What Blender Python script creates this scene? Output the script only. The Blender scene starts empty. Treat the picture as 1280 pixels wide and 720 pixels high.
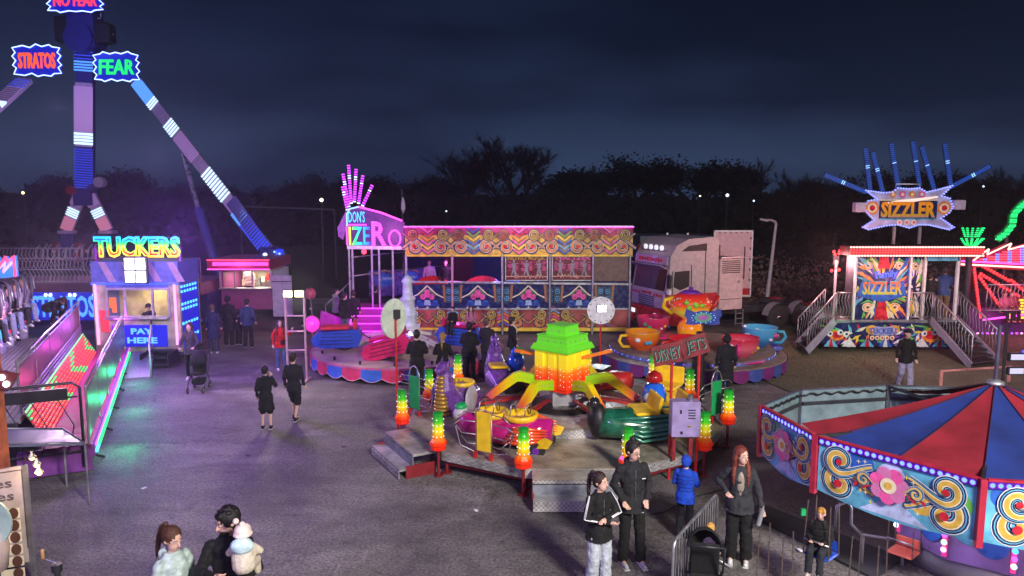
import bpy, math, random
from math import sin, cos, pi, radians as R, atan2, sqrt
from mathutils import Vector as V, Matrix as M, noise as mnoise
rnd = random.Random(7)
SC = bpy.context.scene
COL = SC.collection

# ---------------------------------------------------------------- camera
CAMZ, PITCH, F = 5.2, R(7.0), 900.0
cd = bpy.data.cameras.new('camera'); cam = bpy.data.objects.new('camera', cd); COL.objects.link(cam)
cam.location = (0, 0, CAMZ); cam.rotation_euler = (pi / 2 - PITCH, 0, 0)
cd.sensor_width = 36; cd.lens = 36 * F / 1280; cd.clip_start = .05; cd.clip_end = 3000
SC.camera = cam

def ray(x, y):
    dx, dy = (x - 640) / F, (360 - y) / F
    return V((dx, cos(PITCH) + dy * sin(PITCH), -sin(PITCH) + dy * cos(PITCH)))
def P(x, y, Y):
    r = ray(x, y); return V((0, 0, CAMZ)) + r * (Y / r.y)
def G(x, y, z=0.0):
    r = ray(x, y); return V((0, 0, CAMZ)) + r * ((z - CAMZ) / r.z)

# ---------------------------------------------------------------- materials
MATS = {}
def lin(c):
    return tuple(((v / 12.92) if v <= .04045 else ((v + .055) / 1.055) ** 2.4) for v in c)
def hexc(h):
    h = h.lstrip('#'); return lin(tuple(int(h[i:i + 2], 16) / 255 for i in (0, 2, 4)))
def mat(name, col=(.5, .5, .5), rough=.5, metal=0., emit=0., ecol=None, var=.18, scale=6., bump=.0, alpha=1., trans=0., coat=0.):
    if name in MATS: return MATS[name]
    if isinstance(col, str): col = hexc(col)
    if isinstance(ecol, str): ecol = hexc(ecol)
    m = bpy.data.materials.new(name); m.use_nodes = True; nt = m.node_tree; b = nt.nodes['Principled BSDF']
    b.inputs['Roughness'].default_value = rough; b.inputs['Metallic'].default_value = metal
    b.inputs['Base Color'].default_value = (*col, 1)
    if coat: b.inputs['Coat Weight'].default_value = coat
    if trans: b.inputs['Transmission Weight'].default_value = trans
    if alpha < 1: b.inputs['Alpha'].default_value = alpha
    if emit:
        b.inputs['Emission Color'].default_value = (*(ecol or col), 1); b.inputs['Emission Strength'].default_value = emit
        m.cycles.emission_sampling = 'NONE'
    if var and not emit:
        tc = nt.nodes.new('ShaderNodeTexCoord'); n = nt.nodes.new('ShaderNodeTexNoise')
        n.inputs['Scale'].default_value = scale; n.inputs['Detail'].default_value = 6
        nt.links.new(tc.outputs['Object'], n.inputs['Vector'])
        mr = nt.nodes.new('ShaderNodeMapRange'); mr.inputs[1].default_value = .3; mr.inputs[2].default_value = .7
        mr.inputs[3].default_value = 1 - var; mr.inputs[4].default_value = 1 + var
        nt.links.new(n.outputs['Fac'], mr.inputs[0])
        mx = nt.nodes.new('ShaderNodeVectorMath'); mx.operation = 'SCALE'; mx.inputs[0].default_value = col
        nt.links.new(mr.outputs[0], mx.inputs['Scale']); nt.links.new(mx.outputs[0], b.inputs['Base Color'])
        m2 = nt.nodes.new('ShaderNodeMapRange'); m2.inputs[1].default_value = .25; m2.inputs[2].default_value = .75
        m2.inputs[3].default_value = max(.03, rough - .12); m2.inputs[4].default_value = min(1, rough + .15)
        nt.links.new(n.outputs['Fac'], m2.inputs[0]); nt.links.new(m2.outputs[0], b.inputs['Roughness'])
        if bump:
            bp = nt.nodes.new('ShaderNodeBump'); bp.inputs['Strength'].default_value = bump; bp.inputs['Distance'].default_value = .02
            n2 = nt.nodes.new('ShaderNodeTexNoise'); n2.inputs['Scale'].default_value = scale * 2.5; n2.inputs['Detail'].default_value = 4
            nt.links.new(tc.outputs['Object'], n2.inputs['Vector'])
            nt.links.new(n2.outputs['Fac'], bp.inputs['Height']); nt.links.new(bp.outputs[0], b.inputs['Normal'])
    MATS[name] = m; return m
def led(name, col, s=6.0):
    return mat('led_' + name, (.02, .02, .02), .4, emit=s, ecol=col, var=0)
def gradmat(name, stops, rough=.35, emit=0., axis=2, coord='Generated'):
    if name in MATS: return MATS[name]
    m = bpy.data.materials.new(name); m.use_nodes = True; nt = m.node_tree; b = nt.nodes['Principled BSDF']
    tc = nt.nodes.new('ShaderNodeTexCoord'); sp = nt.nodes.new('ShaderNodeSeparateXYZ'); cr = nt.nodes.new('ShaderNodeValToRGB')
    nt.links.new(tc.outputs[coord], sp.inputs[0]); nt.links.new(sp.outputs[axis], cr.inputs[0])
    e = cr.color_ramp.elements
    while len(e) < len(stops): e.new(.5)
    for k, (p_, c_) in enumerate(stops):
        e[k].position = p_; e[k].color = (*hexc(c_), 1)
    nt.links.new(cr.outputs[0], b.inputs['Base Color']); b.inputs['Roughness'].default_value = rough
    if emit:
        nt.links.new(cr.outputs[0], b.inputs['Emission Color']); b.inputs['Emission Strength'].default_value = emit
        m.cycles.emission_sampling = 'NONE'
    MATS[name] = m; return m

# ---------------------------------------------------------------- mesh builder
class MB:
    def __init__(s): s.v = []; s.f = []; s.m = []; s.sm = []; s.mats = []; s.X = M.Identity(4)
    def mi(s, m):
        if m not in s.mats: s.mats.append(m)
        return s.mats.index(m)
    def add(s, vs, fs, m, smooth=False):
        b = len(s.v); X = s.X
        s.v.extend([tuple(X @ V(p)) for p in vs]); k = s.mi(m)
        for f in fs: s.f.append([b + i for i in f]); s.m.append(k); s.sm.append(smooth)
        return s
    def box(s, c, d, m, rz=0, rx=0, ry=0, bev=0):
        x, y, z = d[0] / 2, d[1] / 2, d[2] / 2
        Q = M.Translation(V(c)) @ M.Rotation(rz, 4, 'Z') @ M.Rotation(ry, 4, 'Y') @ M.Rotation(rx, 4, 'X')
        if bev:
            b_ = min(bev, x * .9, y * .9, z * .9); vs = []; 
            ring = [(x - b_, y), (x, y - b_), (x, -y + b_), (x - b_, -y), (-x + b_, -y), (-x, -y + b_), (-x, y - b_), (-x + b_, y)]
            inner = [(px * (1 - b_ / x), py * (1 - b_ / y)) for px, py in ring]
            for zz, rg in ((-z, inner), (-z + b_, ring), (z - b_, ring), (z, inner)):
                vs += [Q @ V((px, py, zz)) for px, py in rg]
            fs = [list(range(7, -1, -1))][:0]
            fs.append([0, 1, 2, 3, 4, 5, 6, 7]); fs.append([31, 30, 29, 28, 27, 26, 25, 24])
            for r_ in range(3):
                for k in range(8):
                    a = r_ * 8 + k; b2 = r_ * 8 + (k + 1) % 8; fs.append([a, a + 8, b2 + 8, b2])
            return s.add(vs, fs, m)
        vs = [Q @ V((i * x, j * y, k * z)) for k in (-1, 1) for j in (-1, 1) for i in (-1, 1)]
        return s.add(vs, [(0, 2, 3, 1), (4, 5, 7, 6), (0, 1, 5, 4), (2, 6, 7, 3), (0, 4, 6, 2), (1, 3, 7, 5)], m)
    def beam(s, a, b, w, h, m, up=(0, 0, 1)):
        a = V(a); b = V(b); d = b - a; L = d.length
        if L < 1e-6: return s
        d /= L; u = V(up); sd = d.cross(u)
        if sd.length < 1e-4: u = V((1, 0, 0)); sd = d.cross(u)
        sd.normalize(); u = sd.cross(d)
        vs = [p + sd * (i * w / 2) + u * (k * h / 2) for p in (a, b) for k in (-1, 1) for i in (-1, 1)]
        return s.add(vs, [(0, 1, 3, 2), (4, 6, 7, 5), (0, 4, 5, 1), (2, 3, 7, 6), (0, 2, 6, 4), (1, 5, 7, 3)], m)
    def cyl(s, a, b, r0, m, r1=None, n=10, caps=True, smooth=True):
        a = V(a); b = V(b); r1 = r0 if r1 is None else r1; d = (b - a)
        if d.length < 1e-6: return s
        d.normalize(); u = d.orthogonal().normalized(); w = d.cross(u)
        vs = []
        for p, r in ((a, r0), (b, r1)):
            for k in range(n):
                t = 2 * pi * k / n; vs.append(p + (u * cos(t) + w * sin(t)) * r)
        s.add(vs, [(k, (k + 1) % n, n + (k + 1) % n, n + k) for k in range(n)], m, smooth)
        if caps: s.add(vs, [list(range(n))[::-1], list(range(n, 2 * n))], m)
        return s
    def tube(s, pts, r, m, n=8, closed=False):
        pts = [V(p) for p in pts]; N = len(pts); vs = []; u = None
        rr = r if isinstance(r, (list, tuple)) else [r] * N
        for k in range(N):
            if closed: d = pts[(k + 1) % N] - pts[k - 1]
            else: d = pts[min(k + 1, N - 1)] - pts[max(k - 1, 0)]
            d.normalize()
            if u is None: u = d.orthogonal().normalized()
            u = (u - d * u.dot(d)); u.normalize(); w = d.cross(u)
            for j in range(n):
                t = 2 * pi * j / n; vs.append(pts[k] + (u * cos(t) + w * sin(t)) * rr[k])
        fs = []
        for k in range(N if closed else N - 1):
            for j in range(n):
                a = k * n + j; b = k * n + (j + 1) % n; c = ((k + 1) % N) * n
                fs.append((a, b, c + (j + 1) % n, c + j))
        if not closed: fs += [list(range(n))[::-1], list(range((N - 1) * n, N * n))]
        return s.add(vs, fs, m, True)
    def loft(s, rings, m, caps=True, smooth=True):
        n = len(rings[0]); vs = [p for r in rings for p in r]; fs = []
        for k in range(len(rings) - 1):
            for j in range(n):
                a = k * n + j; b = k * n + (j + 1) % n; fs.append((a, b, b + n, a + n))
        if caps: fs += [list(range(n))[::-1], list(range((len(rings) - 1) * n, len(rings) * n))]
        return s.add(vs, fs, m, smooth)
    def lathe(s, prof, c, m, n=20, smooth=True, caps=True, a0=0, sx=1, sy=1):
        c = V(c)
        return s.loft([[c + V((r * sx * cos(a0 + 2 * pi * k / n), r * sy * sin(a0 + 2 * pi * k / n), z)) for k in range(n)] for r, z in prof], m, caps, smooth)
    def ell(s, c, r, m, n=12, k=8, Q=None):
        c = V(c); r = (r, r, r) if not isinstance(r, (tuple, list, V)) else r; rings = []
        Q = Q or M.Identity(3)
        for i in range(k + 1):
            t = -pi / 2 + pi * i / k; e = max(cos(t), .02)
            rings.append([c + Q @ V((r[0] * e * cos(2 * pi * j / n), r[1] * e * sin(2 * pi * j / n), r[2] * sin(t))) for j in range(n)])
        return s.loft(rings, m)
    def cap(s, a, b, r0, r1, m, n=10):
        a = V(a); b = V(b); d = b - a
        if d.length < 1e-5: d = V((0, 0, .001)); b = a + d
        d.normalize(); u = d.orthogonal().normalized(); w = d.cross(u); rings = []
        for p, r, ts in ((a, r0, (-85, -50, -20)), (b, r1, (20, 50, 85))):
            for t in ts:
                rings.append([p + d * (r * sin(R(t))) + (u * cos(2 * pi * j / n) + w * sin(2 * pi * j / n)) * (r * cos(R(t))) for j in range(n)])
        return s.loft(rings, m)
    def prism(s, poly, z0, z1, m, smooth=False):
        n = len(poly); vs = [(x, y, z0) for x, y in poly] + [(x, y, z1) for x, y in poly]
        s.add(vs, [(k, (k + 1) % n, n + (k + 1) % n, n + k) for k in range(n)], m, smooth)
        return s.add(vs, [list(range(n))[::-1], list(range(n, 2 * n))], m)
    def poly(s, pts, m): return s.add(pts, [list(range(len(pts)))], m)
    def rib(s, pts, w, m, z):
        n = len(pts); vs = []
        for k in range(n):
            a = pts[max(k - 1, 0)]; b = pts[min(k + 1, n - 1)]; dx, dy = b[0] - a[0], b[1] - a[1]; L = sqrt(dx * dx + dy * dy) or 1
            ww = (w[k] if isinstance(w, (list, tuple)) else w) / 2
            vs += [(pts[k][0] - dy / L * ww, pts[k][1] + dx / L * ww, z), (pts[k][0] + dy / L * ww, pts[k][1] - dx / L * ww, z)]
        return s.add(vs, [(2 * k, 2 * k + 1, 2 * k + 3, 2 * k + 2) for k in range(n - 1)], m)
    def disc(s, c, r, m, n=14, ry=None):
        return s.add([(c[0] + r * cos(2 * pi * k / n), c[1] + (ry or r) * sin(2 * pi * k / n), c[2]) for k in range(n)], [list(range(n))], m)
    def dot(s, p, r, m):
        p = V(p); vs = [p + V(q) * r for q in ((1, 0, 0), (0, 1, 0), (-1, 0, 0), (0, -1, 0), (0, 0, 1), (0, 0, -1))]
        return s.add(vs, [(0, 1, 4), (1, 2, 4), (2, 3, 4), (3, 0, 4), (1, 0, 5), (2, 1, 5), (3, 2, 5), (0, 3, 5)], m)
    def dots(s, a, b, n, r, m):
        a = V(a); b = V(b)
        for k in range(n): s.dot(a.lerp(b, k / max(n - 1, 1)), r, m)
        return s
    def build(s, name, parent=None, loc=(0, 0, 0)):
        me = bpy.data.meshes.new(name); me.from_pydata(s.v, [], s.f)
        for m in s.mats: me.materials.append(m)
        me.polygons.foreach_set('material_index', s.m); me.polygons.foreach_set('use_smooth', s.sm); me.update()
        o = bpy.data.objects.new(name, me); COL.objects.link(o); o.location = loc
        if parent: o.parent = parent
        return o
def frame(o, ux, uy):
    """matrix whose local x,y run along ux,uy in the world from origin o; z is the outward normal"""
    x = V(ux).normalized(); y = V(uy); y = (y - x * y.dot(x)).normalized(); z = x.cross(y)
    m = M((x, y, z)).transposed().to_4x4(); m.translation = V(o); return m
def tag(o, label, cat, group=None):
    o['label'] = label; o['category'] = cat
    if group: o['group'] = group
    return o
def thing(name, label, cat, loc=(0, 0, 0), rz=0, group=None):
    o = bpy.data.objects.new(name, None); COL.objects.link(o); o.empty_display_size = .2
    o.location = loc; o.rotation_euler = (0, 0, rz)
    return tag(o, label, cat, group)
def struct(o): o['kind'] = 'structure'; return o
def copy_tree(o, parent=None):
    c = o.copy(); COL.objects.link(c); c.parent = parent
    for ch in KIDS.get(o.name, [x for x in bpy.data.objects if x.parent == o]): copy_tree(ch, c)
    return c
KIDS = {}
def textmesh(mb, s, w, h, X, m, ext=.01, bold=.0, shear=0):
    """solid lettering w x h centred on the origin of frame X"""
    cu = bpy.data.curves.new('t', 'FONT'); cu.body = s; cu.extrude = .01; cu.offset = bold; cu.shear = shear; cu.resolution_u = 2
    o = bpy.data.objects.new('t', cu); COL.objects.link(o)
    dg = bpy.context.evaluated_depsgraph_get(); me = bpy.data.meshes.new_from_object(o.evaluated_get(dg))
    xs = [v.co.x for v in me.vertices]; ys = [v.co.y for v in me.vertices]
    x0, x1, y0, y1 = min(xs), max(xs), min(ys), max(ys)
    vs = [((v.co.x - (x0 + x1) / 2) / (x1 - x0) * w, (v.co.y - (y0 + y1) / 2) / (y1 - y0) * h, ext if v.co.z > 0 else 0) for v in me.vertices]
    old = mb.X; mb.X = old @ X if X else old
    mb.add(vs, [list(p.vertices) for p in me.polygons], m); mb.X = old
    bpy.data.objects.remove(o); bpy.data.curves.remove(cu); bpy.data.meshes.remove(me)
def lamp(kind, loc, power, col=(1, 1, 1), size=.3, aim=None, spot=None, parent=None, name='lamp'):
    ld = bpy.data.lights.new(name, kind); ld.energy = power; ld.color = col
    if kind == 'AREA': ld.size = size
    elif kind in ('POINT', 'SPOT'): ld.shadow_soft_size = size
    if kind == 'SPOT': ld.spot_size = spot or R(100); ld.spot_blend = .6
    o = bpy.data.objects.new(name, ld); COL.objects.link(o); o.location = loc
    if aim is not None:
        o.rotation_euler = (V(aim) - V(loc)).to_track_quat('-Z', 'Y').to_euler()
    return o

# ---------------------------------------------------------------- common materials
steel = mat('galvanised_steel', (.42, .43, .46), .38, .8, var=.25)
dsteel = mat('dark_steel', (.05, .05, .06), .45, .6)
alu = mat('tread_plate', (.50, .49, .46), .42, .75, var=.3, scale=22, bump=.5)
def tread(name, c0, c1, sc=11, metal=.6):
    m = bpy.data.materials.new(name); m.use_nodes = True; nt = m.node_tree; b = nt.nodes['Principled BSDF']; L = nt.links.new
    tc = nt.nodes.new('ShaderNodeTexCoord'); ck = nt.nodes.new('ShaderNodeTexChecker'); ck.inputs['Scale'].default_value = sc; L(tc.outputs['Object'], ck.inputs[0])
    n = nt.nodes.new('ShaderNodeTexNoise'); n.inputs['Scale'].default_value = 1.6; n.inputs['Detail'].default_value = 8; n.inputs['Roughness'].default_value = .7; L(tc.outputs['Object'], n.inputs['Vector'])
    mr = nt.nodes.new('ShaderNodeMapRange'); mr.inputs[1].default_value = .35; mr.inputs[2].default_value = .65; mr.inputs[3].default_value = .35; mr.inputs[4].default_value = 1.25; L(n.outputs['Fac'], mr.inputs[0])
    ck.inputs[1].default_value = (*c0, 1); ck.inputs[2].default_value = (*c1, 1); vm = nt.nodes.new('ShaderNodeVectorMath'); vm.operation = 'SCALE'; L(ck.outputs[0], vm.inputs[0]); L(mr.outputs[0], vm.inputs['Scale']); L(vm.outputs[0], b.inputs['Base Color'])
    b.inputs['Metallic'].default_value = metal; b.inputs['Roughness'].default_value = .4; bp = nt.nodes.new('ShaderNodeBump'); bp.inputs['Strength'].default_value = .4; bp.inputs['Distance'].default_value = .01; L(ck.outputs['Fac'], bp.inputs['Height']); L(bp.outputs[0], b.inputs['Normal'])
    return m
alu = tread('aluminium_tread', (.38, .37, .36), (.62, .61, .58), 26, .35)
white = mat('white_paint', (.72, .72, .74), .45)
black = mat('black_paint', (.012, .012, .014), .45)
rub = mat('black_rubber', (.02, .02, .02), .8)
redp = mat('red_paint', (.5, .02, .02), .4)
dred = mat('dark_red_paint', (.22, .015, .02), .45)
bluep = mat('blue_paint', (.02, .08, .5), .4)
yel = mat('yellow_paint', (.85, .55, .02), .35)
orng = mat('orange_paint', (.85, .2, .02), .35)
pinkp = mat('pink_paint', (.7, .03, .22), .35)
grn = mat('green_paint', (.01, .35, .1), .4)
lime = mat('lime_paint', (.25, .7, .03), .35)
cream = mat('cream_paint', (.75, .66, .5), .45)
cyanp = mat('cyan_paint', (.05, .4, .6), .4)
navy = mat('navy_print', (.01, .02, .14), .3)
wood = mat('wood', (.25, .12, .05), .7, scale=12)
purp = mat('purple_paint', (.16, .03, .35), .4)
L_white = led('white', (.7, .86, 1), 2.6); L_pink = led('pink', (1, .06, .70), 3.2); L_mag = led('magenta', (.8, .05, 1), 3)
L_blue = led('blue', (.03, .08, 1), 2.5); L_cyan = led('cyan', (.08, .5, 1), 2.2); L_red = led('red', (1, .03, .035), 3)
L_green = led('green', (.01, 1, .22), 1.6); L_warm = led('warm', (1, .75, .35), 6); L_vio = led('violet', (.35, .08, 1), 2.5)
L_ice = led('ice_blue', (.25, .5, 1), 2.2); L_yel = led('yellow', (1, .65, .03), 2); L_or = led('orange', (1, .25, .03), 6)
# ================================================================ world and light
W = bpy.data.worlds.new('World'); SC.world = W; W.use_nodes = True
nt = W.node_tree; bg = nt.nodes['Background']; wo = nt.nodes['World Output']
sky = nt.nodes.new('ShaderNodeTexSky'); sky.sky_type = 'NISHITA'; sky.sun_disc = False
sky.sun_elevation = R(1.0); sky.sun_rotation = R(150); sky.air_density = 1.5; sky.ozone_density = 4
tc = nt.nodes.new('ShaderNodeTexCoord'); mp = nt.nodes.new('ShaderNodeMapping'); mp.inputs['Scale'].default_value = (1.0, 1.0, 3.4)
mp.inputs['Location'].default_value = (.35, .2, .1)
n1 = nt.nodes.new('ShaderNodeTexNoise'); n1.inputs['Scale'].default_value = 1.7; n1.inputs['Detail'].default_value = 4; n1.inputs['Roughness'].default_value = .45
nt.links.new(tc.outputs['Generated'], mp.inputs[0]); nt.links.new(mp.outputs[0], n1.inputs['Vector'])
sp = nt.nodes.new('ShaderNodeSeparateXYZ'); nt.links.new(tc.outputs['Generated'], sp.inputs[0])
cr = nt.nodes.new('ShaderNodeValToRGB'); nt.links.new(sp.outputs[2], cr.inputs[0])
e = cr.color_ramp.elements
for _ in range(3): e.new(.5)
for k, (p_, c_) in enumerate([(0., '#27344e'), (.05, '#2b3a56'), (.12, '#1d2943'), (.22, '#0f1a31'), (.5, '#0b1428')]):
    e[k].position = p_; e[k].color = (*hexc(c_), 1)
cl = nt.nodes.new('ShaderNodeValToRGB'); nt.links.new(n1.outputs['Fac'], cl.inputs[0])
cl.color_ramp.elements[0].position = .42; cl.color_ramp.elements[0].color = (.52, .54, .60, 1)
cl.color_ramp.elements[1].position = .56; cl.color_ramp.elements[1].color = (1.25, 1.22, 1.2, 1)
mul = nt.nodes.new('ShaderNodeMix'); mul.data_type = 'RGBA'; mul.blend_type = 'MULTIPLY'; mul.inputs[0].default_value = 1
nt.links.new(cr.outputs[0], mul.inputs[6]); nt.links.new(cl.outputs[0], mul.inputs[7])
b2 = nt.nodes.new('ShaderNodeBackground'); nt.links.new(mul.outputs[2], b2.inputs[0]); b2.inputs[1].default_value = 1.0
nt.links.new(sky.outputs[0], bg.inputs[0]); bg.inputs[1].default_value = .0012
ad = nt.nodes.new('ShaderNodeAddShader'); nt.links.new(bg.outputs[0], ad.inputs[0]); nt.links.new(b2.outputs[0], ad.inputs[1])
nt.links.new(ad.outputs[0], wo.inputs[0])
s = lamp('SUN', (0, 0, 30), .04, (.6, .7, 1), name='dusk_skylight'); s.data.angle = R(30); s.rotation_euler = (R(40), 0, R(150 - 180))

SC.view_settings.view_transform = 'Standard'; SC.view_settings.look = 'None'; SC.view_settings.exposure = 0; SC.view_settings.gamma = 1
cy = SC.cycles; cy.use_denoising = True; cy.max_bounces = 5; cy.diffuse_bounces = 2; cy.glossy_bounces = 3; cy.transmission_bounces = 4; cy.transparent_max_bounces = 8
cy.sample_clamp_indirect = 2.0; cy.sample_clamp_direct = 0; cy.caustics_reflective = False; cy.caustics_refractive = False
cy.use_light_tree = True
try: cy.denoiser = 'OPENIMAGEDENOISE'
except Exception: pass

# ================================================================ ground
def groundmat(name, c0, c1, wetr=(.5, .85), cracks=True):
    m = bpy.data.materials.new(name); m.use_nodes = True; nt = m.node_tree; b = nt.nodes['Principled BSDF']; L = nt.links.new
    tc = nt.nodes.new('ShaderNodeTexCoord')
    def noi(sc, det=8, ro=.6, dist=0):
        n = nt.nodes.new('ShaderNodeTexNoise'); n.inputs['Scale'].default_value = sc; n.inputs['Detail'].default_value = det
        n.inputs['Roughness'].default_value = ro; n.inputs['Distortion'].default_value = dist; L(tc.outputs['Object'], n.inputs['Vector']); return n
    a = noi(.32, 7, .62, .6); f = noi(22, 6, .75); mid = noi(2.2, 8, .72, .4)
    def mr(src, lo, hi, t0, t1):
        q = nt.nodes.new('ShaderNodeMapRange'); q.inputs[1].default_value = lo; q.inputs[2].default_value = hi
        q.inputs[3].default_value = t0; q.inputs[4].default_value = t1; L(src, q.inputs[0]); return q.outputs[0]
    def mth(op, x, y):
        q = nt.nodes.new('ShaderNodeMath'); q.operation = op
        for i, z in enumerate((x, y)):
            if isinstance(z, (int, float)): q.inputs[i].default_value = z
            else: L(z, q.inputs[i])
        return q.outputs[0]
    fac = mth('ADD', mth('MULTIPLY', mr(a.outputs['Fac'], .35, .65, 0, 1), .55), mth('MULTIPLY', mr(mid.outputs['Fac'], .3, .7, 0, 1), .45))
    mx = nt.nodes.new('ShaderNodeMix'); mx.data_type = 'RGBA'; mx.inputs[6].default_value = (*c0, 1); mx.inputs[7].default_value = (*c1, 1)
    L(fac, mx.inputs[0])
    fine = mr(f.outputs['Fac'], .36, .64, .35, 1.7)
    k = fine
    if cracks:
        vo = nt.nodes.new('ShaderNodeTexVoronoi'); vo.feature = 'DISTANCE_TO_EDGE'; vo.inputs['Scale'].default_value = .38
        n5 = noi(1.3, 5, .7); va = nt.nodes.new('ShaderNodeVectorMath'); va.operation = 'ADD'
        sc5 = nt.nodes.new('ShaderNodeVectorMath'); sc5.operation = 'SCALE'; sc5.inputs['Scale'].default_value = 1.4
        L(n5.outputs['Color'], sc5.inputs[0]); L(tc.outputs['Object'], va.inputs[0]); L(sc5.outputs[0], va.inputs[1]); L(va.outputs[0], vo.inputs['Vector'])
        k = mth('MULTIPLY', k, mr(vo.outputs[0], 0, .010, .7, 1))
        st = noi(1.1, 5, .7, 1.2)
        def stretched(rot, sx, sy, sc):
            mp_ = nt.nodes.new('ShaderNodeMapping'); mp_.inputs['Rotation'].default_value = (0, 0, rot); mp_.inputs['Scale'].default_value = (sx, sy, 1); L(tc.outputs['Object'], mp_.inputs[0])
            q = nt.nodes.new('ShaderNodeTexNoise'); q.inputs['Scale'].default_value = sc; q.inputs['Detail'].default_value = 5; q.inputs['Roughness'].default_value = .6; L(mp_.outputs[0], q.inputs['Vector']); return q.outputs['Fac']
        k = mth('MULTIPLY', k, mr(stretched(.6, .45, 1.5, .9), .38, .62, .76, 1.16)); k = mth('MULTIPLY', k, mr(stretched(-.9, .35, 2.4, .7), .60, .70, 1, .66))
        pt = nt.nodes.new('ShaderNodeTexVoronoi'); pt.inputs['Scale'].default_value = .16; pt.distance = 'CHEBYCHEV'; L(va.outputs[0], pt.inputs['Vector']); sc_ = nt.nodes.new('ShaderNodeSeparateColor'); L(pt.outputs['Color'], sc_.inputs[0]); k = mth('MULTIPLY', k, mr(sc_.outputs[0], .1, .9, .74, 1.14))
        k = mth('MULTIPLY', k, mr(st.outputs['Fac'], .60, .70, 1, .5))
    vm = nt.nodes.new('ShaderNodeVectorMath'); vm.operation = 'SCALE'; L(mx.outputs[2], vm.inputs[0]); L(k, vm.inputs['Scale'])
    L(vm.outputs[0], b.inputs['Base Color']); L(mr(mid.outputs['Fac'], .3, .7, wetr[0], wetr[1]), b.inputs['Roughness'])
    bp = nt.nodes.new('ShaderNodeBump'); bp.inputs['Strength'].default_value = .75; bp.inputs['Distance'].default_value = .03
    L(mth('ADD', mth('MULTIPLY', f.outputs['Fac'], .7), mth('MULTIPLY', mid.outputs['Fac'], 2.2)), bp.inputs['Height']); L(bp.outputs[0], b.inputs['Normal'])
    return m
asphalt = groundmat('asphalt', (.045, .040, .043), (.25, .23, .225))
rough_g = groundmat('rough_verge', (.05, .055, .03), (.14, .12, .08), (.8, 1), False)
# one big sheet, with a slight unevenness near the camera
mb = MB(); mb.add([(-1500, -300, -.03), (1500, -300, -.03), (1500, 2500, -.03), (-1500, 2500, -.03)], [(0, 1, 2, 3)], mat('field', (.03, .035, .02), .95))
struct(mb.build('ground'))
mb = MB(); nx, ny = 90, 90; vs = []
for j in range(ny + 1):
    for i in range(nx + 1):
        x = -30 + 60 * i / nx; y = -12 + 50 * j / ny; z = .02 * mnoise.noise(V((x * .35, y * .35, 0)))
        vs.append((x, y, z * (0 if i in (0, nx) or j in (0, ny) else 1)))
mb.add(vs, [(j * (nx + 1) + i, j * (nx + 1) + i + 1, (j + 1) * (nx + 1) + i + 1, (j + 1) * (nx + 1) + i) for j in range(ny) for i in range(nx)], asphalt, True)
struct(mb.build('asphalt_yard'))
# grass and gravel margin on the right
mb = MB(); pts = [G(1010, 425), G(935, 445), G(958, 478), G(1010, 500), G(1100, 505), G(1290, 500), (40, 20, 0), (40, 46, 0), (8.5, 46, 0), (9.3, 33, 0)]
mb.poly([(p[0], p[1], .026) for p in pts], rough_g); struct(mb.build('verge'))
for o_ in (mb,): pass
# rubber mats by the swing ride
mb = MB(); a, b_, c_, d_ = G(928, 640), G(952, 632), G(1130, 700), G(1092, 725)
mb.prism([(a.x, a.y), (b_.x, b_.y), (c_.x, c_.y), (d_.x, d_.y)][::-1], .0, .035, mat('dark_mat', (.03, .03, .033), .8, scale=2))
tag(mb.build('rubber_mat'), 'dark rubber mat laid on the asphalt beside the swing ride', 'mat')

# ================================================================ trees, hedge, wood
twig = mat('bark', (.035, .028, .024), .95, scale=3)
leafm = mat('dark_leaves', (.018, .022, .014), .9, scale=2)
scrub = mat('bramble_leaves', (.20, .11, .10), .85, scale=3)
def tree_mesh(seed, H, W_, dense):
    r = random.Random(seed); tr = MB(); cr = MB()
    def br(p, d, L, rad, lev):
        n = 3; pts = [p]; q = p
        for k in range(n):
            d = (d + V((r.uniform(-.22, .22), r.uniform(-.22, .22), r.uniform(-.05, .16)))).normalized(); q = q + d * (L / n); pts.append(q)
        tgt = tr if lev < 2 else cr
        tgt.tube(pts, [rad * (1 - .45 * k / n) for k in range(n + 1)], twig, n=5 if lev < 2 else 3)
        if lev >= 4: return
        for k in range([6, 6, 5, 4][lev]):
            t = r.uniform(.35, 1); i = min(int(t * n), n - 1); pp = pts[i].lerp(pts[i + 1], t * n - i)
            az = r.uniform(0, 2 * pi); sp_ = r.uniform(.5, 1.05) * W_
            dd = (d + V((cos(az) * sp_, sin(az) * sp_, r.uniform(-.1, .5)))).normalized()
            br(pp, dd, L * r.uniform(.5, .75), rad * .5, lev + 1)
            if lev >= 3 and not dense:
                for _ in range(5):
                    d3 = (dd + V((r.gauss(0, .6), r.gauss(0, .6), r.gauss(.1, .5)))).normalized() * r.uniform(.4, 1.0); w3 = d3.orthogonal().normalized() * .016; cr.add([pp - w3, pp + w3, pp + d3], [(0, 1, 2)], twig)
            if lev >= 3 and dense:
                for _ in range(dense):
                    c = pp + V((r.gauss(0, .5), r.gauss(0, .5), r.gauss(0, .4))); u = V((r.gauss(0, 1), r.gauss(0, 1), r.gauss(0, 1))).normalized() * r.uniform(.06, .17); w = u.orthogonal() * .6
                    cr.add([c - u, c + w, c + u, c - w], [(0, 1, 2, 3)], leafm)
    br(V((0, 0, 0)), V((0, 0, 1)), H * .36, H * .022, 0)
    return tr, cr
protos = []
for k, (H, W_, dn) in enumerate([(12, 1., 0), (11, .85, 7), (9, 1.2, 12)]):
    tr, cr_ = tree_mesh(11 + k, H, W_, dn)
    zmax = max(v[2] for v in cr_.v)
    lab = thing('tree', 'x', 'tree', (0, 0, 0)); a = tr.build('trunk', lab); b_ = cr_.build('crown', lab)
    protos.append([lab, a, b_, zmax, False])
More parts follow.
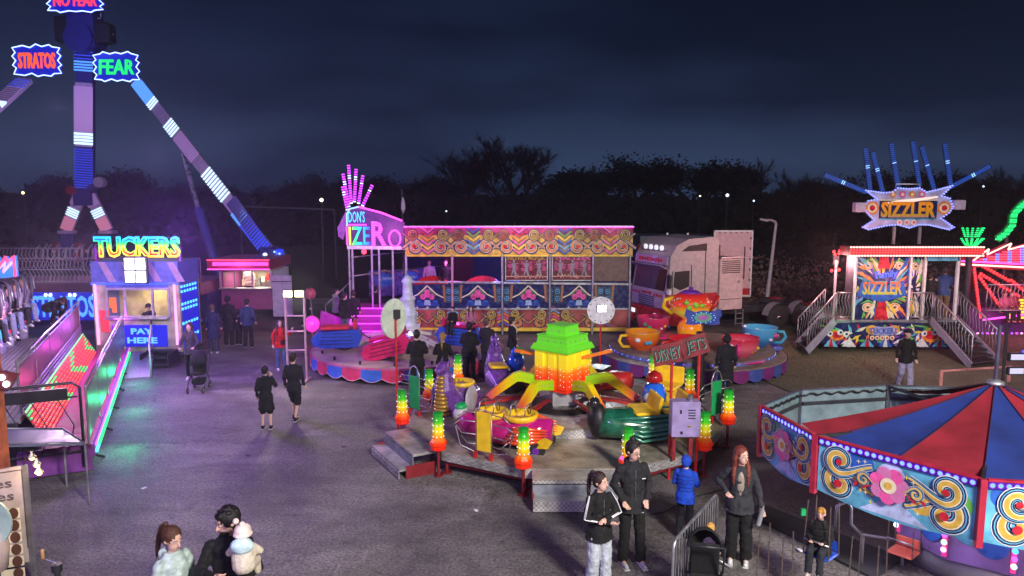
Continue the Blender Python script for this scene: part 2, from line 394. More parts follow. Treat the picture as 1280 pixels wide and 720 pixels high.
TL = [ # px, top y, Y, proto, width factor, label
 (640, 160, 95, 0, 1.35, 'tallest bare tree on the skyline above the pink lit crest'),
 (590, 174, 98, 0, 1.25, 'bare tree just beside the tallest skyline tree'),
 (800, 188, 105, 1, 1.3, 'broad dark tree on the skyline straight above the lorry'),
 (765, 198, 104, 1, 1.1, 'dark tree behind the cab, lower than its broad neighbour'),
 (862, 190, 104, 1, 1.3, 'round headed dark tree behind the lamp post and lorry box'),
 (905, 196, 108, 1, 1.1, 'dark tree filling the gap behind the curved lamp post'),
 (942, 190, 100, 0, 1.1, 'bare branched tree rising straight above the leaning lamp post'),
 (996, 208, 98, 0, 1.1, 'low spreading bare tree between the lamp post and butterfly sign'),
 (1045, 214, 104, 1, 1.1, 'dark tree behind the left spike of the butterfly sign'),
 (1125, 204, 100, 1, 1.0, 'dark tree directly behind the butterfly shaped sign'),
 (1185, 208, 100, 2, 1.1, 'dark tree behind the right wing of the butterfly sign'),
 (1228, 212, 96, 1, 1.0, 'dark tree above the green zigzag light'),
 (1275, 204, 92, 0, 1.0, 'bare tree at the far right end of the skyline'),
 (708, 206, 108, 2, 1.2, 'bushy dark tree next to the tallest bare tree'),
 (735, 208, 110, 1, 1., 'dark tree between the bushy tree and the skyline gap'),
 (545, 212, 104, 2, 1.1, 'bushy dark tree behind the flagpole'),
 (500, 214, 106, 1, 1.1, 'dark tree behind the fan of pink light bars'),
 (458, 218, 104, 2, 1.1, 'dark tree half hidden by the pink light bars'),
 (410, 212, 105, 1, .9, 'dark tree between the steel leg and the pink bars'),
 (375, 222, 104, 2, 1.1, 'low dark tree behind the twin floodlight'),
 (262, 222, 104, 2, 1.1, 'low dark tree seen through the steel ride legs'),
 (310, 228, 104, 1, 1., 'low dark tree beyond the slanting ride leg'),
 (152, 206, 96, 2, 1.3, 'broad dark tree behind the tower between arm and leg'),
 (70, 212, 94, 2, 1.3, 'broad dark tree left of the hanging tower arm'),
 (20, 226, 92, 1, 1.2, 'dark tree at the far left end of the skyline'),
 (205, 222, 100, 1, 1.2, 'dark tree behind the slanting leg of the tower ride')]
for px, ty, Y, k, wf, lb in TL:
    p = P(px, ty, Y); pr = protos[k]; zs = p.z / pr[3]
    if not pr[4]: o = pr[0]; pr[4] = True
    else:
        o = pr[0].copy(); COL.objects.link(o)
        for ch in pr[1:3]: c = ch.copy(); COL.objects.link(c); c.parent = o
    o.location = (p.x, Y, 0); o.scale = (zs * wf, zs * wf, zs); o.rotation_euler = (0, 0, rnd.uniform(0, 6)); tag(o, lb, 'tree', 'trees on the skyline')
mb = MB(); r = random.Random(5)
for k in range(26000):
    x = r.uniform(-95, 95); top = 5.6 + 1.6 * mnoise.noise(V((x * .07, 3, 0))) + .9 * mnoise.noise(V((x * .3, 9, 0)))
    y = r.uniform(80, 96); z = r.uniform(0, 1) ** .8 * top; c = V((x, y, z))
    u = V((r.gauss(0, 1), r.gauss(0, .5), r.gauss(0, 1))).normalized() * r.uniform(.3, .8); w = u.orthogonal() * .7
    mb.add([c - u, c + w, c + u, c - w], [(0, 1, 2, 3)], leafm)
o = mb.build('woodland'); o['kind'] = 'stuff'
mb = MB()
for k in range(9000):   # bramble bank behind the lorry
    t = r.uniform(0, 1); x = 9 + 18 * t; y = r.uniform(33, 40); top = (y - 32) * .25 + .5 + .4 * mnoise.noise(V((x * .6, y * .4, 0)))
    z = r.uniform(0, top); c = V((x, y, z)); u = V((r.gauss(0, 1), r.gauss(0, 1), r.gauss(0, 1))).normalized() * r.uniform(.04, .13); w = u.orthogonal() * .6
    mb.add([c - u, c + w, c + u, c - w], [(0, 1, 2, 3)], scrub)
o = mb.build('bramble_bank'); o['kind'] = 'stuff'
mb = MB()
for k in range(14000):
    x = r.uniform(7.5, 16); y = r.uniform(19, 34)
    if x / y > .55 or x / y < .33: continue
    h = r.uniform(.02, .07); d = V((r.uniform(-.02, .02), r.uniform(-.02, .02), h)); c = V((x, y, .02)); a = r.uniform(0, pi); w = V((cos(a), sin(a), 0)) * .012
    mb.add([c - w, c + w, c + d], [(0, 1, 2)], mat('grass_blade', (.07, .09, .035), .9, var=0))
o = mb.build('grass'); o['kind'] = 'stuff'
# distant lights on posts
for px, y, Y, lb, m_, rr in [(909, 244, 70, 'brightest far white lamp among the trees behind the leaning lamp post', L_white, .16), (942, 251, 78, 'small far lamp near the top of the leaning lamp post', L_white, .1),
        (875, 245, 78, 'tiny far lamp above the lorry roof', L_warm, .08), (558, 264, 74, 'tiny far lamp above the pink crest', L_white, .08), (29, 241, 75, 'far white lamp left of the tower ride arm', L_warm, .13), (402, 250, 60, 'far street lamp beside the pink light bars', L_warm, .15), (1229, 233, 75, 'tiny far lamp between the right sign wing and green zigzag', L_white, .09)]:
    p = P(px, y, Y); t = thing('street_lamp', lb, 'street lamp', (p.x, Y, 0), 0, 'far lamps among the trees')
    MB().cyl((0, 0, 0), (0, .1, p.z), .06, dsteel).build('pole', t); MB().ell((0, -.05, p.z), rr, m_, 8, 5).build('lamp_head', t)
# goal-like bar behind
a = P(300, 258, 48); b_ = P(418, 262, 48); t = thing('height_barrier', 'thin grey overhead bar on posts beyond the steel leg', 'barrier')
dg_ = mat('dull_grey', (.10, .10, .12), .6); MB().beam(a, b_, .10, .10, dg_).build('crossbar', t)
for q in (a, b_, P(402, 262, 48)): MB().cyl((q.x, q.y, 0), q, .04, dg_).build('post', t)
# ================================================================ people
SK = {'fair': (.62, .38, .30), 'tan': (.45, .27, .2), 'dark': (.2, .11, .08)}
def cloth(c, rough=.85):
    c = hexc(c) if isinstance(c, str) else c
    return mat('cloth_%02d_%02d_%02d' % tuple(int(v * 99) for v in c), c, rough, var=.3, scale=14, bump=.5)
def skinm(k='fair'): return mat('skin_' + k, SK[k], .55, var=.08, scale=20)
def hairm(c): 
    c = hexc(c); return mat('hair_%02d_%02d_%02d' % tuple(int(v * 99) for v in c), c, .5, var=.35, scale=30, bump=.6)
def rem(o, vox, sm=3, fac=.5):
    m = o.modifiers.new('remesh', 'REMESH'); m.mode = 'VOXEL'; m.voxel_size = vox; m.use_smooth_shade = True
    if sm: s_ = o.modifiers.new('smooth', 'SMOOTH'); s_.iterations = sm; s_.factor = fac
    return o
def ring(c, a, b, Q, n=14, sq=0.0):
    out = []
    for k in range(n):
        t = 2 * pi * k / n; x, y = cos(t), sin(t)
        out.append(c + Q @ V((a * x * (1 + sq * abs(y)), b * y, 0)))
    return out
DEF = dict(hip=(0, 0, .93), lk=(.10, -.02, .50), rk=(-.10, -.02, .50), la=(.11, .03, .08), ra=(-.11, .03, .08),
           le=(.235, .03, 1.16), lw=(.25, -.06, .93), re=(-.235, .03, 1.16), rw=(-.25, -.06, .93), lean=0, side=0, twist=0, nod=0, turn=0)
SIT = dict(hip=(0, 0, .12), lk=(.11, -.42, .14), rk=(-.11, -.42, .14), la=(.11, -.46, -.30), ra=(-.11, -.46, -.30),
           le=(.23, -.04, 1.14), lw=(.13, -.28, 1.12), re=(-.23, -.04, 1.14), rw=(-.13, -.28, 1.12))
WALK = dict(lk=(.09, -.16, .52), la=(.09, -.24, .10), rk=(-.09, .02, .50), ra=(-.09, .30, .14))
def person(loc, rz, h, label, top='#101014', bot='#0c0c10', hair='#1a120c', hs='short', style='jacket', bstyle='trousers', shoe='#d8d8d8', pose=None,
           skin='fair', near=False, fem=False, fat=1.0, group=None, extra=None, hatc=None, top2=None, bald=False, sleeve=1.0, feet=True):
    p = dict(DEF); p.update(pose or {}); s = h / 1.75; hipz = p['hip'][2]; dz = hipz - .93
    T = thing('person', label, 'person', loc, rz, group)
    T.scale = (s, s, s)
    H = V(p['hip'])
    U = M.Rotation(R(p['twist']), 3, 'Z') @ M.Rotation(R(p['side']), 3, 'Y') @ M.Rotation(R(p['lean']), 3, 'X')
    def up(q): return H + U @ (V(q) - V((0, 0, .93)))
    sw = .165 if fem else .185; hw = (.165 if fem else .155) * fat; ch = (.145 if fem else .165) * fat
    shL, shR = up((sw * .93, 0, 1.405)), up((-sw * .93, 0, 1.405))
    le, lw, re, rw = up(p['le']), up(p['lw']), up(p['re']), up(p['rw'])
    hd = up((0, -.015, 1.635)); HQ = U @ M.Rotation(R(p['turn']), 3, 'Z') @ M.Rotation(R(p['nod']), 3, 'X')
    HS = 1.10
    def hp(x, y, z): return hd + HQ @ V((x * HS, y * HS, z * HS + .008))
    S = skinm(skin); mb = MB()
    def torso(mb, m, inf, z0=.86, z1=1.49, hem=0):
        prof = [(.84, hw * .95, .11 * fat), (.93, hw, .12 * fat), (1.05, hw * .86, .105 * fat), (1.12, ch * .86, .10 * fat), (1.28, ch * .97, .112 * fat), (1.38, sw * .88, .10), (1.44, sw * .62, .08), (1.49, .07, .062)]
        rg = []
        for z, a, b in prof:
            if z < z0 or z > z1: continue
            aa = a + inf * (1 if z < 1.45 else .8) + (.02 if hem and z < .95 else 0); bb = b + inf + (.025 if hem and z < .95 else 0)
            rg.append(ring(up((0, 0, z)) if z > .9 else H + U @ V((0, 0, z - .93)), aa, bb, U, 16))
        if hem: rg.insert(0, ring(up((0, 0, z0 - hem)), hw + inf + .03 + .05 * hem, .12 * fat + inf + .035 + .04 * hem, U, 16))
        mb.loft(rg, m)
    # body
    torso(mb, S, -.012)
    mb.cap(up((0, 0, 1.44)), up((0, -.01, 1.56)), .055, .05, S)
    mb.ell(hp(0, .008, .02), (.081, .102, .108), S, 16, 10, HQ); mb.ell(hp(0, -.028, -.045), (.060, .068, .080), S, 14, 8, HQ)
    mb.cap(hp(0, -.088, .01), hp(0, -.105, -.022), .010, .016, S, 8)
    for e_ in (-1, 1): mb.ell(hp(.075 * e_, .01, -.005), (.013, .022, .032), S, 8, 6, HQ)
    for sh, el, wr in ((shL, le, lw), (shR, re, rw)):
        mb.cap(sh, el, .047, .036, S); mb.cap(el, wr, .037, .026, S)
        d = (wr - el).normalized(); n_ = d.cross(V((1, 0, 0)) if abs(d.x) < .8 else V((0, 1, 0))).normalized(); b_ = d.cross(n_)
        mb.cap(wr, wr + d * .07, .025, .034, S, 8)
        for k in range(4):
            o_ = b_ * ((k - 1.5) * .019); q0 = wr + d * .075 + o_; q1 = q0 + d * .04 + n_ * .008; q2 = q1 + d * (.022, .03, .026, .016)[k] + n_ * .02
            mb.cap(q0, q1, .0095, .009, S, 6); mb.cap(q1, q2, .009, .008, S, 6)
        q0 = wr + d * .03 + b_ * .03; mb.cap(q0, q0 + d * .035 + b_ * .02 + n_ * .012, .011, .010, S, 6); mb.cap(q0 + d * .035 + b_ * .02 + n_ * .012, q0 + d * .062 + b_ * .018 + n_ * .025, .0095, .008, S, 6)
    legs = []
    for sg, kk, aa in ((1, 'lk', 'la'), (-1, 'rk', 'ra')):
        hj = H + V((.09 * sg, 0, -.03)); kn = V(p[kk]); an = V(p[aa]); legs.append((hj, kn, an))
        mb.cap(hj, kn, .078 * fat, .052, S); mb.cap(kn, an, .052, .036, S); mb.cap(an, an + V((0, -.13, -.045)), .035, .026, S)
    rem(mb.build('body', T), .009 if near else .013, 2)
    # face
    fm = MB(); dk = mat('eye_dark', (.01, .008, .008), .2, var=0); wh = mat('eye_white', (.7, .68, .66), .3, var=0)
    if near:
        for e_ in (-1, 1):
            fm.ell(hp(.030 * e_, -.079, .012), (.013, .007, .0075), wh, 8, 6, HQ); fm.ell(hp(.030 * e_, -.0845, .012), (.006, .004, .006), dk, 8, 6, HQ)
            fm.tube([hp(.016 * e_, -.088, .030), hp(.030 * e_, -.088, .036), hp(.044 * e_, -.078, .030)], .0035, hairm(hair), 5)
        fm.build('eyes', T)
        MB().ell(hp(0, -.087, -.052), (.021, .007, .0065), mat('lips', (.45, .12, .12), .4), 10, 6, HQ).build('mouth', T)
    # bottoms
    bm = cloth(bot); mb = MB(); bw = {'trousers': (.014, .03, .045), 'wide': (.02, .045, .06), 'jeans': (.012, .022, .03), 'leggings': (.008, .01, .01), 'shorts': (.025, .045, 0)}[bstyle]
    torso(mb, bm, .0, .84, 1.0)
    for hj, kn, an in legs:
        mb.cap(hj, kn, .082 * fat + bw[0], .052 + bw[1], bm)
        if bstyle == 'shorts': continue
        mb.cap(kn, kn.lerp(an, .93), .054 + bw[1], .038 + bw[2], bm)
    o = rem(mb.build('shorts' if bstyle == 'shorts' else 'trousers', T), .013 if near else .018, 2)
    tx2 = bpy.data.textures.get('fold') or bpy.data.textures.new('fold', 'CLOUDS'); tx2.noise_scale = .11; dm = o.modifiers.new('folds', 'DISPLACE'); dm.texture = tx2; dm.strength = .035 if bstyle != 'leggings' else .008; dm.mid_level = .5
    # shoes
    if feet:
        sm_ = cloth(shoe, .5)
        for hj, kn, an in legs:
            mb = MB(); d = V((0, -1, 0))
            mb.cap(an + V((0, .015, -.035)), an + V((0, -.17, -.05)), .043, .034, sm_, 10); mb.cap(an + V((0, .01, .0)), an + V((0, .01, -.03)), .045, .045, sm_, 10)
            o = rem(mb.build('shoe', T), .012, 2)
            MB().box(an + V((0, -.075, -.078)), (.085, .275, .022), mat('shoe_sole', (.5, .5, .5) if shoe != '#0c0c0c' else (.02, .02, .02), .7), bev=.008).build('sole', o)
    # top
    tm = cloth(top); mb = MB(); inf = {'jacket': .018, 'puffer': .03, 'hoodie': .020, 'coat': .024, 'tee': .012, 'fitted': .012}[style]
    hem = {'coat': .30, 'jacket': .04, 'puffer': .05, 'hoodie': .04, 'tee': .02, 'fitted': .0}[style]
    torso(mb, tm, inf, .84, 1.5, hem)
    t2 = cloth(top2) if top2 else tm
    for sh, el, wr in ((shL, le, lw), (shR, re, rw)):
        mb.cap(sh, el, .05 + inf * .8, .045 + inf * .65, tm); w2 = el.lerp(wr, .96)
        if sleeve > .6: mb.cap(el, w2, .045 + inf * .65, .032 + inf * .5, tm)
    if style in ('hoodie', 'coat', 'puffer', 'jacket'):
        mb.tube([up((.07 * cos(t), .01 + .075 * sin(t), 1.485)) for t in [2 * pi * k / 10 for k in range(10)]], .028 if style != 'jacket' else .02, tm, 8, True)
    if style in ('hoodie', 'coat') and hs != 'hood': mb.ell(up((0, .10, 1.46)), (.10, .055, .075), tm, 12, 8, U)
    if hs == 'hood':
        mb.ell(hp(0, .02, .015), (.105, .115, .135), tm, 14, 10, HQ)
    o = rem(mb.build('jacket' if style not in ('tee', 'fitted') else 'top', T), .013 if near else .018, 2)
    tx = bpy.data.textures.get('wrinkle') or bpy.data.textures.new('wrinkle', 'CLOUDS'); tx.noise_scale = .09
    dm = o.modifiers.new('wrinkles', 'DISPLACE'); dm.texture = tx; dm.strength = .042 if style != 'puffer' else .02; dm.mid_level = .5
    if near and ('zipped' in label or 'tracksuit' in label):
        zp = MB(); zp.tube([up((0, -.105 * fat - inf + .0, 1.42)), up((0, -.112 * fat - inf + .002, 1.2)), up((0, -.118 * fat - inf - .006, .92))], .005, cloth(tuple(.10 + v for v in hexc(top))), 5); zp.build('zip', o)
    if style == 'puffer':
        w_ = bpy.data.textures.get('quilt') or bpy.data.textures.new('quilt', 'WOOD'); w_.wood_type = 'BANDS'; w_.noise_scale = .05
        q = MB()
        for z in (.98, 1.06, 1.14, 1.22, 1.30, 1.38):
            prw = hw + (ch - hw) * (z - .93) / .4
            q.tube(ring(up((0, 0, z)), prw + inf + .004, .112 * fat + inf + .004, U, 16), .006, cloth(tuple(v * .5 for v in (hexc(top) if isinstance(top, str) else top))), 5, True)
        q.build('quilting', o)
    if hs == 'hood':   # the face opening
        mb = MB(); mb.ell(hp(0, -.065, .0), (.062, .06, .085), S, 12, 8, HQ); mb.build('face', T)
    # hair
    hm = hairm(hair)
    if hs in ('short', 'long', 'pony', 'bun', 'curly', 'crop'):
        mb = MB(); vs = {'crop': .004, 'short': .012, 'curly': .016}.get(hs, .012)
        mb.ell(hp(0, .026, .035), (.085 + vs, .100 + vs, .100 + vs), hm, 16, 10, HQ)
        mb.ell(hp(0, .045, -.02), (.072 + vs * .6, .06 + vs, .08), hm, 12, 8, HQ)
        if hs in ('short', 'curly'): mb.ell(hp(0, -.05, .088), (.066, .045, .028 + vs * .6), hm, 10, 6, HQ)
        if hs == 'curly':
            r_ = random.Random(3)
            for k in range(40):
                a_, b_ = r_.uniform(0, 2 * pi), r_.uniform(.1, 1.4); b_ = max(b_, .75) if sin(a_) < -.1 else b_; mb.ell(hp(.088 * cos(a_) * cos(b_), .02 + .1 * sin(a_) * cos(b_), .04 + .098 * sin(b_)), .018, hm, 6, 4)
        if hs == 'long':
            for e_ in (-1, 1):
                mb.tube([hp(.062 * e_, .01, .06), hp(.088 * e_, .02, -.04), up((.095 * e_, -.03, 1.47)), up((.10 * e_, -.09, 1.36)), up((.10 * e_, -.115, 1.22))], [.03, .035, .04, .036, .012], hm, 8)
            mb.tube([hp(0, .08, .03), hp(0, .10, -.08), up((0, .12, 1.42)), up((0, .15, 1.24))], [.06, .075, .08, .03], hm, 10)
        if hs == 'pony': mb.tube([hp(0, .075, .085), hp(0, .125, .11), hp(0, .16, .05), hp(0, .18, -.07), hp(0, .185, -.20), hp(0, .18, -.33)], [.022, .03, .038, .036, .028, .006], hm, 8)
        if hs == 'bun': mb.ell(hp(0, .05, .145), (.048, .048, .042), hm, 10, 8)
        o = rem(mb.build('hair', T), .009 if near else .012, 1)
        if hs != 'crop':
            dm = o.modifiers.new('strands', 'DISPLACE'); t3 = bpy.data.textures.get('strand') or bpy.data.textures.new('strand', 'CLOUDS'); t3.noise_scale = .025; dm.texture = t3; dm.strength = .012
    if hs in ('cap', 'beanie'):
        hc = cloth(hatc or '#0c0c10'); mb = MB(); mb.ell(hp(0, .012, .045), (.092, .105, .085), hc, 16, 10, HQ)
        if hs == 'cap': mb.ell(hp(0, -.12, .04), (.068, .07, .010), hc, 12, 6, HQ)
        rem(mb.build('cap' if hs == 'cap' else 'hat', T), .010, 1)
        mb = MB(); mb.ell(hp(0, .035, -.01), (.082, .075, .085), hm, 12, 8, HQ); rem(mb.build('hair', T), .012, 1)
    if extra: extra(T, p, up, hp, HQ, U)
    return T
def strap_bag(T, p, up, hp, HQ, U):
    b = MB().box(up((-.19, .0, .98)), (.07, .22, .16), black, bev=.02).build('bag', T)
    b.data.materials[0] = mat('bag_fabric', (.02, .018, .02), .7)
def at(x, y, z=0): g = G(x, y, z); return (g.x, g.y, z)
def face_to(deg): return R(deg)

# foreground group by the barrier
def stripes(T, p, up, hp, HQ, U):
    m = mat('white_stripe', (.8, .8, .8), .7, var=0); mb = MB()
    for e_, k, w in ((1, 'le', 'lw'), (-1, 're', 'rw')):
        a, b_, c = up((.155 * e_, 0, 1.44)), up(p[k]), up(p[w])
        for j in (-1, 0, 1):
            o_ = V((.052 * e_ * (1 - .10 * abs(j)), .020 * j - .044, .012)); mb.tube([a + o_ * .5 + V((0, 0, .02)), a.lerp(b_, .4) + o_, b_ + o_ * 1.05, b_.lerp(c, .75) + o_ * .85], .0055, m, 5)
    mb.build('sleeve_stripes', T)
    MB().tube([hp(.095 * cos(t), .04 + .02 * 0 + .09 * sin(t), .085) for t in [2 * pi * k / 10 for k in range(10)]], .004, black, 5, True).build('hair_band', T)
CROSS = dict(le=(.245, -.05, 1.17), lw=(-.02, -.20, 1.17), re=(-.245, -.05, 1.15), rw=(.04, -.21, 1.11))
person(at(748, 738), R(22), 1.62, 'woman in black striped tracksuit top and pale grey jeans with ponytail', '#0a0a0c', '#aab2bc', '#2a1510', 'pony', 'jacket', 'wide', '#c8c8cc', dict(CROSS, turn=28), near=True, fem=True, extra=stripes)
def glasses(T, p, up, hp, HQ, U):
    mb = MB()
    for e_ in (-1, 1): mb.tube([hp(.031 * e_ + .02 * cos(t), -.098, .012 + .017 * sin(t)) for t in [2 * pi * k / 10 for k in range(10)]], .002, black, 4, True)
    mb.tube([hp(-.012, -.1, .014), hp(.012, -.1, .014)], .002, black, 4); mb.build('glasses', T)
    MB().box(up((.10, -.168, 1.30)), (.05, .006, .012), white).build('chest_mark', T)
    MB().box((.11, -.115, .80), (.05, .006, .02), white).build('trouser_mark', T)
person(at(788, 705), R(12), 1.80, 'tall figure in charcoal zipped coat, glasses, hair bun and black joggers', '#1c1c21', '#0b0b12', '#0c0808', 'bun', 'hoodie', 'trousers', '#b9b9c2',
       dict(le=(.255, .03, 1.17), lw=(.17, -.12, .99), re=(-.255, .05, 1.17), rw=(-.17, -.12, .99), nod=14, turn=24, lk=(.11, -.05, .5), la=(.14, -.02, .08)), near=True, extra=glasses)
def bottle(T, p, up, hp, HQ, U):
    a = up(p['lw']) + V((.0, -.05, -.06)); mb = MB(); gl = mat('clear_plastic', (.8, .82, .85), .1, trans=.8, var=0)
    mb.lathe([(.002, 0), (.032, .005), (.034, .15), (.03, .17), (.013, .2), (.013, .225)], a + V((0, 0, -.19)), gl, 12)
    b = mb.build('bottle', None); b.name = 'water_bottle'; return b
rh = person(at(922, 702), R(-18), 1.70, 'woman with long red hair, grey leather jacket and black trousers by the barrier', '#2a2c31', '#060608', '#6a2c1c', 'long', 'jacket', 'wide', '#cfcfcf',
       dict(re=(-.33, .10, 1.20), rw=(-.19, -.10, 1.10), le=(.25, -.02, 1.16), lw=(.30, -.12, .95), turn=40), near=True, fem=True, fat=1.08)
MB().ell((0, -.102, 1.24), (.062, .042, .19), cloth('#8f8578'), 10, 8).build('shirt', rh)
w = rh.matrix_basis @ V((.31, -.17, .90)); mb = MB(); gl = mat('clear_plastic', (.75, .8, .85), .08, trans=.7, var=0)
mb.cyl(w + V((0, 0, .02)), w + V((-.05, 0, -.2)), .034, gl, n=12); mb.cyl(w + V((0, 0, .02)), w + V((.013, 0, .075)), .014, gl, n=10)
tag(mb.build('water_bottle'), 'clear plastic bottle held low by the red haired woman', 'bottle')
person(at(855, 672), R(150), 1.30, 'child in bright blue padded hooded coat facing the ride', '#0a3fb0', '#10101a', '#3a2418', 'hood', 'puffer', 'trousers', '#0c0c0c',
       dict(re=(-.23, -.05, 1.18), rw=(-.2, -.28, 1.12), le=(.23, .0, 1.18), lw=(.2, -.22, 1.08)), near=True)
# couple with baby at the bottom
pl = P(214, 668, 7.25)
person((pl.x, 7.25, 0), R(62), 1.74, 'woman in pale mint hoodie with long pink tipped ponytail', '#a9bcb8', '#22252c', '#4a2a1a', 'pony', 'hoodie', 'jeans', '#cfcfcf', dict(nod=16), near=True, fem=True)
pm = P(285, 655, 7.35)
person((pm.x, 7.35, 0), R(12), 1.90, 'dark curly haired bearded man in black jumper cradling a baby', '#050507', '#15161a', '#0e0907', 'curly', 'hoodie', 'jeans', '#303030',
       dict(nod=14, turn=-58, le=(.27, -.08, 1.17), lw=(.10, -.34, 1.14), re=(-.27, -.08, 1.17), rw=(-.06, -.37, 1.27)), near=True,
       extra=lambda T, p, up, hp, HQ, U: rem(MB().ell(hp(0, -.045, -.07), (.058, .055, .055), hairm('#0e0907'), 12, 8, HQ).build('beard', T), .009, 1))
# baby
def baby():
    T = thing('baby', 'baby in cream snowsuit and double pompom knitted hat held by the bearded man', 'baby', tuple(P(303, 664, 7.05) - V((0, 0, .37))), R(190))
    S = skinm('fair'); cs = cloth('#c9c0ae'); mb = MB(); hd = V((0, -.02, .34))
    mb.ell(hd, (.07, .078, .082), S); mb.ell(hd + V((0, -.075, -.01)), .011, S, 6, 4); mb.loft([ring(V((0, 0, z)), a, b, M.Identity(3), 12) for z, a, b in ((-.02, .09, .08), (.1, .10, .09), (.22, .085, .07), (.27, .03, .03))], S)
    for e_ in (-1, 1):
        mb.cap((.085 * e_, 0, .2), (.14 * e_, -.06, .12), .03, .025, S); mb.cap((.14 * e_, -.06, .12), (.12 * e_, -.13, .1), .02, .02, S)
        mb.cap((.05 * e_, 0, .0), (.09 * e_, -.16, -.03), .05, .035, S); mb.cap((.09 * e_, -.16, -.03), (.09 * e_, -.2, -.15), .03, .025, S)
    rem(mb.build('body', T), .009, 2)
    mb = MB(); mb.loft([ring(V((0, 0, z)), a, b, M.Identity(3), 12) for z, a, b in ((-.06, .09, .09), (-.01, .12, .11), (.1, .125, .115), (.22, .105, .09), (.28, .05, .05))], cs)
    for e_ in (-1, 1):
        mb.cap((.085 * e_, 0, .2), (.15 * e_, -.06, .12), .048, .042, cs); mb.cap((.15 * e_, -.06, .12), (.125 * e_, -.12, .1), .04, .035, cs)
        mb.cap((.05 * e_, 0, .0), (.09 * e_, -.17, -.03), .07, .055, cs); mb.cap((.09 * e_, -.17, -.03), (.09 * e_, -.21, -.17), .052, .045, cs)
    rem(mb.build('snowsuit', T), .011, 2)
    mb = MB(); mb.ell((0, .06, .24), (.12, .075, .09), cloth('#b8d3da')); rem(mb.build('hood', T), .012, 2)
    mb = MB(); hc = cloth('#e2cfc6'); mb.ell(hd + V((0, .012, .035)), (.088, .092, .075), hc, 14, 8); mb.tube([hd + V((.083 * cos(t), .012 + .088 * sin(t), .0)) for t in [2 * pi * k / 12 for k in range(12)]], .018, hc, 8, True)
    h_ = rem(mb.build('hat', T), .009, 1)
    for e_ in (-1, 1): mb = MB(); mb.ell(hd + V((.028 + .030 * e_, .03, .125 + .02 * e_)), .034, hc, 10, 8); rem(mb.build('pompom', h_), .009, 1)
baby()
# pushchair hood and toddler at the bottom edge
def pushchair(loc, rz, label, hoodc):
    T = thing('pushchair', label, 'pushchair', loc, rz); fb = cloth(hoodc); f = MB()
    for e_ in (-1, 1):
        f.tube([(.22 * e_, .48, 1.02), (.22 * e_, .28, .62), (.22 * e_, -.32, .12)], .013, dsteel, 8); f.tube([(.22 * e_, .30, .10), (.22 * e_, .05, .5)], .012, dsteel, 8)
    f.tube([(-.22, .48, 1.02), (.22, .48, 1.02)], .016, dsteel, 8); f.tube([(-.22, .05, .45), (.22, .05, .45)], .012, dsteel, 6); f.build('frame', T)
    seat = MB(); seat.box((0, .02, .48), (.36, .34, .05), fb, bev=.02); seat.box((0, .2, .72), (.36, .05, .5), fb, rx=-.25, bev=.02); seat.build('seat', T)
    hh = MB(); rg = []
    for k in range(7):
        a = -.1 + k * .29; rg.append([V((.21 * cos(t), .16 - .02 + (.0 - cos(a) * .30) * (.35 + .65 * sin(t)), .72 + (sin(a) * .34) * (.15 + .85 * sin(t)) + .03)) for t in [pi * j / 8 for j in range(9)]])
    vs = [q for r_ in rg for q in r_]; hh.add(vs, [(i * 9 + j, i * 9 + j + 1, (i + 1) * 9 + j + 1, (i + 1) * 9 + j) for i in range(6) for j in range(8)], fb, True)
    o = hh.build('hood', T); sm_ = o.modifiers.new('s', 'SOLIDIFY'); sm_.thickness = .012
    b = MB(); b.box((0, .05, .26), (.32, .36, .16), fb, bev=.03); b.build('basket', T)
    for e_ in (-1, 1):
        for y in (.3, -.33): w_ = MB(); w_.cyl((.20 * e_ - .012, y, .085), (.20 * e_ + .012, y, .085), .085, rub, n=16); w_.cyl((.20 * e_ - .016, y, .085), (.20 * e_ + .016, y, .085), .05, steel, n=12); w_.build('wheel', T)
    return T
g = P(880, 716, 8.7)
pushchair((g.x, 8.75, 0), R(168), 'black pushchair hood at the bottom edge beside the barrier', '#08080a')
person((g.x + .12, 8.9, .50), R(-40), .95, 'blond toddler in fluffy hood sitting in the pushchair by the barrier', '#b8b0a0', '#22252c', '#c79a4a', 'curly', 'puffer', 'trousers', '#cfcfcf', SIT, feet=False)

# boys, girl, family in the middle distance
person(at(334, 536), R(184), 1.45, 'boy in long black hooded coat and dark socks, walking away beside another boy', '#08080b', '#0b0b10', '#0c0806', 'short', 'coat', 'shorts', '#0c0c0c', dict(rw=(-.12, -.22, 1.42), re=(-.25, -.1, 1.2)))
person(at(369, 526), R(176), 1.62, 'boy in navy jacket and black shorts walking away, brown hair', '#0b1022', '#08080c', '#2a160c', 'short', 'jacket', 'shorts', '#101014', dict(WALK, la=(.05, -.08, .1), ra=(-.05, .12, .10)))
person(at(352, 462), R(25), 1.55, 'girl in bright red jumper and blue jeans beside the floodlight stand', '#c01010', '#4a5c86', '#2a140e', 'long', 'hoodie', 'jeans', '#e8e8e8', dict(re=(-.26, -.06, 1.22), lw=(.36, -.2, 1.4), le=(.3, -.05, 1.25)), fem=True)
MB().box((.08, -.16, .98), (.2, .09, .16), cloth('#0a0a0c'), bev=.03).build('bag', bpy.data.objects[[o.name for o in bpy.data.objects if o.get('label', '').startswith('girl in bright red')][0]])
person(at(240, 474), R(8), 1.65, 'woman in grey jacket and black trousers pushing the black pushchair', '#3b3640', '#08080a', '#3a2014', 'long', 'jacket', 'leggings', '#e0e0e0', dict(re=(-.26, -.08, 1.15), rw=(-.2, -.32, 1.06), le=(.26, -.08, 1.15), lw=(.2, -.32, 1.06)), fem=True)
pushchair(at(249, 488), R(8), 'black pushchair wheeled across the yard by the booth', '#0a0a0e')
